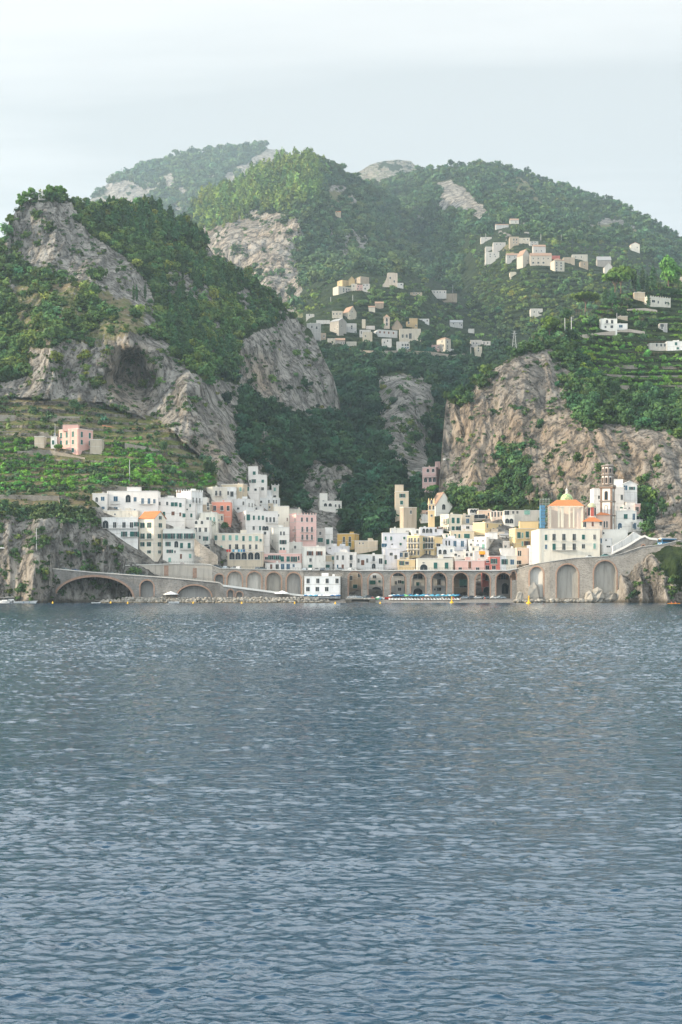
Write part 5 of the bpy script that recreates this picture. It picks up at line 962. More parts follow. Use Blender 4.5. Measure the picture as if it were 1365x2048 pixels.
arcade('retaining_wall', 'retaining wall', 'plain plastered retaining wall between the upper and the lower road, left', 78, 425, [(78, 1139), (200, 1133), (350, 1128), (418, 1129), (425, 1131)], 1175, 612., [], plaster((.44, .41, .36), dirt=.9, key='road_wall_render'), thick=5, cop=.25, rail=True)
for px_, w_, y0_, y1_ in ((333, 9, 1131, 1152), (390, 8, 1136, 1156)):
    q = MB(); a, b = PV(px_ - w_ / 2, y1_, 612), PV(px_ + w_ / 2, y0_, 612); q.box((a.x - a.x, -.06, 0), (b.x - a.x, -.005, b.z - a.z), BRICK); o = q.build('brick_buttress'); o.location = a; tag(o, 'pink brick panel set in the road wall, %s one' % ('left' if px_ < 350 else 'right'), 'brick panel')
arcade('viaduct', 'viaduct', 'blind stone arcade with five walled arches, left of the white bathing house', 425, 607, [(425, 1131), (440, 1137), (607, 1141)], 1205, 612.,
       [(439, 8, 1149, 1156, 1172, INFD), (470, 14.5, 1143, 1158, 1196, INFW), (509, 14, 1144, 1158, 1196, INFW), (548, 14.5, 1145, 1160, 1196), (588, 14, 1146, 1161, 1196, INFD)], STONE, thick=5, infill=INF, rail=True, cop=.15)
arcade('viaduct', 'viaduct', 'flat stone viaduct behind the white bathing house', 607, 684, [(607, 1141), (684, 1140)], 1205, 613., [], STONE, thick=4, rail=True, cop=.15)
arcade('viaduct', 'viaduct', 'long open viaduct of brick ringed arches carrying the coast road over the beach', 684, 1034, [(684, 1141), (720, 1141.5), (1015, 1141.5), (1034, 1138)], 1203, 612.,
       [(710.5, 12.5, 1144, 1157, 1200, 'open')] + [(c, 14.3, 1146, 1160, 1200, 'open') for c in (752, 796.8, 837, 878.5, 922, 966, 1007.5)] + [(1027.6, 4.8, 1143, 1152, 1160, BRICK)], STONE, thick=5.5, rail=True, cop=.35, infill=BRICK, copw=.6)
arcade('sea_wall', 'sea wall', 'high curved stone sea wall with three tall blind arches, right', 1034, 1282, [(1034, 1138), (1060, 1130), (1100, 1123), (1150, 1116), (1210, 1113), (1240, 1108), (1282, 1094)], [(1034, 1206), (1282, 1208)], [(1034, 612.), (1060, 609.), (1100, 606.), (1200, 603.), (1282, 602.)],
       [(1073.5, 13.5, 1134, 1148, 1194, INFW), (1135.5, 21.5, 1129, 1150, 1196), (1211, 22.5, 1122, 1146, 1186)], STONE, thick=4, infill=INF, cop=.12)
# crenellated kerb stones along the sea wall
arcade('ramp_wall', 'ramp wall', 'sloping stone wall with a white parapet climbing to the road bend, right', 1222, 1332, [(1222, 1110), (1255, 1094), (1282, 1077), (1290, 1074), (1298, 1079), (1332, 1083)], 1120, [(1222, 612.), (1332, 610.)], [(1287, 3, 1090, 1095, 1103)], STONE_D, thick=1.2, infill=GLASS, cop=.9)
arcade('road_wall', 'parapet', 'stone parapet with posts along the tunnel road, far right', 1282, 1400, [(1282, 1094), (1330, 1088), (1365, 1080), (1400, 1073)], 1135, [(1282, 602.), (1400, 600.)], [], STONE, thick=1.2, cop=.15)
strip('road', 'lower road on the bridge', [(90, 1138.5, 598.5, 612), (180, 1147, 598.5, 612), (346, 1158.5, 598.5, 612), (439, 1168, 598.5, 612)], ASPH)
strip('road', 'coast road on top of the viaducts', [(150, 1137, 612.6, 616), (420, 1131.5, 612.6, 622), (440, 1138.5, 612.6, 622), (607, 1142.5, 612.6, 624), (684, 1142, 612.6, 624), (1015, 1142, 612.6, 624), (1040, 1138, 612.6, 624)], ASPH)
strip('road', 'coast road behind the high sea wall', [(1034, 1139, 612.5, 622), (1060, 1131, 609.5, 622), (1100, 1124, 606.5, 622), (1200, 1115, 604, 618), (1282, 1096, 603, 616), (1332, 1090, 603, 616), (1400, 1076, 601, 616)], ASPH)
strip('pavement', 'ramp surface down to the beach', [(447, 1175, 598.4, 612), (500, 1182, 599, 612), (606, 1195, 602, 612)], PAVE)
v = [(x, y, z) for x in (-62, -20, 0, 20, 45, 75, 90) for y, z in ((601.0 if x < 0 else 601.5, -.8), (604.5, .9), (613, 1.7), (640, 2.1))]
bf = [[i * 4 + j, i * 4 + 4 + j, i * 4 + 5 + j, i * 4 + 1 + j] for i in range(6) for j in range(3)]
struct(np_mesh('beach', np.array(v, float), np.array(bf), BEACHM), 'grey shingle beach in front of the arcade')
q = [(x, y, z) for x in (-104, -62, -14) for y, z in ((597.0, .9), (613, 1.5))]
struct(np_mesh('quay', np.array(q, float), np.array([[0, 2, 3, 1], [2, 4, 5, 3]]), PAVE), 'pale quay behind the breakwater boulders')
q = MB(); q.box((2, 602.6, 1.45), (14.5, 612, 1.85), PAVE); q.box((2, 602.8, -1), (4.5, 611, 1.449), STONE_D); q.box((12, 602.8, -1), (14.5, 611, 1.449), STONE_D)
o = q.build('jetty'); tag(o, 'low concrete platform with a dark opening on the beach', 'jetty')

# boulders
def rock_mesh(seed):
    r = random.Random(seed); bm_v = []; m = MB(); n = 8; rings = [(0.0, -1), (.75, -.65), (1.0, 0), (.72, .62), (0.0, .95)]; vs = []
    for rr, zz in rings:
        for k in range(n if rr else 1):
            a = 6.283 * k / n + zz; f = r.uniform(.72, 1.15); vs.append((rr * f * math.cos(a), rr * f * math.sin(a), zz * r.uniform(.8, 1.1)))
    f = []
    for k in range(n): f.append((0, 1 + (k + 1) % n, 1 + k)); f.append((25, 1 + 2 * n + k, 1 + 2 * n + (k + 1) % n))
    for j in range(2):
        for k in range(n): a = 1 + j * n + k; b = 1 + j * n + (k + 1) % n; f.append((a, b, b + n, a + n))
    me = bpy.data.meshes.new('boulder'); me.from_pydata(vs, [], f); me.materials.append(BOULD); return me
BOULD, bnt2, bb2 = newmat('boulder_stone'); bb2.inputs['Roughness'].default_value = .95
sz_ = N(bnt2, 'ShaderNodeSeparateXYZ'); bnt2.links.new(N(bnt2, 'ShaderNodeNewGeometry').outputs['Position'], sz_.inputs[0]); mr_ = N(bnt2, 'ShaderNodeMapRange'); bnt2.links.new(sz_.outputs[2], mr_.inputs[0]); mr_.inputs[1].default_value = .1; mr_.inputs[2].default_value = .7
oi_ = N(bnt2, 'ShaderNodeObjectInfo')
bnt2.links.new(mixrgb(bnt2, mr_.outputs[0], (.19, .15, .09), mixrgb(bnt2, oi_.outputs['Random'], mixrgb(bnt2, ramp(bnt2, noise(bnt2, 1.2, 5, .7), (.35, 0), (.65, 1)), (.17, .16, .14), (.34, .32, .28)), (.36, .345, .31))), bb2.inputs['Base Color'])
RM = [rock_mesh(i) for i in range(9)]; rr_ = random.Random(4)
def boulder(px, Y, z, s, label, group):
    o = bpy.data.objects.new('boulder', rr_.choice(RM)); p = PV(px, 1200, Y); o.location = (p.x, Y, z); o.rotation_euler = (rr_.uniform(-.5, .5), rr_.uniform(-.5, .5), rr_.uniform(0, 6.3)); o.scale = (s * rr_.uniform(.8, 1.4), s * rr_.uniform(.8, 1.2), s * rr_.uniform(.65, .95)); link(o); tag(o, label, 'boulder', group)
for row, (y_, z_, s_, st_) in enumerate(((593.6, .15, .85, 6.0), (594.8, 1.0, .95, 6.3), (596.2, 1.75, .85, 6.6))):
    p = 200 + row * 4
    while p < 660: boulder(p, y_ + rr_.uniform(-.3, .3) + max(0, p - 560) * .05, z_ * (.55 if p < 245 or p > 640 else 1) + rr_.uniform(-.15, .15), s_ * rr_.uniform(.75, 1.3), 'rounded boulder of the long breakwater in front of the bridge and bathing house', 'boulders of the breakwater'); p += st_ * rr_.uniform(.75, 1.25)
p = 1030
while p < 1190: boulder(p, 600.5 + rr_.uniform(-1, 1), rr_.uniform(.2, 1), rr_.uniform(.7, 1.4), 'boulder at the foot of the high curved sea wall', 'boulders under the sea wall'); p += rr_.uniform(4, 8)
for px_, s_, z_, lb in ((1040, 2.6, 2.4, 'tall rock knob at the left end of the high sea wall'), (1180, 3.6, 2.6, 'biggest rounded rock between the second and third blind arches'), (1197, 4.6, 3.2, 'broad rock under the third blind arch'), (1222, 4.0, 2.4, 'rock standing right of the third blind arch'), (1072, 4.4, 3.4, 'grey rock filling the foot of the first blind arch'), (1250, 5.5, 2.6, 'large rock at the foot of the wall below the ramp'), (1285, 6.2, 2.4, 'large pale rock at the waterline, far right'), (1325, 6.5, 2.8, 'rock nearest the kayak, far right')):
    o = bpy.data.objects.new('rock', RM[int(px_) % 9]); p = PV(px_, 1200, 602 if px_ < 1100 else 601.5); o.location = (p.x, p.y + (6.5 if px_ == 1072 else 1.), z_ - 1); o.scale = (s_ * .8, s_ * .6, s_ * (1.6 if px_ in (1072, 1040) else 1.1)); o.rotation_euler = (0, 0, px_); link(o); tag(o, lb, 'rock')

# ------------------------------------------------------------------ beach life
def canopy_mesh(col, r=1.05, h=1.8, pitch=.42, n=8):
    m = MB(); m.tube((0, 0, 0), (0, 0, h + pitch), .03, .03, IRON, 5); pole = m.mesh('pole')
    c = MB(); top = (0, 0, h + pitch); pts = [(r * math.cos(6.283 * k / n), r * math.sin(6.283 * k / n), h) for k in range(n)]
    for k in range(n): a, b = pts[k], pts[(k + 1) % n]; c.poly([a, b, top], col); c.poly([a, b, (b[0], b[1], b[2] - .16), (a[0], a[1], a[2] - .16)], col)
    return pole, c.mesh('canopy')
UB = flat('blue_canvas', (.10, .36, .52), .8, .1); UW = flat('white_canvas', (.74, .76, .76), .8, .1); UD = flat('navy_canvas', (.03, .12, .28), .8, .1); UR = flat('red_canvas', (.55, .06, .05), .8, .1); UG = flat('green_canvas', (.20, .55, .25), .8, .1); UO = flat('orange_canvas', (.75, .28, .03), .8, .1)
CAN = {k: canopy_mesh(v) for k, v in dict(b=UB, w=UW, d=UD, g=UG, r=UR).items()}; BIGC = canopy_mesh(UW, 3.2, 2.6, 1.3, 8)
NAMEC = dict(b='light blue', w='white', d='navy blue', g='green', r='red')
def parasol(px, Y, z, k, label=None, group=None, big=False):
    pm_, cm = BIGC if big else CAN[k]; p = PV(px, 1200, Y); r = empty('parasol', (p.x, Y, z)); tag(r, label or '%s beach parasol among the rows below the open viaduct' % NAMEC[k], 'parasol', group or 'parasols on the shingle beach')
    link(bpy.data.objects.new('pole', pm_), r); link(bpy.data.objects.new('canopy', cm), r); return r
rb = random.Random(21)
def bz(Y): return float(np.interp(Y, [601.5, 604.5, 613, 640], [-.8, .9, 1.7, 2.1]))
for row in range(3):
    p = 782 + row * 3
    while p < 918: Y = 606.8 + row * 1.8 + rb.uniform(-.3, .3); parasol(p, Y, bz(Y), rb.choice('bbbbwwd') if abs(p - 813) > 4 else 'g'); p += rb.uniform(8, 13)
for row in range(2):
    p = 520 + row * 4
    while p < 678: Y = 603.5 + row * 2.4; parasol(p, Y, 1.2, rb.choice('ddbww'), group='parasols on the quay', label=None) ; p += rb.uniform(7, 10)
for o in [o for o in COL.objects if o.get('group') == 'parasols on the quay']: o['label'] = o['label'].replace('among the rows below the open viaduct', 'in the rows behind the breakwater')
parasol(565, 600.5, 1.3, 'w', 'large white square parasol at the end of the ramp', 'large white parasols', True); parasol(342.5, 600 - 3.2, 1.0, 'w', 'large white parasol on the quay under the bridge', 'large white parasols', True)
lg = MB(); lg.box((-.3, -.95, .28), (.3, .45, .38), UW); lgb = MB(); lgb.box((-.3, 0, 0), (.3, .75, .06), UW, Matrix.Translation((0, .45, .38)) @ Matrix.Rotation(R(38), 4, 'X')); lgl = MB()
for sx in (-.26, .26):
    for sy in (-.85, .35): lgl.box((sx - .02, sy - .02, 0), (sx + .02, sy + .02, .279), IRON)
LG = (lg.mesh('seat'), lgb.mesh('backrest'), lgl.mesh('legs'))
for row in range(3):
    p = 780 + row * 2
    while p < 918:
        Y = 604.8 + row * 1.5; q_ = PV(p, 1200, Y); r = empty('sun_lounger', (q_.x, Y, bz(Y) - .02)); r.rotation_euler = (0, 0, R(rb.uniform(15, 40))); tag(r, 'white sun lounger in the rows on the shingle beach', 'sun lounger', 'sun loungers on the shingle beach')
        for m_, n_ in zip(LG, ('seat', 'backrest', 'legs')): link(bpy.data.objects.new(n_, m_), r)
        p += rb.uniform(5, 7)
# people
def person_mesh(skin, suit):
    m = bpy.data.meshes.new('person'); v = [(0, 0, .93), (0, 0, 1.12), (0, .0, 1.38), (0, 0, 1.50), (0, -.01, 1.62), (0, -.02, 1.72), (.10, 0, .90), (.11, .02, .50), (.11, .04, .09), (.11, -.09, .04), (-.10, 0, .90), (-.13, -.05, .50), (-.14, .02, .09), (-.14, -.11, .04), (.19, 0, 1.38), (.25, .03, 1.12), (.27, -.04, .88), (-.19, 0, 1.38), (-.26, .03, 1.13), (-.27, -.05, .90)]
    e = [(0, 1), (1, 2), (2, 3), (3, 4), (4, 5), (0, 6), (6, 7), (7, 8), (8, 9), (0, 10), (10, 11), (11, 12), (12, 13), (2, 14), (14, 15), (15, 16), (2, 17), (17, 18), (18, 19)]
    m.from_pydata(v, e, []); o = bpy.data.objects.new('person', m); COL.objects.link(o); o.modifiers.new('skin', 'SKIN'); sk = m.skin_vertices[0].data
    rad = [.14, .13, .15, .055, .085, .08, .085, .06, .035, .035, .085, .06, .035, .035, .05, .038, .028, .05, .038, .028]
    for i, r in enumerate(rad): sk[i].radius = (r, r * .8)
    sk[0].use_root = True; o.modifiers.new('sub', 'SUBSURF').levels = 1
    dg = bpy.context.evaluated_depsgraph_get(); me = bpy.data.meshes.new_from_object(o.evaluated_get(dg)); me.name = 'person'; bpy.data.objects.remove(o)
    me.materials.clear(); me.materials.append(flat('skin_%d' % int(skin[0] * 99), skin, .6)); me.materials.append(suit)
    for p in me.polygons: c = p.center; p.material_index = 1 if .78 < c.z < (1.36 if suit is not UD else 1.0) and abs(c.x) < .2 else 0
    hair = MB(); hair.lathe((0, -.005, 1.70), [(.085, -.02), (.09, .04), (.06, .10), (.0, .12)], flat('dark_hair', (.04, .025, .02), .8), 8)
    return me, hair.mesh('hair')
PM = [person_mesh((.45, .27, .19), UR), person_mesh((.36, .21, .14), UD), person_mesh((.50, .31, .22), UW), person_mesh((.42, .25, .17), UB)]
for i, (px_, Y_, k_, lb) in enumerate([(745, 604.8, 0, 'person in red standing beside the upturned boats'), (802, 604, 0, 'person in a red top at the water edge, left of the loungers'), (842, 604.3, 1, 'person in navy shorts walking by the loungers'), (846, 604.3, 0, 'person in red next to the one in navy shorts'), (861, 604.1, 1, 'person in dark shorts near the middle of the loungers'), (885, 605, 2, 'person in white behind the small yellow buoy'), (894, 604.8, 1, 'person in navy shorts left of the beach edge'), (908, 604.4, 0, 'person in red at the right end of the loungers'), (921, 604.2, 2, 'person in white on the open shingle'), (970, 604.4, 0, 'person in red sitting spot near the right end of the beach'), (498, 600.6, 1, 'person in dark shorts on the quay by the ramp arches'), (505, 600.4, 3, 'person in blue on the quay by the ramp arches'), (492, 600.8, 2, 'person in white on the quay near the ramp'), (305, 596.9, 2, 'person in white by the small bridge arch'), (760, 604.5, 3, 'person in blue between the upturned boats')]):
    q_ = PV(px_, 1200, Y_); r = bpy.data.objects.new('person', PM[k_][0]); r.location = (q_.x, Y_, bz(Y_) if px_ > 600 else 1.1); r.rotation_euler = (0, 0, i * 1.7); link(r); tag(r, lb.replace(' sitting spot', ''), 'person'); link(bpy.data.objects.new('hair', PM[k_][1]), r)

# ------------------------------------------------------------------ boats, buoys, vehicles
HULLW = flat('white_hull', (.76, .77, .77), .35, .5)
def hull(L_, W_, Hh, mat, inner=None):
    m = MB(); n = 9; outer = []; keel = []
    for i in range(n + 1):
        t = i / n; w = W_ / 2 * (1 - max(0, (t - .45) / .55) ** 2.2) * (.86 + .14 * min(1, t * 4)); x = -L_ / 2 + L_ * t; sh = Hh * (1 + .35 * t * t); outer.append((x, w, sh)); keel.append((x - (.12 * L_ if i == n else 0), w * .55, -.25))
    for s in (-1, 1):
        for i in range(n): a, b, c, d = outer[i], outer[i + 1], keel[i + 1], keel[i]; m.poly([(p[0], p[1] * s, p[2]) for p in (a, b, c, d)], mat)
    m.poly([(outer[0][0], -outer[0][1], outer[0][2]), (outer[0][0], outer[0][1], outer[0][2]), (keel[0][0], keel[0][1], -.25), (keel[0][0], -keel[0][1], -.25)], mat)
    for i in range(n): a, b = outer[i], outer[i + 1]; m.poly([(a[0], a[1], a[2] - .12), (b[0], b[1], b[2] - .12), (b[0], -b[1], b[2] - .12), (a[0], -a[1], a[2] - .12)], inner or mat)
    return m
def boat(px, Y, L_, W_, Hh, label, rot, mat=HULLW, cabin=None, motor=False, group=None, z=.05, deckc=None):
    q_ = PV(px, 1200, Y); r = empty('boat', (q_.x, Y, z)); r.rotation_euler = (0, 0, rot); tag(r, label, 'boat', group); hull(L_, W_, Hh, mat, deckc).build('hull', r)
    if cabin:
        m = MB(); x0, x1, h0, h1 = cabin; m.box((x0, -W_ * .33, Hh * .9), (x1, W_ * .33, h0), HULLW); m.build('cabin', r); m = MB(); m.box((x0 - .1, -W_ * .36, h0 + .002), (x1 + .5, W_ * .36, h0 + .35), GLASS); m.box((x0 - .2, -W_ * .38, h1 - .08), (x1 + .6, W_ * .38, h1), HULLW); m.build('windscreen', r)
        for xx in (x0, x1 + .4):
            for yy in (-W_ * .34, W_ * .34): pass
        m = MB(); [m.tube((xx, yy, h0 + .3), (xx, yy, h1 - .08), .03, .03, IRON, 5) for xx in (x0, x1 + .4) for yy in (-W_ * .34, W_ * .34)]; m.build('canopy_posts', r)
    if motor: m = MB(); m.box((-L_ / 2 - .5, -.2, .1), (-L_ / 2 - .02, .2, Hh + .45), IRON); m.build('outboard_motor', r)
    return r
boat(8, 588, 5.5, 2.0, .8, 'white motor boat with a canopy at the left edge', R(172), cabin=(-1.6, .6, 1.3, 2.3))
boat(20, 590, 6.0, 2.3, .9, 'white cabin boat with a dark windscreen beside the canopy boat', R(186), cabin=(-1.8, 1.0, 1.6, 2.5))
boat(36, 586, 3.4, 1.5, .6, 'small white dinghy between the cabin boat and the long speedboat', R(8), motor=True)
sb = boat(56, 582, 8.2, 2.4, .75, 'long low white speedboat with dark fenders, left', R(4), deckc=PAVE)
m = MB(); [m.tube((x, -1.22, .15), (x, -1.22, .65), .12, .12, UD, 6) for x in (-1.5, .9)]; m.build('fender', sb)
boat(193, 580, 3.9, 1.4, .38, 'flat empty white dinghy moored off the wide arch', R(3), deckc=PAVE)
boat(349, 580, 4.6, 1.7, .62, 'white dinghy with a dark outboard motor off the third bridge arch', R(6), motor=True)
for i, (px_, c_, cn) in enumerate(((734, UW, 'white'), (741, UW, 'pale'), (747, UR, 'red'), (754, UG, 'green'), (757, UB, 'blue'), (762, UW, 'second white'), (775, UR, 'red and orange'), (730, UW, 'small white'))):
    r = boat(px_, 606.5 + i * .5, 4.2, 1.5, .55, '%s rowing boat pulled up on the beach below the second arch' % cn, R(60 + 13 * i), mat=c_, z=bz(606.5 + i * .5) + .25)
YEL = flat('buoy_yellow', (.80, .48, .03), .5)
def buoy(px, Y, s, label, big=False, group=None):
    q_ = PV(px, 1200, Y); r = empty('buoy', (q_.x, Y, -.05)); tag(r, label, 'buoy', group); m = MB()
    if big:
        m.lathe((0, 0, 0), [(.0, -.4), (.75, -.3), (.95, .1), (.9, .55), (.45, .75), (.0, .8)], YEL, 14); m.build('float', r, True); m = MB(); m.lathe((0, 0, .7), [(.42, 0), (.22, 1.3), (.22, 2.2)], YEL, 10); m.build('mast', r); m = MB()
        m.box((-.45, -.06, 2.6), (.45, .06, 2.8), YEL, Matrix.Rotation(R(35), 4, 'Z')); m.box((-.06, -.45, 2.6), (.06, .45, 2.8), YEL, Matrix.Rotation(R(35), 4, 'Z')); m.lathe((0, 0, 2.9), [(.22, 0), (.30, .15), (.0, .45)], YEL, 8); m.build('topmark', r)
    else: m.lathe((0, 0, 0), [(.0, -.25), (.42 * s, -.1), (.5 * s, .25), (.28 * s, .7 * s), (.08 * s, 1.3 * s), (0, 1.35 * s)], YEL, 10); m.build('float', r, True)
    return r
buoy(1058, 560, 1, 'tall yellow marker buoy with a cross topmark, right', True); buoy(904, 585, 1, 'yellow marker buoy with topmark off the beach centre', True).scale = (.85, .85, .85)
for i, (px_, Y_) in enumerate(((106, 570), (222, 574), (256, 562), (387, 568), (484, 560), (590, 562), (671, 552), (761, 556))): buoy(px_, Y_, .75, 'small yellow cone buoy floating off the shore', group='small yellow cone buoys')
# kayak with two paddlers
q_ = PV(1348, 1200, 556); kr = empty('kayak', (q_.x, 556, .02)); kr.rotation_euler = (0, 0, R(6)); tag(kr, 'orange two seat kayak at the right edge', 'kayak'); m = MB()
prof = [(-2.6, .02), (-1.9, .22), (-.8, .38), (.8, .38), (1.9, .22), (2.6, .02)]
for (xa, wa), (xb, wb) in zip(prof[:-1], prof[1:]):
    for s in (-1, 1): m.poly([(xa, wa * s, .12), (xb, wb * s, .12), (xb, 0, .26), (xa, 0, .26)], UO); m.poly([(xa, wa * s, .12), (xb, wb * s, .12), (xb, 0, -.15), (xa, 0, -.15)], UO)
m.build('hull', kr)
def sitter():
    m = bpy.data.meshes.new('p'); v = [(0, 0, .1), (0, 0, .35), (0, 0, .6), (0, 0, .7), (0, 0, .82), (0, 0, .92), (.45, .1, .2), (.85, .1, .12), (.45, -.1, .2), (.85, -.1, .12), (0, .2, .58), (.12, .34, .36), (.34, .26, .42), (0, -.2, .58), (.12, -.34, .36), (.34, -.26, .48)]
    m.from_pydata(v, [(0, 1), (1, 2), (2, 3), (3, 4), (4, 5), (0, 6), (6, 7), (0, 8), (8, 9), (2, 10), (10, 11), (11, 12), (2, 13), (13, 14), (14, 15)], []); o = bpy.data.objects.new('p', m); COL.objects.link(o); o.modifiers.new('s', 'SKIN')
    for i, r in enumerate([.14, .13, .14, .05, .08, .075, .07, .05, .07, .05, .05, .04, .03, .05, .04, .03]): m.skin_vertices[0].data[i].radius = (r, r)
    m.skin_vertices[0].data[0].use_root = True; o.modifiers.new('b', 'SUBSURF').levels = 1; me = bpy.data.meshes.new_from_object(o.evaluated_get(bpy.context.evaluated_depsgraph_get())); me.name = 'person'; bpy.data.objects.remove(o); me.materials.clear(); me.materials.append(MATS['skin_44']); me.materials.append(UR)
    for p in me.polygons: p.material_index = 1 if .15 < p.center.z < .62 and abs(p.center.y) < .17 and abs(p.center.x) < .2 else 0
    return me
SM = sitter()
for dx_, lb in ((-1.0, 'person in a red vest paddling in the rear seat of the kayak'), (.55, 'person in a red vest paddling in the front seat of the kayak')):
    o = bpy.data.objects.new('person', SM); o.location = (q_.x + dx_, 556, .12); link(o); tag(o, lb, 'person'); hm_ = MB(); hm_.lathe((0, 0, .9), [(.08, -.02), (.085, .04), (.0, .10)], MATS['dark_hair'], 8); hm_.build('hair', o)
def car(px, Y, z, col, label, rot=0., group=None):
    pnt = flat('car_paint_%02x%02x%02x' % tuple(int(c * 255) for c in col), col, .3, .5); r = empty('parked_car', ((px - CX) / F * Y, Y, z)); r.rotation_euler = (0, 0, rot); tag(r, label, 'car', group)
    sec = [(-2.05, .35), (-2.1, .75), (-1.75, .92), (-1.35, 1.0), (-.85, 1.42), (.35, 1.45), (1.0, 1.02), (1.75, .88), (2.08, .68), (2.05, .35)]; m = MB()
    for s in (-1, 1): m.poly([(x, s * .84, zz) for x, zz in sec], pnt)
    for (xa, za), (xb, zb) in zip(sec, sec[1:] + sec[:1]): m.poly([(xa, -.84, za), (xa, .84, za), (xb, .84, zb), (xb, -.84, zb)], pnt)
    m.build('body', r); m = MB()
    for s in (-1, 1): m.poly([(x, s * .846, zz) for x, zz in [(-1.2, 1.02), (-.8, 1.36), (.3, 1.39), (.85, 1.02)]], GLASS)
    m.poly([(.42, -.76, 1.43), (.42, .76, 1.43), (.98, .76, 1.06), (.98, -.76, 1.06)], GLASS); m.build('window', r)
    for x in (-1.3, 1.3):
        for s in (-1, 1): m = MB(); m.tube((x, s * .66, .32), (x, s * .87, .32), .32, .32, IRON, 12); w = m.build('wheel', r); m = MB(); m.tube((x, s * .87, .32), (x, s * .885, .32), .18, .17, flat('rim', (.5, .5, .52), .4), 10); m.build('rim', w)
    return r
def roadz(px, tab): return float(np.interp(px, *np.array(tab).T))
LOW = [(90, Z_(1138.5, 598.5)), (180, Z_(1147, 598.5)), (346, Z_(1158.5, 598.5)), (439, Z_(1168, 598.5))]
for px_, c_, lb in ((129, (.30, .42, .45), 'pale blue grey car, leftmost on the lower road'), (150, (.05, .14, .35), 'blue hatchback second from the left on the lower road'), (222, (.20, .27, .27), 'grey green estate car above the right side of the wide arch'), (246, (.03, .07, .09), 'black car between the grey green and dark blue cars'), (265, (.05, .12, .17), 'dark blue car right of the black one'), (286, (.04, .10, .11), 'dark green car, rightmost on the lower road')): car(px_, 601.5, roadz(px_, LOW), c_, lb, R(-2.6))
TOPZ = [(420, Z_(1131.5, 612.6)), (440, Z_(1138.5, 612.6)), (607, Z_(1142.5, 612.6)), (684, Z_(1142, 612.6)), (1015, Z_(1142, 612.6))]
car(366, 614.5, Z_(1132.3, 612.6), (.40, .06, .07), 'red van like car parked below the broad white house')
ck = [((.50, .52, .52), 'silver'), ((.06, .08, .10), 'black'), ((.30, .36, .40), 'blue grey'), ((.62, .63, .62), 'white'), ((.12, .16, .18), 'dark grey')]
for i, px_ in enumerate((432, 441, 452, 470, 478, 516, 524, 610, 622, 634, 646, 657, 680, 701)):
    c_, cn = ck[(i * 3 + 1) % 5]; car(px_, 614.3 + (i % 2) * 2.2, roadz(px_, TOPZ), c_, '%s car parked on the coast road %s' % (cn, ('above the small vault', 'beside the first niche wall', 'under the arched niches', 'at the first blind arch', 'near the first blind arch', 'above the second blind arch', 'right of the second blind arch', 'at the corner before the bathing house', 'over the left end of the bathing house', 'over the left half of the bathing house', 'over the middle of the bathing house', 'over the right half of the bathing house', 'over the right end of the bathing house', 'above the first open arch')[i]), R(80 if i % 3 else 10))
for i, px_ in enumerate((704, 716, 736, 741, 760)): c_, cn = ck[(i * 2) % 5]; car(px_, 607.5 + i * .3, bz(608) + .45 if px_ < 745 else bz(608), c_, '%s car on the beach platform, number %s from the left' % (cn, ('one', 'two', 'three', 'four', 'five')[i]), R(12 * i))
for i, px_ in enumerate((932, 944, 957, 972, 990, 1003)): c_, cn = ck[(i * 4 + 2) % 5]; car(px_, 610.6, bz(610.6), c_, '%s car parked at the foot of the pier %s' % (cn, ('right of the sixth open arch', 'left of the seventh open arch', 'under the seventh open arch', 'right of the seventh open arch', 'left of the last open arch', 'under the last open arch')[i]), R(5 * i))
car(1180, 608, Z_(1117, 605), (.6, .62, .62), 'white car on the coast road below the church palace'); car(1212, 607.5, Z_(1114, 604.5), (.10, .22, .22), 'dark teal car in front of the garage'); car(1355, 606, Z_(1087, 603.5), (.55, .55, .56), 'white car behind the blue bus'); car(1362, 609, Z_(1086, 603.5), (.45, .05, .05), 'red car beside the white one behind the bus'); car(86 - 20, 613, Z_(1140, 612), (.10, .16, .25), 'blue car at the bend of the road, far left')
# bus
bx_ = (1336 - CX) / F * 606; bus = empty('bus', (bx_, 606, Z_(1091, 603.5))); bus.rotation_euler = (0, 0, R(38)); tag(bus, 'blue public bus coming round the bend at the right edge', 'bus'); BB = flat('bus_blue', (.03, .17, .33), .35, .5); m = MB(); m.box((-5.2, -1.2, .45), (5.2, 1.2, 2.95), BB); m.box((-4.8, -1.0, 2.952), (4.8, 1.0, 3.15), UW); m.build('body', bus); m = MB(); m.box((-4.9, -1.215, 1.55), (4.7, -1.205, 2.5), GLASS); m.box((-5.215, -1.05, 1.3), (-5.205, 1.05, 2.5), GLASS); m.build('window', bus); m = MB(); m.box((-5.23, -.7, 2.6), (-5.21, .7, 2.85), flat('bus_sign', (.85, .45, .08), .6)); m.build('destination_sign', bus)
for x in (-3.4, 3.2):
    for s in (-1, 1): m = MB(); m.tube((x, s * 1.0, .5), (x, s * 1.22, .5), .5, .5, IRON, 12); m.build('wheel', bus)
for s in (-.8, .8): m = MB(); m.box((-5.24, s - .18, .75), (-5.21, s + .18, .95), UW); m.build('headlight', bus)
print('front', time.time() - T0)
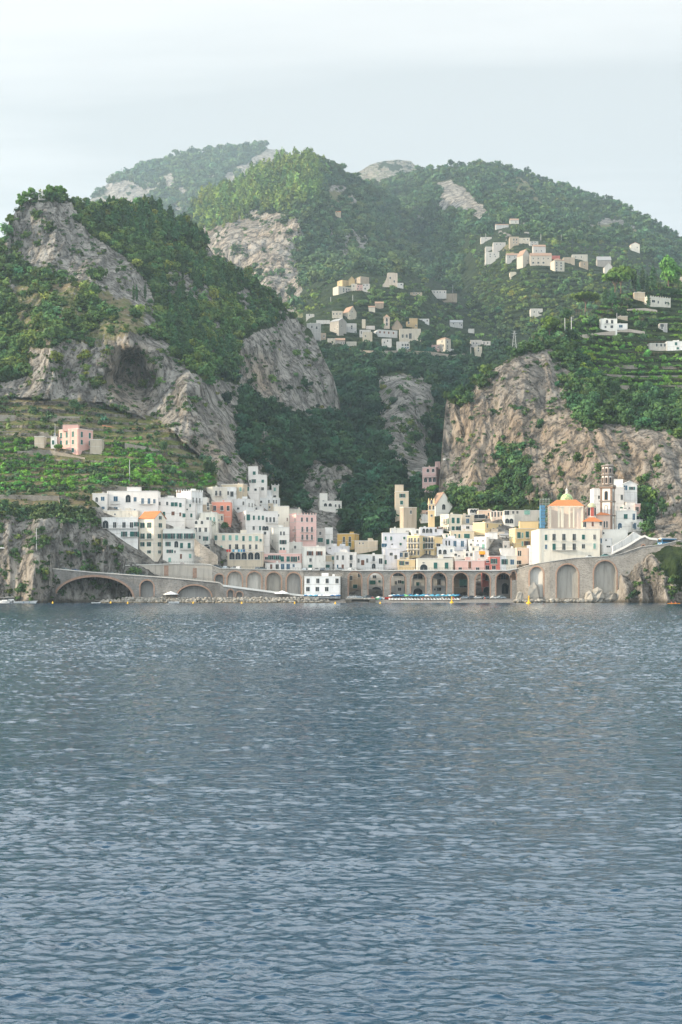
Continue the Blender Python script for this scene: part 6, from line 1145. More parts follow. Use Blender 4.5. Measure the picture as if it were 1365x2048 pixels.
# ------------------------------------------------------------------ vegetation
def foliage_mat(name, c0, c1, obj=False):
    m, nt, b = newmat(name); L = nt.links
    n = ramp(nt, noise(nt, 0.9, 3, 0.7), (0.35, 0.0), (0.65, 1.0))
    c = mixrgb(nt, n, c0, c1)
    if obj:
        oi = N(nt, 'ShaderNodeObjectInfo'); v = math_(nt, 'ADD', math_(nt, 'MULTIPLY', oi.outputs['Random'], 0.6), 0.7)
        hs = N(nt, 'ShaderNodeHueSaturation'); L.new(v, hs.inputs['Value']); L.new(math_(nt, 'ADD', math_(nt, 'MULTIPLY', oi.outputs['Random'], 0.05), 0.475), hs.inputs['Hue']); L.new(c, hs.inputs['Color']); c = hs.outputs[0]
    else:
        at = N(nt, 'ShaderNodeAttribute', attribute_name='tint'); c = mixrgb(nt, 1.0, c, at.outputs['Color'], 'MULTIPLY')
    L.new(c, b.inputs['Base Color']); b.inputs['Roughness'].default_value = 0.85; b.inputs['Specular IOR Level'].default_value = 0.12
    return m
FOL = foliage_mat('foliage_wood', (0.036, 0.076, 0.042), (0.110, 0.178, 0.068))
FOLO = foliage_mat('foliage_tree', (0.026, 0.070, 0.036), (0.078, 0.155, 0.055), True)
FOLB = foliage_mat('foliage_bright_pine', (0.065, 0.150, 0.030), (0.150, 0.270, 0.055), True)
BARK, bnt, bb = newmat('bark'); bb.inputs['Base Color'].default_value = (0.16, 0.11, 0.075, 1); bb.inputs['Roughness'].default_value = 0.95
bnt.links.new(mixrgb(bnt, ramp(bnt, noise(bnt, 3.0, 5, 0.7, stretch=(1, 1, 0.2)), (0.4, 0), (0.6, 1)), (0.09, 0.065, 0.045), (0.24, 0.18, 0.13)), bb.inputs['Base Color'])

def leaf_soup(lobes, n, size, seed, flat=0.0, up=0.0):
    """n leaf clumps (triangles) spread over and inside a set of lobes (cx, cy, cz, rx, ry, rz)"""
    r = np.random.default_rng(seed); lb = np.array(lobes, float)
    vol = (lb[:, 3] * lb[:, 4] * lb[:, 5]) ** (2 / 3); pk = r.choice(len(lb), n, p=vol / vol.sum()); l = lb[pk]
    d = r.normal(size=(n, 3)); d /= np.linalg.norm(d, axis=1)[:, None]
    d[:, 2] = np.where((d[:, 2] < -0.3) & (r.random(n) < 0.7), -d[:, 2], d[:, 2])
    rad = r.random(n) ** 0.28 * (1 + 0.10 * r.normal(size=n)); c = l[:, :3] + d * l[:, 3:6] * rad[:, None]
    nrm = d / l[:, 3:6] ** .3; nrm /= np.linalg.norm(nrm, axis=1)[:, None]; nrm += r.normal(size=(n, 3)) * 0.42; nrm[:, 2] += up; nrm /= np.linalg.norm(nrm, axis=1)[:, None]
    t = np.cross(nrm, r.normal(size=(n, 3))); t /= np.linalg.norm(t, axis=1)[:, None]; b = np.cross(nrm, t)
    s = size * (0.6 + 0.8 * r.random((n, 1)))
    q = np.stack([c + t * s, c - t * s * .5 + b * s * .85, c - t * s * .5 - b * s * .85, ], 1)
    return q.reshape(-1, 3)
def scatter(name, label, cat, protos, pos, scl, tint, mat=None, sq=None):
    """many plants nobody could count, as one mesh"""
    n = len(pos); rng = np.random.default_rng(len(pos)); vs = []; cs = []
    kind = rng.integers(0, len(protos), n)
    for k, p in enumerate(protos):
        i = np.where(kind == k)[0]
        if not len(i): continue
        a = rng.uniform(0, 6.283, len(i)); ca, sa = np.cos(a)[:, None], np.sin(a)[:, None]; s = scl[i][:, None]
        x = (p[None, :, 0] * ca - p[None, :, 1] * sa) * s; y = (p[None, :, 0] * sa + p[None, :, 1] * ca) * s
        z = p[None, :, 2] * s * rng.uniform(0.8, 1.25, len(i))[:, None]
        vs.append((np.stack([x, y, z], -1) + pos[i][:, None]).reshape(-1, 3)); cs.append(np.repeat(tint[i], len(p), 0))
    v = np.concatenate(vs); c = np.concatenate(cs); c = np.concatenate([c, np.ones((len(c), 1))], 1)
    f = np.arange(len(v)).reshape(-1, 3)
    o = np_mesh(name, v, f, mat or FOL, attrs={'tint': ('POINT', c)})
    return stuff(o, label, cat)
def crown_lobes(kind, seed):
    r = np.random.default_rng(seed); L = []
    if kind == 'round':
        for i in range(7):
            a = r.uniform(0, 6.28); q = r.uniform(0.15, 0.6); L.append((math.cos(a) * q, math.sin(a) * q, r.uniform(0.45, 1.05), .52, .52, .42))
        L.append((0, 0, 0.75, .6, .6, .6))
    elif kind == 'pine':
        for i in range(9):
            z = 0.35 + 1.65 * i / 8; w = 0.80 * (1 - (i / 8.6)) ** 0.7 + 0.08; a = r.uniform(0, 6.28); L.append((math.cos(a) * w * .35, math.sin(a) * w * .35, z, w * .8, w * .8, .20))
            L.append((math.cos(a + 3) * w * .45, math.sin(a + 3) * w * .45, z + .08, w * .55, w * .55, .16))
    elif kind == 'cypress':
        for i in range(7): z = 0.3 + 0.55 * i; w = .42 * math.sin(math.pi * (0.22 + 0.72 * i / 6)) + .06; L.append((0, 0, z, w, w, .5))
    elif kind == 'umbrella':
        for i in range(14):
            a = i * 2.4; q = 0.22 * math.sqrt(i) * 1.15; L.append((math.cos(a) * q, math.sin(a) * q, .97 - 0.20 * q * q + r.uniform(-.03, .05), .36, .36, .22))
    elif kind == 'big':
        for i in range(16):
            a = r.uniform(0, 6.28); q = r.uniform(0.1, 0.75); z = r.uniform(0.5, 1.75); q *= math.sqrt(max(.1, 1 - ((z - 1.0) / 1.0) ** 2)); L.append((math.cos(a) * q, math.sin(a) * q, z, .36, .36, .30))
    elif kind == 'bush':
        for i in range(5): a = r.uniform(0, 6.28); q = r.uniform(0.1, 0.6); L.append((math.cos(a) * q, math.sin(a) * q, r.uniform(.1, .4), .5, .5, .42))
    return L
FARTREE = [leaf_soup(crown_lobes('round', i), 110, .24, i, up=.2) for i in range(6)]
MIDTREE = [leaf_soup(crown_lobes('round', 20 + i), 260, .16, i, up=.2) for i in range(6)]
FARPINE = [leaf_soup(crown_lobes('pine', 40 + i), 170, .19, i, up=.3) for i in range(4)]
BUSH = [leaf_soup(crown_lobes('bush', 60 + i), 70, .22, i, up=.2) for i in range(5)]
def grid_pts(x0, x1, y0, y1, sx, sy, rng):
    gx, gy = np.meshgrid(np.arange(x0, x1, sx), np.arange(y0, y1, sy)); gx = gx + rng.uniform(-.6, .6, gx.shape) * sx; gy = gy + rng.uniform(-.6, .6, gy.shape) * sy
    return gx.ravel(), gy.ravel()
def tints(n, rng, base=(1, 1, 1), var=.25, dry=0.0):
    v = 1 + rng.normal(size=n) * var; v = np.clip(v, .45, 1.7); h = rng.normal(size=n) * .12
    c = np.stack([v * (1 + h), v, v * (1 - h * .8)], 1) * np.array(base)
    k = rng.random(n) < dry; c[k] *= np.array([1.9, 1.35, 1.1]); return np.clip(c, 0, 3)
def clear(x, y):
    k = np.ones(x.shape, bool)
    for a, b, c, d in OCC: k &= ~((x > a - 5) & (x < c + 5) & (y > b - 2) & (y < d + (14 if d < 760 else 40 if (610 < a < 890 and d < 1050) else 16)))
    return k
def plant(land, name, label, cat, box, sp, size, protos, base=(1, 1, 1), where=None, dens=1.0, sink=.15, var=.25, dry=0., use='cover', avoid=(), rows=0):
    rng = np.random.default_rng(abs(hash(name)) % 1000 if False else sum(map(ord, name)))
    x, y = grid_pts(*box, *sp, rng)
    if rows: y = np.round(y / rows) * rows + 2.5 * np.sin(x * .021) + 3 * perlin(x * .02, y * 0, x * 0) + rng.normal(size=x.shape) * .8
    ok = y > land.ridge(x) - 1.5
    if where is not None: ok &= inpoly(x + rng.normal(size=x.shape) * 5, y + rng.normal(size=x.shape) * 5, where)
    for a in avoid: ok &= ~inpoly(x, y, a)
    c = land.cover(x, y) if use == 'cover' else np.ones(x.shape) * 1.0
    ok &= rng.random(x.shape) < c * dens
    ok &= clear(x, y)
    x, y = x[ok], np.maximum(y[ok], land.ridge(x[ok]) + 0.5)
    p = land.at(x, y); s = size[0] * .8 + (size[1] * 1.4 - size[0] * .8) * rng.random(len(p)) ** 1.7
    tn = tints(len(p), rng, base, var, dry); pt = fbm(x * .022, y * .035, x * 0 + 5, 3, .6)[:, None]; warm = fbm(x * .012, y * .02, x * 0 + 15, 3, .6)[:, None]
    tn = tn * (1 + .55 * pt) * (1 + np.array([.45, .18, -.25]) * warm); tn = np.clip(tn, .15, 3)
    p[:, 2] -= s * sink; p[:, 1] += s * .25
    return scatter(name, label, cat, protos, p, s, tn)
GORGE_HOLD = [(600, 560), (1010, 560), (1010, 700), (860, 712), (700, 700), (600, 690)]
plant(FAR, 'far_woodland', 'blue green wood along the crest of the hazy far mountain', 'woodland', (170, 600, 280, 470), (5, 4.5), (8, 13), FARTREE, dens=.9)
plant(M1, 'mountain_pinewood', 'sunlit pine wood on the shoulder of the round middle mountain', 'woodland', (380, 700, 310, 480), (6, 5), (4.6, 7.5), FARPINE, base=(1.9, 1.65, .9), where=[(380, 400), (450, 360), (600, 300), (660, 320), (640, 400), (580, 420), (520, 425), (450, 450), (400, 460)], use='all', dens=.95)
plant(M1, 'mountain_woodland', 'broadleaf wood covering the round middle mountain', 'woodland', (380, 1020, 310, 680), (5.8, 4.6), (3.4, 7), FARTREE, avoid=[[(380, 400), (450, 360), (600, 300), (640, 320), (630, 400), (580, 420), (520, 425), (450, 450)], [(600, 580), (700, 545), (900, 565), (1000, 640), (1000, 700), (600, 690)]])
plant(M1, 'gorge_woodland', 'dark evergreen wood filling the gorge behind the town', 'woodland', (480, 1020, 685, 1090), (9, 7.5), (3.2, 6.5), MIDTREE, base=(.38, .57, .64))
plant(M2, 'east_mountain_woodland', 'wood covering the long eastern mountain', 'woodland', (700, 1400, 322, 720), (5.8, 4.6), (3.6, 7.4), FARTREE, base=(.85, .95, .9), avoid=[[(930, 470), (1260, 490), (1365, 560), (1365, 700), (1000, 700), (920, 650)]])
plant(M2, 'terrace_shrubs', 'olive and lemon trees on the terraces below the far village', 'shrubbery', (890, 1400, 440, 700), (6.5, 6), (1.8, 4.0), FARTREE, base=(1.35, 1.3, .9), where=[(890, 660), (960, 560), (930, 470), (1000, 450), (1260, 480), (1400, 550), (1400, 700), (1000, 710)], use='all', dens=.8, dry=.08, rows=6.5)
plant(M1, 'village_shrubs', 'scattered green bushes between the walls of the hill village', 'shrubbery', (585, 1020, 540, 700), (10, 7), (2, 4.5), FARTREE, base=(1.3, 1.3, .9), where=[(585, 620), (640, 565), (700, 550), (900, 565), (1020, 660), (1020, 705), (860, 712), (600, 690)], use='all', dens=.55, dry=.12)
plant(L1, 'west_cliff_woodland', 'green scrub and trees clinging to the western massif', 'woodland', (-60, 790, 380, 780), (7, 6), (1.5, 3.9), MIDTREE, base=(1.15, 1.2, .85), dry=.08)
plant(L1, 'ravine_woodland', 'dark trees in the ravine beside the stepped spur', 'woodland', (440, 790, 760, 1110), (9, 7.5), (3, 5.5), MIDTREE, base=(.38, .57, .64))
plant(L1, 'west_terrace_vines', 'bright green vines and lemon trees on the stone terraces, left', 'shrubbery', (-30, 440, 800, 1000), (6, 6.5), (1.1, 2.3), BUSH + MIDTREE[:1], base=(1.5, 2.1, .85), where=[(-30, 880), (90, 880), (110, 930), (190, 920), (210, 870), (300, 880), (330, 930), (420, 950), (430, 975), (300, 990), (230, 960), (150, 990), (-30, 985)], use='all', dens=.85, rows=11)
plant(L1, 'west_dry_shrubs', 'sparse bushes on the dry stone terraces, left', 'shrubbery', (-30, 440, 790, 1000), (11, 9), (1.2, 3), BUSH, where=[(-30, 790), (420, 870), (430, 990), (-30, 1000)], use='all', dens=.4)
plant(L1, 'shore_cliff_shrubs', 'green bushes along the rim of the shore cliff, left', 'shrubbery', (-30, 210, 1000, 1050), (8, 6), (1.5, 3), BUSH, where=[(-30, 1012), (190, 1018), (204, 1060), (150, 1045), (60, 1035), (-30, 1040)], use='all', dens=.85)
plant(L3, 'east_terrace_vines', 'vines and lemon trees on the terraces above the eastern cliff', 'shrubbery', (1080, 1560, 570, 830), (5, 6.5), (1.0, 2.0), BUSH, base=(1.9, 2.3, .9), where=[(1085, 660), (1180, 620), (1240, 590), (1400, 570), (1560, 560), (1560, 800), (1240, 800), (1180, 770), (1120, 700)], use='all', dens=.85, dry=.03, rows=12)
plant(L3, 'east_cliff_scrub', 'dark scrub hanging from the eastern cliff', 'shrubbery', (880, 1560, 660, 1080), (8.5, 7), (2, 4), MIDTREE, base=(.8, .95, .75), dens=.8, avoid=[[(1180, 620), (1400, 570), (1400, 790), (1240, 790), (1150, 700)]])
# sparse tufts in the cracks of every rock face
for land, nm, lb, box, sz, dn in ((L1, 'west_rock_tufts', 'tufts of scrub in the cracks of the western rock faces', (-30, 760, 400, 1200), (.9, 2.4), .20), (L3, 'east_rock_tufts', 'tufts of scrub in the cracks of the eastern rock faces', (880, 1400, 690, 1200), (.8, 2.2), .14), (M1, 'mountain_rock_tufts', 'tufts of scrub on the pale mountain crags', (380, 900, 400, 960), (1.5, 4), .30)):
    rng = np.random.default_rng(len(nm)); x, y = grid_pts(*box, 4.5, 4.5, rng); ok = (y > land.ridge(x)) 
    cl = fbm(x * .03, y * .03, x * 0 + 2, 3, .6); ok &= rng.random(x.shape) < dn * np.clip(cl * 5 + .35, 0, 3.5); ok &= clear(x, y); x, y = x[ok], y[ok]
    p = land.at(x, y); s = sz[0] + (sz[1] * 1.35 - sz[0]) * rng.random(len(p)) ** 2.2; p[:, 2] -= s * .3
    scatter(nm, lb, 'shrubbery', BUSH, p, s, tints(len(p), rng, (.9, .95, .75), .25, .08))
plant(L3, 'east_olive_grove', 'silvery olive trees between the villas above the eastern cliff', 'shrubbery', (1110, 1400, 575, 800), (19, 13), (2.0, 3.6), MIDTREE, base=(1.5, 1.55, 1.4), where=[(1110, 665), (1180, 625), (1240, 595), (1400, 575), (1400, 680), (1120, 700)], use='all', dens=.6)
plant(L3, 'east_lemon_trees', 'rounded lemon trees scattered on the right terraces', 'shrubbery', (1150, 1400, 690, 830), (24, 14), (1.8, 3.6), MIDTREE, base=(1.7, 2.1, .8), where=[(1150, 690), (1400, 690), (1400, 810), (1240, 810), (1180, 780)], use='all', dens=.6, dry=.1)
print('veg', time.time() - T0)
# ------------------------------------------------------------------ church, bell tower, scaffolding
def HX(v): return 1040 + v / 6.825
def HY(v): return 900 + v / 6.825
YC = 629.0; kC = YC / F
def hz_(y, Y=YC): return Z_(HY(y), Y)
PEACHW = plaster((.74, .62, .52), dirt=.08, key='church_peach'); REDW = plaster((.50, .12, .09), dirt=.1, key='drum_red')
ch = H('H', 'peach church nave with an orange hip roof and a green tiled dome', (.74, .62, .52), 400, 868, 925, 762, 1100, 't985*.01x.01:890' if False else 'd900*.9x2:895', roof='hip', rh=3.0, Y=YC, name='church', cat='church', ang=15, dirt=.08, down=2)
loc = ch.location.copy()
def cp(x, dy=0., Y=YC): return ((HX(x) - CX) / F * Y - loc.x, YC + dy - loc.y)
m = MB()
for x0, x1 in ((402, 425), (520, 545), (560, 600), (668, 690), (725, 745), (845, 866)):
    a, b = cp(x0), cp(x1); m.box((a[0], a[1] - .16, hz_(1058) - loc.z), (b[0], a[1] - .01, hz_(775) - loc.z), plaster((.76, .70, .56), dirt=.05, key='church_pilaster'))
a, b = cp(395), cp(870); m.box((a[0], a[1] - .4, hz_(778) - loc.z), (b[0], a[1] - .02, hz_(764) - loc.z), MATS['church_pilaster']); m.build('pilasters', ch)
DOMEG, dnt, db = newmat('green_majolica'); vv = N(dnt, 'ShaderNodeTexVoronoi'); vv.inputs['Scale'].default_value = 3.0; dnt.links.new(N(dnt, 'ShaderNodeNewGeometry').outputs['Position'], vv.inputs['Vector']); ss = N(dnt, 'ShaderNodeSeparateColor'); dnt.links.new(vv.outputs['Color'], ss.inputs[0])
dnt.links.new(mixrgb(dnt, ramp(dnt, ss.outputs[0], (.35, 0), (.6, 1)), (.16, .36, .17), (.58, .60, .30)), db.inputs['Base Color']); db.inputs['Roughness'].default_value = .35
cx_, cy_ = cp(700, 12); r_ = 88 / 6.825 * kC; zb_ = hz_(668) - loc.z
m = MB(); m.lathe((cx_, cy_, zb_ - 3), [(r_ * 1.06, 0), (r_ * 1.06, 3.1), (r_ * 1.0, 3.25)], PEACHW, 20); m.build('drum', ch, False)
m = MB(); hh_ = hz_(568) - hz_(660); m.lathe((cx_, cy_, zb_ + .25), [(r_ * math.cos(t), hh_ * math.sin(t)) for t in [math.pi / 2 * i / 9 for i in range(10)]], DOMEG, 24); m.build('dome', ch, True)
m = MB(); zl = hz_(572) - loc.z; m.lathe((cx_, cy_, zl), [(.62, -.1), (.62, .1), (.35, .12), (.35, 1.6), (.62, 1.62), (.6, 1.75), (.3, 2.1), (.06, 2.5), (.05, 3.6)], TRIM, 10)
for k in range(8): a = k * .785; m.tube((cx_ + .5 * math.cos(a), cy_ + .5 * math.sin(a), zl + .1), (cx_ + .5 * math.cos(a), cy_ + .5 * math.sin(a), zl + 1.65), .06, .06, TRIM, 5)
m.build('lantern', ch)
# second, smaller dome with the red and white drum
c2 = empty('chapel', PV(HX(980), 1200, YC + 2)); c2.location.z = hz_(1100); tag(c2, 'small octagonal chapel with a red and white drum and pale dome beside the nave', 'chapel'); l2 = c2.location
r2 = 62 / 6.825 * kC; m = MB(); z0, z1 = hz_(905) - l2.z, hz_(780) - l2.z; m.lathe((0, 0, 0), [(r2 * 1.05, 0), (r2 * 1.05, z0), (r2, z0 + .05), (r2, z1)], PEACHW, 8); m.build('drum', c2)
for k in range(8):
    a = 6.283 * (k + .5) / 8 + .3927; M_ = Matrix.Rotation(a + math.pi / 2, 4, 'Z'); ap = r2 * math.cos(.3927)
    q = MB(); q.box((-.55, -ap - .06, z0 + .3), (.55, -ap - .01, z1 - .3), REDW if k % 2 else GLASS, M_); q.box((-.75, -ap - .04, z0 + .1), (.75, -ap - .005, z1 - .12), TRIM if not k % 2 else REDW, M_); q.build('window', c2)
m = MB(); hd = hz_(722) - hz_(780); m.lathe((0, 0, z1), [(r2 * 1.08, 0), (r2 * 1.08, .15)] + [(r2 * .95 * math.cos(t), .15 + hd * math.sin(t)) for t in [math.pi / 2 * i / 7 for i in range(8)]], plaster((.52, .52, .34), dirt=.4, key='small_dome_tiles'), 16); m.build('dome', c2)
m = MB(); m.lathe((0, 0, z1 + hd), [(.45, 0), (.3, .2), (.25, 1.0), (.45, 1.1), (.15, 1.5), (.04, 1.6), (.04, 2.9)], TRIM, 8); m.build('lantern', c2)
H('H', 'low peach church wing with an orange hipped roof', (.74, .62, .52), 872, None, 1128, 978, 1110, 'r1013*.9x1.9:995|d1020*1.1x2.2:885|d1005*.9x1.6:1105', roof='hip', rh=2.1, Y=YC - 3, dp=6, down=3, dirt=.1, name='church_wing', cat='church wing')
H('H', 'pink apse with two slit windows and an orange roof next to the bell tower', (.74, .58, .50), 1048, None, 1236, 888, 1100, 'd1015*.5x2.6:1155,1190', roof='hip', rh=1.7, Y=YC + 3, dp=7, down=3, dirt=.1, name='apse', cat='apse')
# bell tower
TY = 633.0; kt = TY / F; TB = plaster((.25, .17, .125), dirt=.5, key='tower_brown'); TG = plaster((.26, .235, .21), dirt=.6, key='tower_grey_brown')
tz = lambda y: Z_(HY(y), TY); yaw = R(24); side = 145 / 6.825 * kt / math.cos(yaw)
ctr = PV(HX(1198), 1200, TY + side * .55); tw = empty('bell_tower', (ctr.x, ctr.y, tz(1130))); tw.rotation_euler = (0, 0, -yaw); tag(tw, 'tall brown and white bell tower with octagonal upper storeys', 'bell tower'); L0 = tw.location.z
hs = side / 2; zz = lambda y: tz(y) - L0
m = MB(); m.box((-hs, -hs, 0), (hs, hs, zz(520)), TRIM); m.build('shaft', tw)
m = MB()
for sx in (-1, 1):
    for sy in (-1, 1): m.box((sx * hs - .42 - .06 * sx * 0, sy * hs - .42, 0), (sx * hs + .42, sy * hs + .42, zz(520) - .01), TB) if False else m.box((min(sx * (hs + .08), sx * (hs - .75)), min(sy * (hs + .08), sy * (hs - .75)), 0), (max(sx * (hs + .08), sx * (hs - .75)), max(sy * (hs + .08), sy * (hs - .75)), zz(522)), TB)
m.build('corner_pilaster', tw)
for y in (895, 702):
    m = MB(); w_ = hs + .32; m.box((-w_, -w_, zz(y) - .22), (w_, w_, zz(y) + .26), TG); m.box((-w_ - .18, -w_ - .18, zz(y) + .262), (w_ + .18, w_ + .18, zz(y) + .42), TB); m.build('cornice', tw)
m = MB(); w_ = hs + .45; m.box((-w_, -w_, zz(522)), (w_, w_, zz(500)), TB); m.box((-w_ - .15, -w_ - .15, zz(500) + .002), (w_ + .15, w_ + .15, zz(492)), TG)
for s in (-1, 1):
    for i in range(9): t = -w_ + 2 * w_ * i / 8; m.box((t - .09, s * w_ - .09, zz(491)), (t + .09, s * w_ + .09, zz(478)), TG); m.box((s * w_ - .09, t - .088, zz(491)), (s * w_ + .09, t + .088, zz(478)), TG)
    m.box((-w_ - .1, s * w_ - .12, zz(477.5)), (w_ + .1, s * w_ + .12, zz(474)), TG); m.box((s * w_ - .119, -w_ + .13, zz(477.4)), (s * w_ + .119, w_ - .13, zz(474.1)), TG)
m.build('balustrade', tw)
def twin(M_, y, w, h, d, frame=TB, glass=GLASS):
    me = MB(); z = zz(y); n = 10; ap = lambda ww, hh, dd: [(-ww / 2, -dd, z - hh / 2), (ww / 2, -dd, z - hh / 2)] + [(ww / 2 * math.cos(t), -dd, z + hh / 2 - ww / 2 + ww / 2 * math.sin(t)) for t in [math.pi * i / n for i in range(n + 1)]]
    a, b = ap(w + .5, h + .5, d + .03), ap(w, h, d + .06); me.poly([tuple(M_ @ Vector(p)) for p in a], frame); me.poly([tuple(M_ @ Vector(p)) for p in b], glass); me.build('window', tw)
for fa in (0, math.pi / 2): M_ = Matrix.Rotation(fa, 4, 'Z'); twin(M_, 620, 1.15, 3.6, hs); twin(M_, 810, 1.0, 3.4, hs, TB, TRIM if fa == 0 else GLASS); twin(M_, 965, .8, 2.0, hs)
for (ya, yb_, rr, cols) in ((474, 342, .98, 1), (328, 222, .93, 1)):
    R_ = hs * rr; m = MB(); m.lathe((0, 0, zz(ya)), [(R_, 0), (R_, zz(yb_) - zz(ya))], TB, 8); m.build('octagonal_storey', tw)
    for k in range(8):
        a = 6.283 * k / 8 + 0; M_ = Matrix.Rotation(a, 4, 'Z'); d_ = R_ * math.cos(.3927); me = MB(); za, zb2 = zz(ya) + .45, zz(yb_) - .35
        me.box((-.62, -d_ - .05, za), (.62, -d_ - .01, zb2), TRIM, M_); me.build('panel', tw); twin(M_, (ya + yb_) / 2 + 3, .62, (zb2 - za) * .66, d_ + .04, TB)
    for k in range(8): a = 6.283 * (k + .5) / 8; me = MB(); x, y = R_ * 1.04 * math.cos(a), R_ * 1.04 * math.sin(a); me.tube((x, y, zz(ya)), (x, y, zz(yb_)), .17, .17, TG, 6); me.build('column', tw)
    m = MB(); m.lathe((0, 0, zz(yb_)), [(0, -.02), (R_ + .25, -.02), (R_ + .5, .25), (R_ + .5, .5), (R_ + .1, .75), (0, .78)], TG, 8); m.build('cornice', tw)
m = MB(); m.lathe((0, 0, zz(216)), [(hs * .7, 0), (hs * .62, .6), (hs * .25, 1.0), (.12, 1.1), (.1, 2.4), (.0, 2.45)], TG, 8); m.build('roof', tw)
# scaffolding
BN = flat('scaffold_netting', (.10, .24, .38), .8, .1); ST = flat('scaffold_tube', (.45, .47, .47), .5, .4)
so = PV(HX(350), 1200, YC - 1); sc_ = empty('scaffolding', (so.x, YC - 1, hz_(1070, YC))); tag(sc_, 'scaffolding with blue netting at the left corner of the church', 'scaffolding'); lz = sc_.location.z; wS = 60 / 6.825 * kC; zt_ = hz_(650) - lz
m = MB()
for x in (-wS, -wS / 3, wS / 3, wS):
    for y in (0, 4): m.tube((x, y, 0), (x, y, zt_), .045, .045, ST, 5)
h_ = 0
while h_ < zt_: 
    for y in (0, 4): m.tube((-wS, y, h_ + .9), (wS, y, h_ + .9), .035, .035, ST, 5)
    for x in (-wS, wS): m.tube((x, 0, h_ + .9), (x, 4, h_ + .9), .035, .035, ST, 5)
    m.box((-wS, .1, h_), (wS, .9, h_ + .06), PAVE); h_ += 2.0
m.build('frame', sc_); m = MB(); zn = hz_(755) - lz
for i in range(7): m.box((-wS - .06, -.12, zn * i / 7 + .12), (wS * .0 if i % 2 else -wS * .1, -.08, zn * (i + 1) / 7 - .1), BN)
m.box((-wS - .12, -.05, .2), (-wS - .08, 3.9, zn), BN); m.build('netting', sc_)
st_ = empty('statue', (PV(HX(440), 0, YC + 8).x, YC + 8, hz_(640, YC + 8))); tag(st_, 'dark spire statue above the scaffolding', 'statue'); m = MB(); m.lathe((0, 0, -1), [(.5, 0), (.35, 1.2), (.55, 2.0), (.3, 3.0), (.28, 3.4), (.12, 3.7), (.06, 4.4), (0, 4.6)], IRON, 8); m.build('figure', st_)
# yellow belfry of the gabled church
def KX(v): return 800 + v / 8.531
def KY(v): return 980 + v / 8.531
BY = 690.0
def belfry():
    k = BY / F; z = lambda v: Z_(KY(v), BY); w = 52 / 8.531 * k; p = PV(KX(543), 0, BY); r = empty('belfry', (p.x, BY + w, z(560))); tag(r, 'yellow belfry with four pinnacles in front of the gabled church', 'bell tower'); zl = r.location.z
    a = plaster((.68, .52, .30), dirt=.3, key='belfry_yellow'); m = MB(); m.box((-w, -w, -6), (w, w, z(245) - zl), a); m.build('shaft', r)
    m = MB(); m.box((-w - .2, -w - .2, z(350) - zl), (w + .2, w + .2, z(345) - zl + .1), TRIM); m.box((-w - .25, -w - .25, z(245) - zl + .002), (w + .25, w + .25, z(236) - zl), TRIM); m.build('cornice', r)
    m = MB(); m.box((-w * .8, -w * .8, z(236) - zl), (w * .8, w * .8, z(180) - zl), a)
    for sx in (-1, 1):
        for sy in (-1, 1): m.tube((sx * w * .85, sy * w * .85, z(236) - zl), (sx * w * .85, sy * w * .85, z(140) - zl), .45, .12, a, 6)
    m.tube((0, 0, z(180) - zl), (0, 0, z(140) - zl), .5, .1, a, 6); m.build('crown', r)
    for st, x, y, ww, hh in (('a', -.9, 300, .9, 1.9), ('a', .9, 300, .9, 1.9), ('a', 0, 205, .8, 1.8), ('d', 0, 437, .8, .9)):
        me, _ = win_mesh(st, ww, hh); o = bpy.data.objects.new('window', me); o.location = (x, -w * (.8 if y == 205 else 1), z(y) - zl); link(o, r)
belfry()
# scalloped parapet of the ochre hall
# hill towers
def tower(px, py0, py1, wpx, Y, label, name='tower', mat=None, roofp=False, cat='tower', wins=()):
    k = Y / F; w = wpx / 2 * k; p = PV(px, py1, Y); r = empty(name, (p.x, Y + w, p.z - 8)); tag(r, label, cat); h = (py1 - py0) * k + 8; mat = mat or plaster(TAN); m = MB(); m.box((-w, -w, 0), (w, w, h), mat); m.build('wall', r); m = MB(); m.box((-w - .4, -w - .4, h - .6), (w + .4, w + .4, h + .1), mat); m.build('cornice', r)
    if roofp: m = MB(); m.lathe((0, 0, h + .1), [(w * 1.35, 0), (0, w * 1.1)], TILE_OLD, 4); m.build('roof', r)
    for y in wins: me, _ = win_mesh('a', 1.6, 3.2); o = bpy.data.objects.new('window', me); o.location = (0, -w, h - (y - py0) * k); link(o, r)
    return r
Yv = float(M1.base_depth(np.array([773.]), np.array([656.]))[0]) - 9
tower(774, 634, 657, 11.5, Yv, 'slim square bell tower of the hill village', 'bell_tower', plaster((.46, .40, .33), dirt=.5, key='village_tower'), True, 'bell tower', (640, 648))
Yr = float(M1.base_depth(np.array([785.]), np.array([573.]))[0]) - 10; kr_ = Yr / F
p = PV(784, 575, Yr); rt = empty('ruined_tower', (p.x, Yr, p.z - 8)); tag(rt, 'ruined square stone tower with a sloping broken buttress above the hamlet', 'ruined tower'); m = MB(); RS = plaster((.44, .39, .33), dirt=.9, key='ruin_stone')
def rz(py): return (575 - py) * kr_ + 8
x0, x1 = (775 - 784) * kr_, (795.5 - 784) * kr_; m.box((x0, 0, 0), (x1, 10, rz(546)), RS); m.box((x0 + 1, .5, rz(546)), (x1 - 3, 9, rz(545)), RS); m.build('wall', rt)
m = MB(); pts = [(757, 578), (763, 572), (769, 566), (772, 560), (774.9, 552), (774.9, 580)]; 
for y in (0.4, 9): m.poly([((a - 784) * kr_, y, rz(b)) for a, b in pts], RS)
for (a, b), (c, d) in zip(pts[:-1], pts[1:]): m.poly([((a - 784) * kr_, .4, rz(b)), ((c - 784) * kr_, .4, rz(d)), ((c - 784) * kr_, 9, rz(d)), ((a - 784) * kr_, 9, rz(b))], RS)
m.build('buttress', rt)
me, _ = win_mesh('d', 1.4, 2.4)
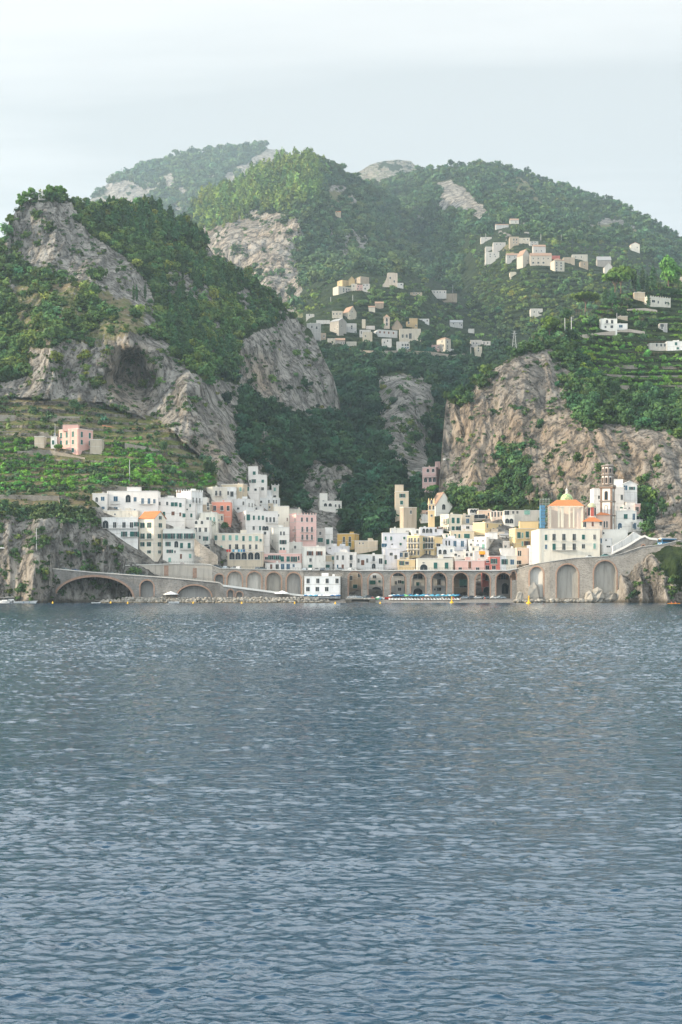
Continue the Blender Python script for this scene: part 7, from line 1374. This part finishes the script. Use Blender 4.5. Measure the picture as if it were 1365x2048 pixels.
for x, y in ((781, 556), (789, 563)): o = bpy.data.objects.new('window', me); o.location = ((x - 784) * kr_, 0, rz(y)); link(o, rt)
# white shrine statue on the western summit
q = L1.at(np.array([87.]), np.array([L1.ridge(np.array([87.]))[0] + 2]))[0]; sh = empty('shrine', (q[0], q[1] - 3, q[2] - 1)); tag(sh, 'small white statue on a plinth on the western summit', 'shrine'); m = MB(); m.box((-2.2, -2, -2), (2.2, 2, 1.6), plaster(GREY)); m.build('plinth', sh); m = MB(); m.lathe((0, 0, 1.6), [(.8, 0), (.55, 1.6), (.7, 2.6), (.3, 3.2), (.32, 3.6), (0, 3.9)], TRIM, 8); m.build('figure', sh)
# poles and the pylon
def pole(px, py0, py1, label, ld, arms=0, group=None, r=.11, name='utility_pole', cat='pole'):
    b = ld.at(np.array([px * 1.]), np.array([py1 * 1.]))[0]; k = b[1] / F; h = (py1 - py0) * k; o = empty(name, (b[0], b[1] - .5, b[2] - 1)); tag(o, label, cat, group); m = MB(); m.tube((0, 0, 0), (0, 0, h + 1), r * 1.3, r, ST, 6); m.build('post', o)
    if arms: m = MB(); [m.box((-.1, -.06, h + .8 - i * .9), (1.6, .06, h + .92 - i * .9), ST) for i in range(arms)]; m.build('crossarm', o)
pole(1130, 636, 672, 'grey mast with side arms above the eastern cliff, left of the pair', L3, 0, None, .22); pole(1143, 634, 671, 'grey mast with three cross arms above the eastern cliff, right of the pair', L3, 3, None, .25); pole(1086, 648, 668, 'short pole with cross arms at the rim of the eastern cliff', L3, 2, None, .18); pole(1234, 626, 670, 'thin pole in front of the cube villa', L3, 0, None, .15)
pole(260, 920, 957, 'tall pale pole standing in the vine terraces', L1, 0, None, .16); pole(74, 1056, 1098, 'white mast beside the greenhouse restaurant on the shore cliff', L1, 0, None, .14); pole(111, 848, 905, 'dark pole in front of the pink villa', L1, 0, None, .13)
for i, (px_, a_, b_, lb) in enumerate(((706, 590, 601, 'pole below the white and pink hamlet houses'), (662, 594, 607, 'pole on the grass slope left of the hamlet'), (906, 570, 586, 'pole left of the wooded valley road'), (832, 673, 692, 'pole beside the bright white village house'), (942, 694, 712, 'pole in front of the round fronted house'), (999, 694, 706, 'pole at the end of the valley wall'), (972, 467, 476, 'pole on the ridge near the peach houses'), (1082, 468, 480, 'pole above the ridge monastery'), (1123, 470, 482, 'pole on the slope right of the monastery'))): pole(px_, a_, b_, lb, M1 if i < 6 else M2, 0, None, .22)
b = M1.at(np.array([1026.]), np.array([706.]))[0]; py_ = empty('pylon', (b[0], b[1] - 12, b[2] - 1)); tag(py_, 'tapering steel lattice power pylon at the edge of the gorge', 'pylon'); hP = 42 * b[1] / F; m = MB()
for i in range(7):
    t0, t1 = i / 7, (i + 1) / 7; w0, w1 = 1.9 * (1 - t0) + .35, 1.9 * (1 - t1) + .35; z0, z1 = hP * t0, hP * t1
    for sx, sy in ((-1, -1), (1, -1), (1, 1), (-1, 1)): m.tube((sx * w0, sy * w0, z0), (sx * w1, sy * w1, z1), .13, .13, ST, 4); m.tube((sx * w0, sy * w0, z0), (-sy * w1 * (1 if sx == sy else 1), sx * w1, z1), .09, .09, ST, 4)
m.build('lattice', py_); m = MB()
for i, a in ((.98, 1.8), (.86, 2.6), (.74, 1.8)): m.box((-a, -.12, hP * i), (a, .12, hP * i + .22), ST)
m.build('crossarm', py_)
# greenhouse restaurant on the shore cliff
g = PV(53, 1106, 605.5); gh = empty('greenhouse', (g.x, 605.5, g.z - .4)); tag(gh, 'green framed glasshouse terrace with a curved roof on the shore cliff', 'greenhouse'); m = MB(); GP = flat('pale_glass', (.36, .48, .46), .2, .6)
m.box((-3.6, 0, 0), (3.6, 4, .4), STONE_D); m.box((-3.5, .1, .402), (3.5, 3.9, 1.9), GP); n = 10; arc = [(-3.5 + 7 * i / n, 1.9 + 1.3 * math.sin(math.pi * i / n)) for i in range(n + 1)]
for y in (.1, 3.9): m.poly([(x, y, z) for x, z in arc], GP)
m.build('wall', gh); m = MB()
for (a, b_), (c, d) in zip(arc[:-1], arc[1:]): m.poly([(a, -.1, b_ + .03), (c, -.1, d + .03), (c, 4.1, d + .03), (a, 4.1, b_ + .03)], plaster(ROSE))
m.build('roof', gh); m = MB()
for i in range(8): x = -3.5 + i; m.box((x - .06, .02, .41), (x + .06, .095, 1.9 + 1.3 * math.sin(math.pi * i / 7) * .98), GREEN)
m.box((-3.6, .0, 1.86), (3.6, .019, 1.98), GREEN); m.build('frame', gh)
g = PV(10, 1098, 604); pt = empty('awning', (g.x, 604, g.z)); tag(pt, 'low white tent roof on the shore cliff at the left edge', 'awning'); m = MB(); m.lathe((0, 0, .2), [(3.9, 0), (0, 1.3)], UW, 4); m.build('canopy', pt); m = MB(); [m.tube((x, y, -2), (x, y, .25), .07, .07, ST, 5) for x in (-2.6, 2.6) for y in (-2.4, 2.4)]; m.build('posts', pt)
g = PV(70, 1137, 604); v_ = empty('van', (g.x, 604, g.z - .3)); tag(v_, 'white van with a sloping windscreen at the left end of the lower road', 'van'); m = MB(); sec = [(-2.4, .35), (-2.4, 2.2), (.9, 2.25), (1.9, 1.2), (2.5, .95), (2.5, .35)]
for s in (-.95, .95): m.poly([(x, s, z) for x, z in sec], UW)
for (a, b_), (c, d) in zip(sec, sec[1:] + sec[:1]): m.poly([(a, -.95, b_), (a, .95, b_), (c, .95, d), (c, -.95, d)], UW)
m.build('body', v_); m = MB(); m.poly([(1.0, -.85, 2.17), (1.0, .85, 2.17), (1.86, .85, 1.28), (1.86, -.85, 1.28)], GLASS); m.build('window', v_)
for x in (-1.5, 1.6): m = MB(); m.tube((x, -.97, .35), (x, .97, .35), .35, .35, IRON, 10); m.build('wheel', v_)
# orange awning, laundry
a0, a1 = awn_house.location, (900 + 464 / 7.184); Ya = a0.y - 6; aw = empty('awning', ((a1 - CX) / F * Ya, Ya, Z_(980 + 920 / 7.184, Ya))); tag(aw, 'bright orange awning on the white terrace house', 'awning'); m = MB(); w_ = 44 / 7.184 * Ya / F; hA = 42 / 7.184 * Ya / F
m.poly([(-w_, -.9, 0), (w_, -.9, 0), (w_ * .95, .5, hA), (-w_ * .95, .5, hA)], UO); m.poly([(-w_, -.9, 0), (w_, -.9, 0), (w_, -.9, -.25), (-w_, -.9, -.25)], UO); m.build('canopy', aw); m = MB(); m.tube((-w_, -.88, 0), (-w_ * .95, .5, -.4), .03, .03, IRON, 5); m.tube((w_, -.88, 0), (w_ * .95, .5, -.4), .03, .03, IRON, 5); m.build('arms', aw)
g = PV(400 + 350 / 4.875, 920 + 885 / 4.875, 628); la = empty('laundry_line', g); tag(la, 'line of red and blue washing on the terrace above the niches', 'laundry'); m = MB(); m.tube((-5, 0, .6), (5, 0, .6), .02, .02, IRON, 4); m.build('line', la)
for i, (x, c_) in enumerate(((-3.6, UR), (-2.6, UR), (-1.0, UB), (.2, UW), (1.4, UB), (2.6, UB), (3.7, UD))): m = MB(); m.box((x - .42, -.03, -.5), (x + .42, .03, .59), c_); m.build('cloth', la)
# stone walls and stairs in the town and on the terraces
def wallrun(label, pts, mat, thick=.8, h=2.2, name='stone_wall', cat='stone wall'):
    """pts: (px, py top, Y)"""
    O = PV(*pts[0]); r = MB(); P_ = [PV(a, b, c) - O for a, b, c in pts]
    for a, b in zip(P_[:-1], P_[1:]):
        for d in (0, thick): r.poly([a + Vector((0, d, -h)), b + Vector((0, d, -h)), b + Vector((0, d, 0)), a + Vector((0, d, 0))], mat)
        r.poly([a, b, b + Vector((0, thick, 0)), a + Vector((0, thick, 0))], mat)
    for a in (P_[0], P_[-1]): r.poly([a, a + Vector((0, thick, 0)), a + Vector((0, thick, -h)), a + Vector((0, 0, -h))], mat)
    o = r.build(name); o.location = O; tag(o, label, cat)
def onland(ld, px, py, off=1.5): return float(ld.base_depth(np.array([px * 1.]), np.array([py * 1.]))[0]) - off
def lw(label, ld, pts, h, mat=None, off=2.5): wallrun(label, [(a, b, onland(ld, a, b + h * .5 * F / 750, off)) for a, b in pts], mat or STW, 1.0, h)
STW = stone('terrace_wall_stone', (.22, .20, .17), (.40, .37, .32), (.32, .29, .25), 1.3)
lw('long grey stone wall along the top of the shore cliff', L1, [(-20, 989), (60, 990), (118, 993), (120, 1008)], 6)
lw('upper stone terrace wall at the left edge', L1, [(-20, 829), (50, 831), (160, 833)], 5); lw('high pale wall right of the pink villa among the vines', L1, [(250, 886), (290, 893), (322, 900)], 6)
lw('stone wall left of the pink villa at mid height', L1, [(-20, 862), (60, 862), (104, 865)], 4); lw('curved stone wall under the pink villa', L1, [(35, 902), (100, 900), (170, 915)], 4); lw('low stone wall below the vines next to the white villa', L1, [(160, 968), (230, 970), (258, 975)], 5)
lw('red brick edged terrace wall under the cave', L1, [(205, 850), (240, 856), (290, 857)], 2.5, plaster((.50, .22, .15), dirt=.4, key='red_wall'))
lw('pale terrace wall on top of the crag in the ravine', L1, [(622, 921), (650, 919), (680, 922)], 4.5); lw('stone terrace wall above the small vineyard in the ravine', L1, [(540, 852), (600, 857), (670, 884)], 3)
lw('long road wall at the foot of the hill village', M1, [(820, 701), (870, 704), (905, 710), (930, 707)], 7, off=12); lw('pale wall beside the village road', M1, [(720, 700), (760, 702), (820, 700)], 5, off=12)
lw('garden wall in front of the cube villa', L3, [(1145, 672), (1200, 665), (1260, 658), (1290, 663)], 4.5, plaster((.50, .44, .38), dirt=.6, key='garden_wall')); lw('long pale terrace wall below the crenellated villa', L3, [(1255, 618), (1290, 616), (1315, 620)], 4, MATS['garden_wall']); lw('grey terrace wall above the round bushes, right', L3, [(1225, 729), (1290, 732), (1400, 731)], 2.5); lw('grey terrace wall crossing the right vineyards', L3, [(1200, 747), (1280, 752), (1400, 750)], 2.5); lw('lowest grey terrace wall above the scrub, right', L3, [(1220, 770), (1300, 772), (1400, 770)], 2.5)
lw('curving cliff path wall above the ivy, far right', L3, [(1303, 1008), (1325, 998), (1345, 985), (1370, 968), (1400, 950)], 2, MATS['garden_wall'], 4)
wallrun('stone stair wall with a steep slope beside the arched niches', [(389, 1076, 622), (400, 1086, 620), (418, 1098, 619), (436, 1112, 618)], STONE, 2, 12); wallrun('white stepped wall climbing to the church square', [(1226, 1092, 620), (1250, 1078, 622), (1268, 1064, 624), (1284, 1072, 624)], plaster(WHITE, dirt=.3), 1.5, 9, 'stair_wall', 'stair wall')
# pergolas
def pergola(px, py, wm, label, ld, n=7, Y=None, dm=3.0, h=2.3):
    Y = Y or onland(ld, px, py, 2); g = PV(px, py, Y); r = empty('pergola', g); tag(r, label, 'pergola'); m = MB()
    for i in range(n): x = -wm / 2 + wm * i / (n - 1); m.tube((x, 0, -1), (x, 0, h), .07, .07, BARK, 5); m.tube((x, dm, -1), (x, dm, h), .07, .07, BARK, 5); m.tube((x, -.2, h), (x, dm + .2, h), .05, .05, BARK, 4)
    m.build('posts', r); m = MB(); [m.tube((-wm / 2, y, h + .05), (wm / 2, y, h + .05), .05, .05, BARK, 4) for y in (0, dm * .5, dm)]; m.build('beams', r)
for a in ((60, 962, 30, 'long wooden vine pergola nearest the shore cliff wall', L1, 16), (95, 980, 36, 'lowest wooden pergola above the grey stone wall', L1, 20), (120, 946, 26, 'wooden vine pergola in the middle of the left terraces', L1, 14), (40, 945, 22, 'wooden vine pergola at the left edge of the terraces', L1, 12), (325, 968, 24, 'vine pergola on the slope above the white villa', L1, 12), (230, 948, 12, 'short vine pergola beside the rock above the white villa', L1, 8), (1330, 690, 30, 'vine pergola at the right edge above the bungalows', L3, 14), (1260, 712, 40, 'long vine pergola above the grey terrace wall, right', L3, 18), (1330, 742, 36, 'vine pergola between the right terrace walls', L3, 16), (1190, 626, 24, 'dark wooden pergola climbing below the pines', L3, 14), (1330, 765, 34, 'lowest vine pergola on the right terraces', L3, 16)): pergola(*a)

# ------------------------------------------------------------------ trees one can tell apart
TREE = {}
def tree_mesh(kind, v=0):
    k = (kind, v)
    if k in TREE: return TREE[k]
    n, sz = dict(pine=(520, .15), cypress=(520, .13), umbrella=(1700, .10), big=(2400, .11), round=(650, .11), bush=(420, .11))[kind]
    s = leaf_soup(crown_lobes(kind, 100 + v * 7 + len(kind)), n, sz, v + 3, up=.35 if kind in ('pine', 'umbrella') else .15); me = bpy.data.meshes.new('crown'); f = np.arange(len(s)).reshape(-1, 3)
    me.from_pydata([tuple(p) for p in s], [], [tuple(x) for x in f]); me.materials.append(FOLB if kind in ('umbrella', 'big') else FOLO); m = MB()
    if kind == 'umbrella':
        m.tube((0, 0, -.3), (.03, 0, .35), .055, .04, BARK, 7)
        for i in range(7): a = i * .9; m.tube((.03, 0, .33), (.42 * math.cos(a), .42 * math.sin(a), .88), .026, .012, BARK, 5)
    elif kind == 'pine': m.tube((0, 0, -.3), (0, 0, 1.7), .06, .015, BARK, 6); [m.tube((0, 0, .4 + i * .22), (.5 * math.cos(i * 2.2) * (1 - i * .12), .5 * math.sin(i * 2.2) * (1 - i * .12), .48 + i * .22), .02, .008, BARK, 4) for i in range(6)]
    elif kind == 'cypress': m.tube((0, 0, -.3), (0, 0, 3.0), .05, .01, BARK, 6)
    else:
        m.tube((0, 0, -.3), (0, 0, .6), .07, .05, BARK, 6); [m.tube((0, 0, .45), (.4 * math.cos(i * 1.3), .4 * math.sin(i * 1.3), 1.0), .03, .01, BARK, 5) for i in range(5)]
    TREE[k] = (me, m.mesh('trunk')); return TREE[k]
HGT = dict(pine=2.2, cypress=4.0, umbrella=1.15, big=2.05, round=1.45, bush=.85)
def tree(kind, px, pyb, pyt, wpx, ld, label, group=None, v=0, name=None, cat='tree', off=0.5):
    b = ld.at(np.array([px * 1.]), np.array([pyb * 1.]))[0]; k = b[1] / F; h = (pyb - pyt) * k; w = wpx * k / 2
    o = empty(name or {'pine': 'pine_tree', 'cypress': 'cypress_tree', 'umbrella': 'umbrella_pine', 'big': 'pine_tree', 'round': 'tree', 'bush': 'shrub'}[kind], (b[0], b[1] - off, b[2] - .3)); wr = dict(pine=.95, cypress=.5, umbrella=1.05, big=1.05, round=1.08, bush=1.05)[kind]
    o.scale = (w / wr, w / wr, h / HGT[kind]); o.rotation_euler = (0, 0, (px * 3.7 + v) % 6.28); tag(o, label, cat, group); cm, tm_ = tree_mesh(kind, v)
    link(bpy.data.objects.new('crown', cm), o); link(bpy.data.objects.new('trunk', tm_), o); return o
tree('umbrella', 1171, 615, 585, 56, L3, 'umbrella pine with a wide flat crown standing alone left of the cypresses', v=1)
tree('umbrella', 1230, 582, 546, 54, L3, 'lower umbrella pine in front of the pair above the olive grove', v=2); tree('umbrella', 1245, 580, 531, 52, L3, 'taller umbrella pine behind its lower neighbour', v=3, off=-6)
tree('round', 1133, 643, 617, 40, L3, 'dark round pine on the rim between the masts', v=1); tree('big', 1099, 672, 630, 52, L3, 'big bright green pine bush at the very rim of the eastern cliff', v=4)
tree('big', 1337, 574, 512, 54, L3, 'largest round pine on the skyline at the right edge', v=1); tree('big', 1352, 578, 535, 34, L3, 'smaller round pine beside the largest one', v=2)
for i, (px_, pb, pt_, w_, lb) in enumerate(((1211, 612, 572, 12, 'dark cypress left of the green conifer'), (1269, 578, 538, 14, 'cypress right of the umbrella pines'), (1285, 580, 533, 12, 'slim cypress between the pines, left of the thick one'), (1306, 582, 527, 16, 'thick tall cypress beside the largest pine'), (1297, 615, 587, 10, 'narrow cypress in front of the crenellated villa'), (1277, 590, 552, 9, 'short cypress in the dark group'), (1295, 585, 548, 10, 'cypress hidden in the dark group'))): tree('cypress', px_, pb, pt_, w_, L3, lb, v=i % 3)
tree('pine', 1225, 610, 573, 22, L3, 'bright green conifer beside the dark cypress', v=1)
for i, (px_, pb, pt_, w_, ld, k, lb) in enumerate((
    (1201, 652, 632, 30, L3, 'bush', 'grey green olive left of the cube villa'), (1182, 648, 628, 30, L3, 'bush', 'olive tree under the wooden pergola'), (1240, 632, 612, 36, L3, 'bush', 'olive tree just above the cube villa'), (1283, 655, 636, 36, L3, 'bush', 'large olive right of the low wing'), (1305, 650, 633, 34, L3, 'bush', 'olive beside the stone ruin'), (1330, 612, 600, 30, L3, 'bush', 'olive in front of the crenellated villa'), (1350, 590, 572, 34, L3, 'bush', 'olive on the upper right terrace'), (1320, 592, 574, 34, L3, 'bush', 'olive right of the thick cypress'), (1255, 612, 596, 32, L3, 'bush', 'olive below the green conifer'), (1160, 660, 640, 30, L3, 'bush', 'olive right of the masts'), (1125, 690, 668, 30, L3, 'bush', 'rounded shrub on the rim below the masts'),
    (1295, 786, 758, 34, L3, 'round', 'bright round tree on the lowest right terrace'), (1232, 790, 755, 26, L3, 'round', 'pale pinkish dry tree on the lower right terrace'), (1345, 800, 775, 44, L3, 'round', 'dark broad tree at the right edge below the terraces'), (1190, 812, 780, 36, L3, 'round', 'light green tree at the shoulder of the eastern cliff'), (1195, 760, 738, 34, L3, 'round', 'dark round tree left of the grey terrace walls'), (1168, 790, 770, 24, L3, 'bush', 'dark shrub on the cliff shoulder'), (1140, 775, 755, 26, L3, 'bush', 'dark shrub high on the eastern cliff face'),
    (983, 762, 740, 26, L3, 'round', 'round dark shrub on the western rim of the eastern cliff'), (938, 812, 775, 30, L3, 'round', 'dark shrub mass hanging at the left rim of the eastern cliff'), (1082, 700, 676, 24, L3, 'bush', 'dark shrub on the cliff edge below the short pole'), (1066, 690, 672, 24, L3, 'bush', 'round bush left of the short pole'),
    (1075, 1012, 966, 12, L3, 'cypress', 'dark cypress standing in front of the eastern cliff'), (1060, 1000, 958, 24, L3, 'round', 'dark tree on the cliff foot left of the cypress'), (1040, 985, 940, 26, L3, 'round', 'tall dark tree against the eastern cliff'), (1095, 1008, 986, 16, L3, 'bush', 'shrub behind the scaffolding'), (1120, 1000, 978, 16, L3, 'bush', 'shrub on the cliff foot behind the green dome'), (1000, 1003, 980, 36, L3, 'round', 'wide tree above the roofs of the right town'), (960, 1006, 985, 34, L3, 'round', 'wide dark tree right of the gabled church'), (903, 1014, 988, 30, L3, 'round', 'dark round tree beside the church gable'),
    (870, 998, 970, 30, M1, 'umbrella', 'umbrella pine above the gabled church'), (850, 1020, 990, 34, M1, 'round', 'dark tree left of the yellow belfry'), (832, 1046, 1010, 34, M1, 'round', 'big dark tree between stone house and chapel wing'), (800, 1005, 975, 24, M1, 'round', 'dark tree left of the beige tower house'), (740, 1080, 1062, 30, M1, 'round', 'dark tree right of the ochre yellow house'),
    (1323, 905 + 130, 985, 22, L3, 'round', 'dark green tree right of the white houses'), (1290, 1045, 1000, 26, L3, 'round', 'tall ivy covered tree at the right end of town'), (1300, 1068, 1030, 28, L3, 'round', 'bright green bush mass above the tunnel'), (1283, 1113, 1100, 14, L3, 'bush', 'round dark bush growing on the sea wall'), (1232, 1088, 1070, 20, L3, 'bush', 'green bush behind the little garden house'),
    (121, 850, 838, 14, L1, 'bush', 'bright green bush behind the pink villa'), (118, 905, 888, 18, L1, 'umbrella', 'small flat topped tree in front of the pink villa'), (200, 850, 835, 16, L1, 'bush', 'dark bush under the cave wall'), (150, 823, 795, 30, L1, 'round', 'dark round tree on the dry terraces'), (65, 826, 806, 26, L1, 'bush', 'dark bush on the upper left terrace wall'), (330, 906, 880, 20, L1, 'round', 'dark round tree at the end of the pale wall'), (415, 955, 915, 44, L1, 'round', 'large dark tree at the foot of the western cliff'), (345, 950, 930, 30, L1, 'round', 'green lemon tree on the vine slope'), (380, 965, 940, 30, L1, 'round', 'green tree above the crenellated house'),
    (10, 1016, 996, 20, L1, 'round', 'dark round bush on the shore cliff edge, far left'), (86, 1060, 1048, 16, L1, 'bush', 'bush in the middle of the shore cliff'), (70, 1090, 1070, 24, L1, 'round', 'bush behind the glasshouse'), (140, 1092, 1080, 12, L1, 'bush', 'green tuft high on the bare shore cliff'), (232, 1124, 1112, 13, L1, 'bush', 'round green tuft above the lower road'), (225, 1096, 1086, 11, L1, 'bush', 'green tuft below the loggia house'), (212, 1090, 1072, 13, L1, 'bush', 'ivy clump under the loggia arch'), (30, 1110, 1092, 22, L1, 'round', 'dark bush left of the glasshouse'), (75, 1145, 1132, 16, L1, 'bush', 'bush under the white van'))):
    if True: tree(k, px_, pb, pt_, w_, ld, lb, v=i % 4)
tree('round', 432, 1058, 1041, 20, L1, 'dark green tree on the terrace of the long cream house, left one', v=1, off=9); tree('round', 455, 1060, 1044, 22, L1, 'dark green tree on the terrace of the long cream house, right one', v=2, off=9)
for x in (1118, 1126, 1141, 1148, 1157, 1163, 1175, 1187, 1194, 1206, 1215, 1228, 1237, 1251, 1262, 1300, 1312, 1322, 1331, 1345, 1352):
    y = float(M2.ridge(np.array([x * 1.]))[0]) + 2; tree('round', x, y, y - 10 - (x * 7 % 5), 8 + x % 4, M2, 'round tree standing out on the skyline of the long eastern ridge', 'skyline trees of the eastern ridge', v=x % 4)
for x in (20, 42, 50, 62, 98, 108, 118, 128):
    y = float(L1.ridge(np.array([x * 1.]))[0]) + 3; tree('big', x, y, y - 22 - (x % 4) * 2, 24, L1, 'bushy pine on the rim of the western summit beside the white statue', 'summit pines beside the statue', v=x % 3)
# pines on the western massif, one by one
rp = random.Random(8); cnt = 0; PINES = [([(150, 405), (215, 418), (250, 398), (320, 412), (400, 462), (420, 492), (380, 500), (330, 480), (270, 480), (200, 450)], 80, (26, 34)), ([(320, 560), (380, 590), (400, 650), (470, 700), (470, 755), (420, 745), (370, 740), (330, 660)], 70, (30, 42)), ([(380, 500), (450, 540), (540, 590), (590, 650), (520, 650), (460, 620), (400, 600), (350, 540)], 46, (26, 34))]
for poly, n, (h0, h1) in PINES:
    c_ = 0; t_ = 0
    while c_ < n and t_ < 4000:
        t_ += 1; x, y = rp.uniform(150, 600), rp.uniform(395, 760)
        if y < L1.ridge(np.array([x]))[0] or not inpoly(np.array([x]), np.array([y]), poly)[0]: continue
        h = rp.uniform(h0, h1) * (.8 + .2 * rp.random()); tree('pine', x, y, y - h, h * rp.uniform(.62, .85), L1, 'dark green pine on the wooded slope of the western massif', 'pines of the western massif', v=rp.randint(0, 4)); c_ += 1
for i, (x, y) in enumerate(((268, 600), (274, 602), (291, 598), (356, 610), (330, 590), (362, 612), (366, 560))): tree('cypress', x, y, y - 34, 7, L1, 'thin dark cypress among the pines of the western massif', 'cypresses of the western massif', v=i % 3)
print('details', time.time() - T0)
# ------------------------------------------------------------------ haze: one closed box of even air round everything
hb = bpy.data.meshes.new('haze')
hx, hy0, hy1, hz0, hz1 = 4500, -1900, 5800, -13, 1450
hb.from_pydata([(x, y, z) for z in (hz0, hz1) for y in (hy0, hy1) for x in (-hx, hx)], [], [(0, 2, 3, 1), (4, 5, 7, 6), (0, 1, 5, 4), (2, 6, 7, 3), (0, 4, 6, 2), (1, 3, 7, 5)])
hm = bpy.data.materials.new('haze_air'); hm.use_nodes = True; hm.node_tree.nodes.clear()
ho_ = N(hm.node_tree, 'ShaderNodeOutputMaterial'); hv = N(hm.node_tree, 'ShaderNodeVolumePrincipled')
hv.inputs['Color'].default_value = (0.62, 0.83, 1.0, 1); hv.inputs['Density'].default_value = 0.000085; hv.inputs['Anisotropy'].default_value = 0.2
hm.node_tree.links.new(hv.outputs[0], ho_.inputs['Volume']); hb.materials.append(hm)
hz = link(bpy.data.objects.new('haze', hb)); stuff(hz, 'pale blue sea haze filling the air over the bay', 'haze')
print('script', time.time() - T0)
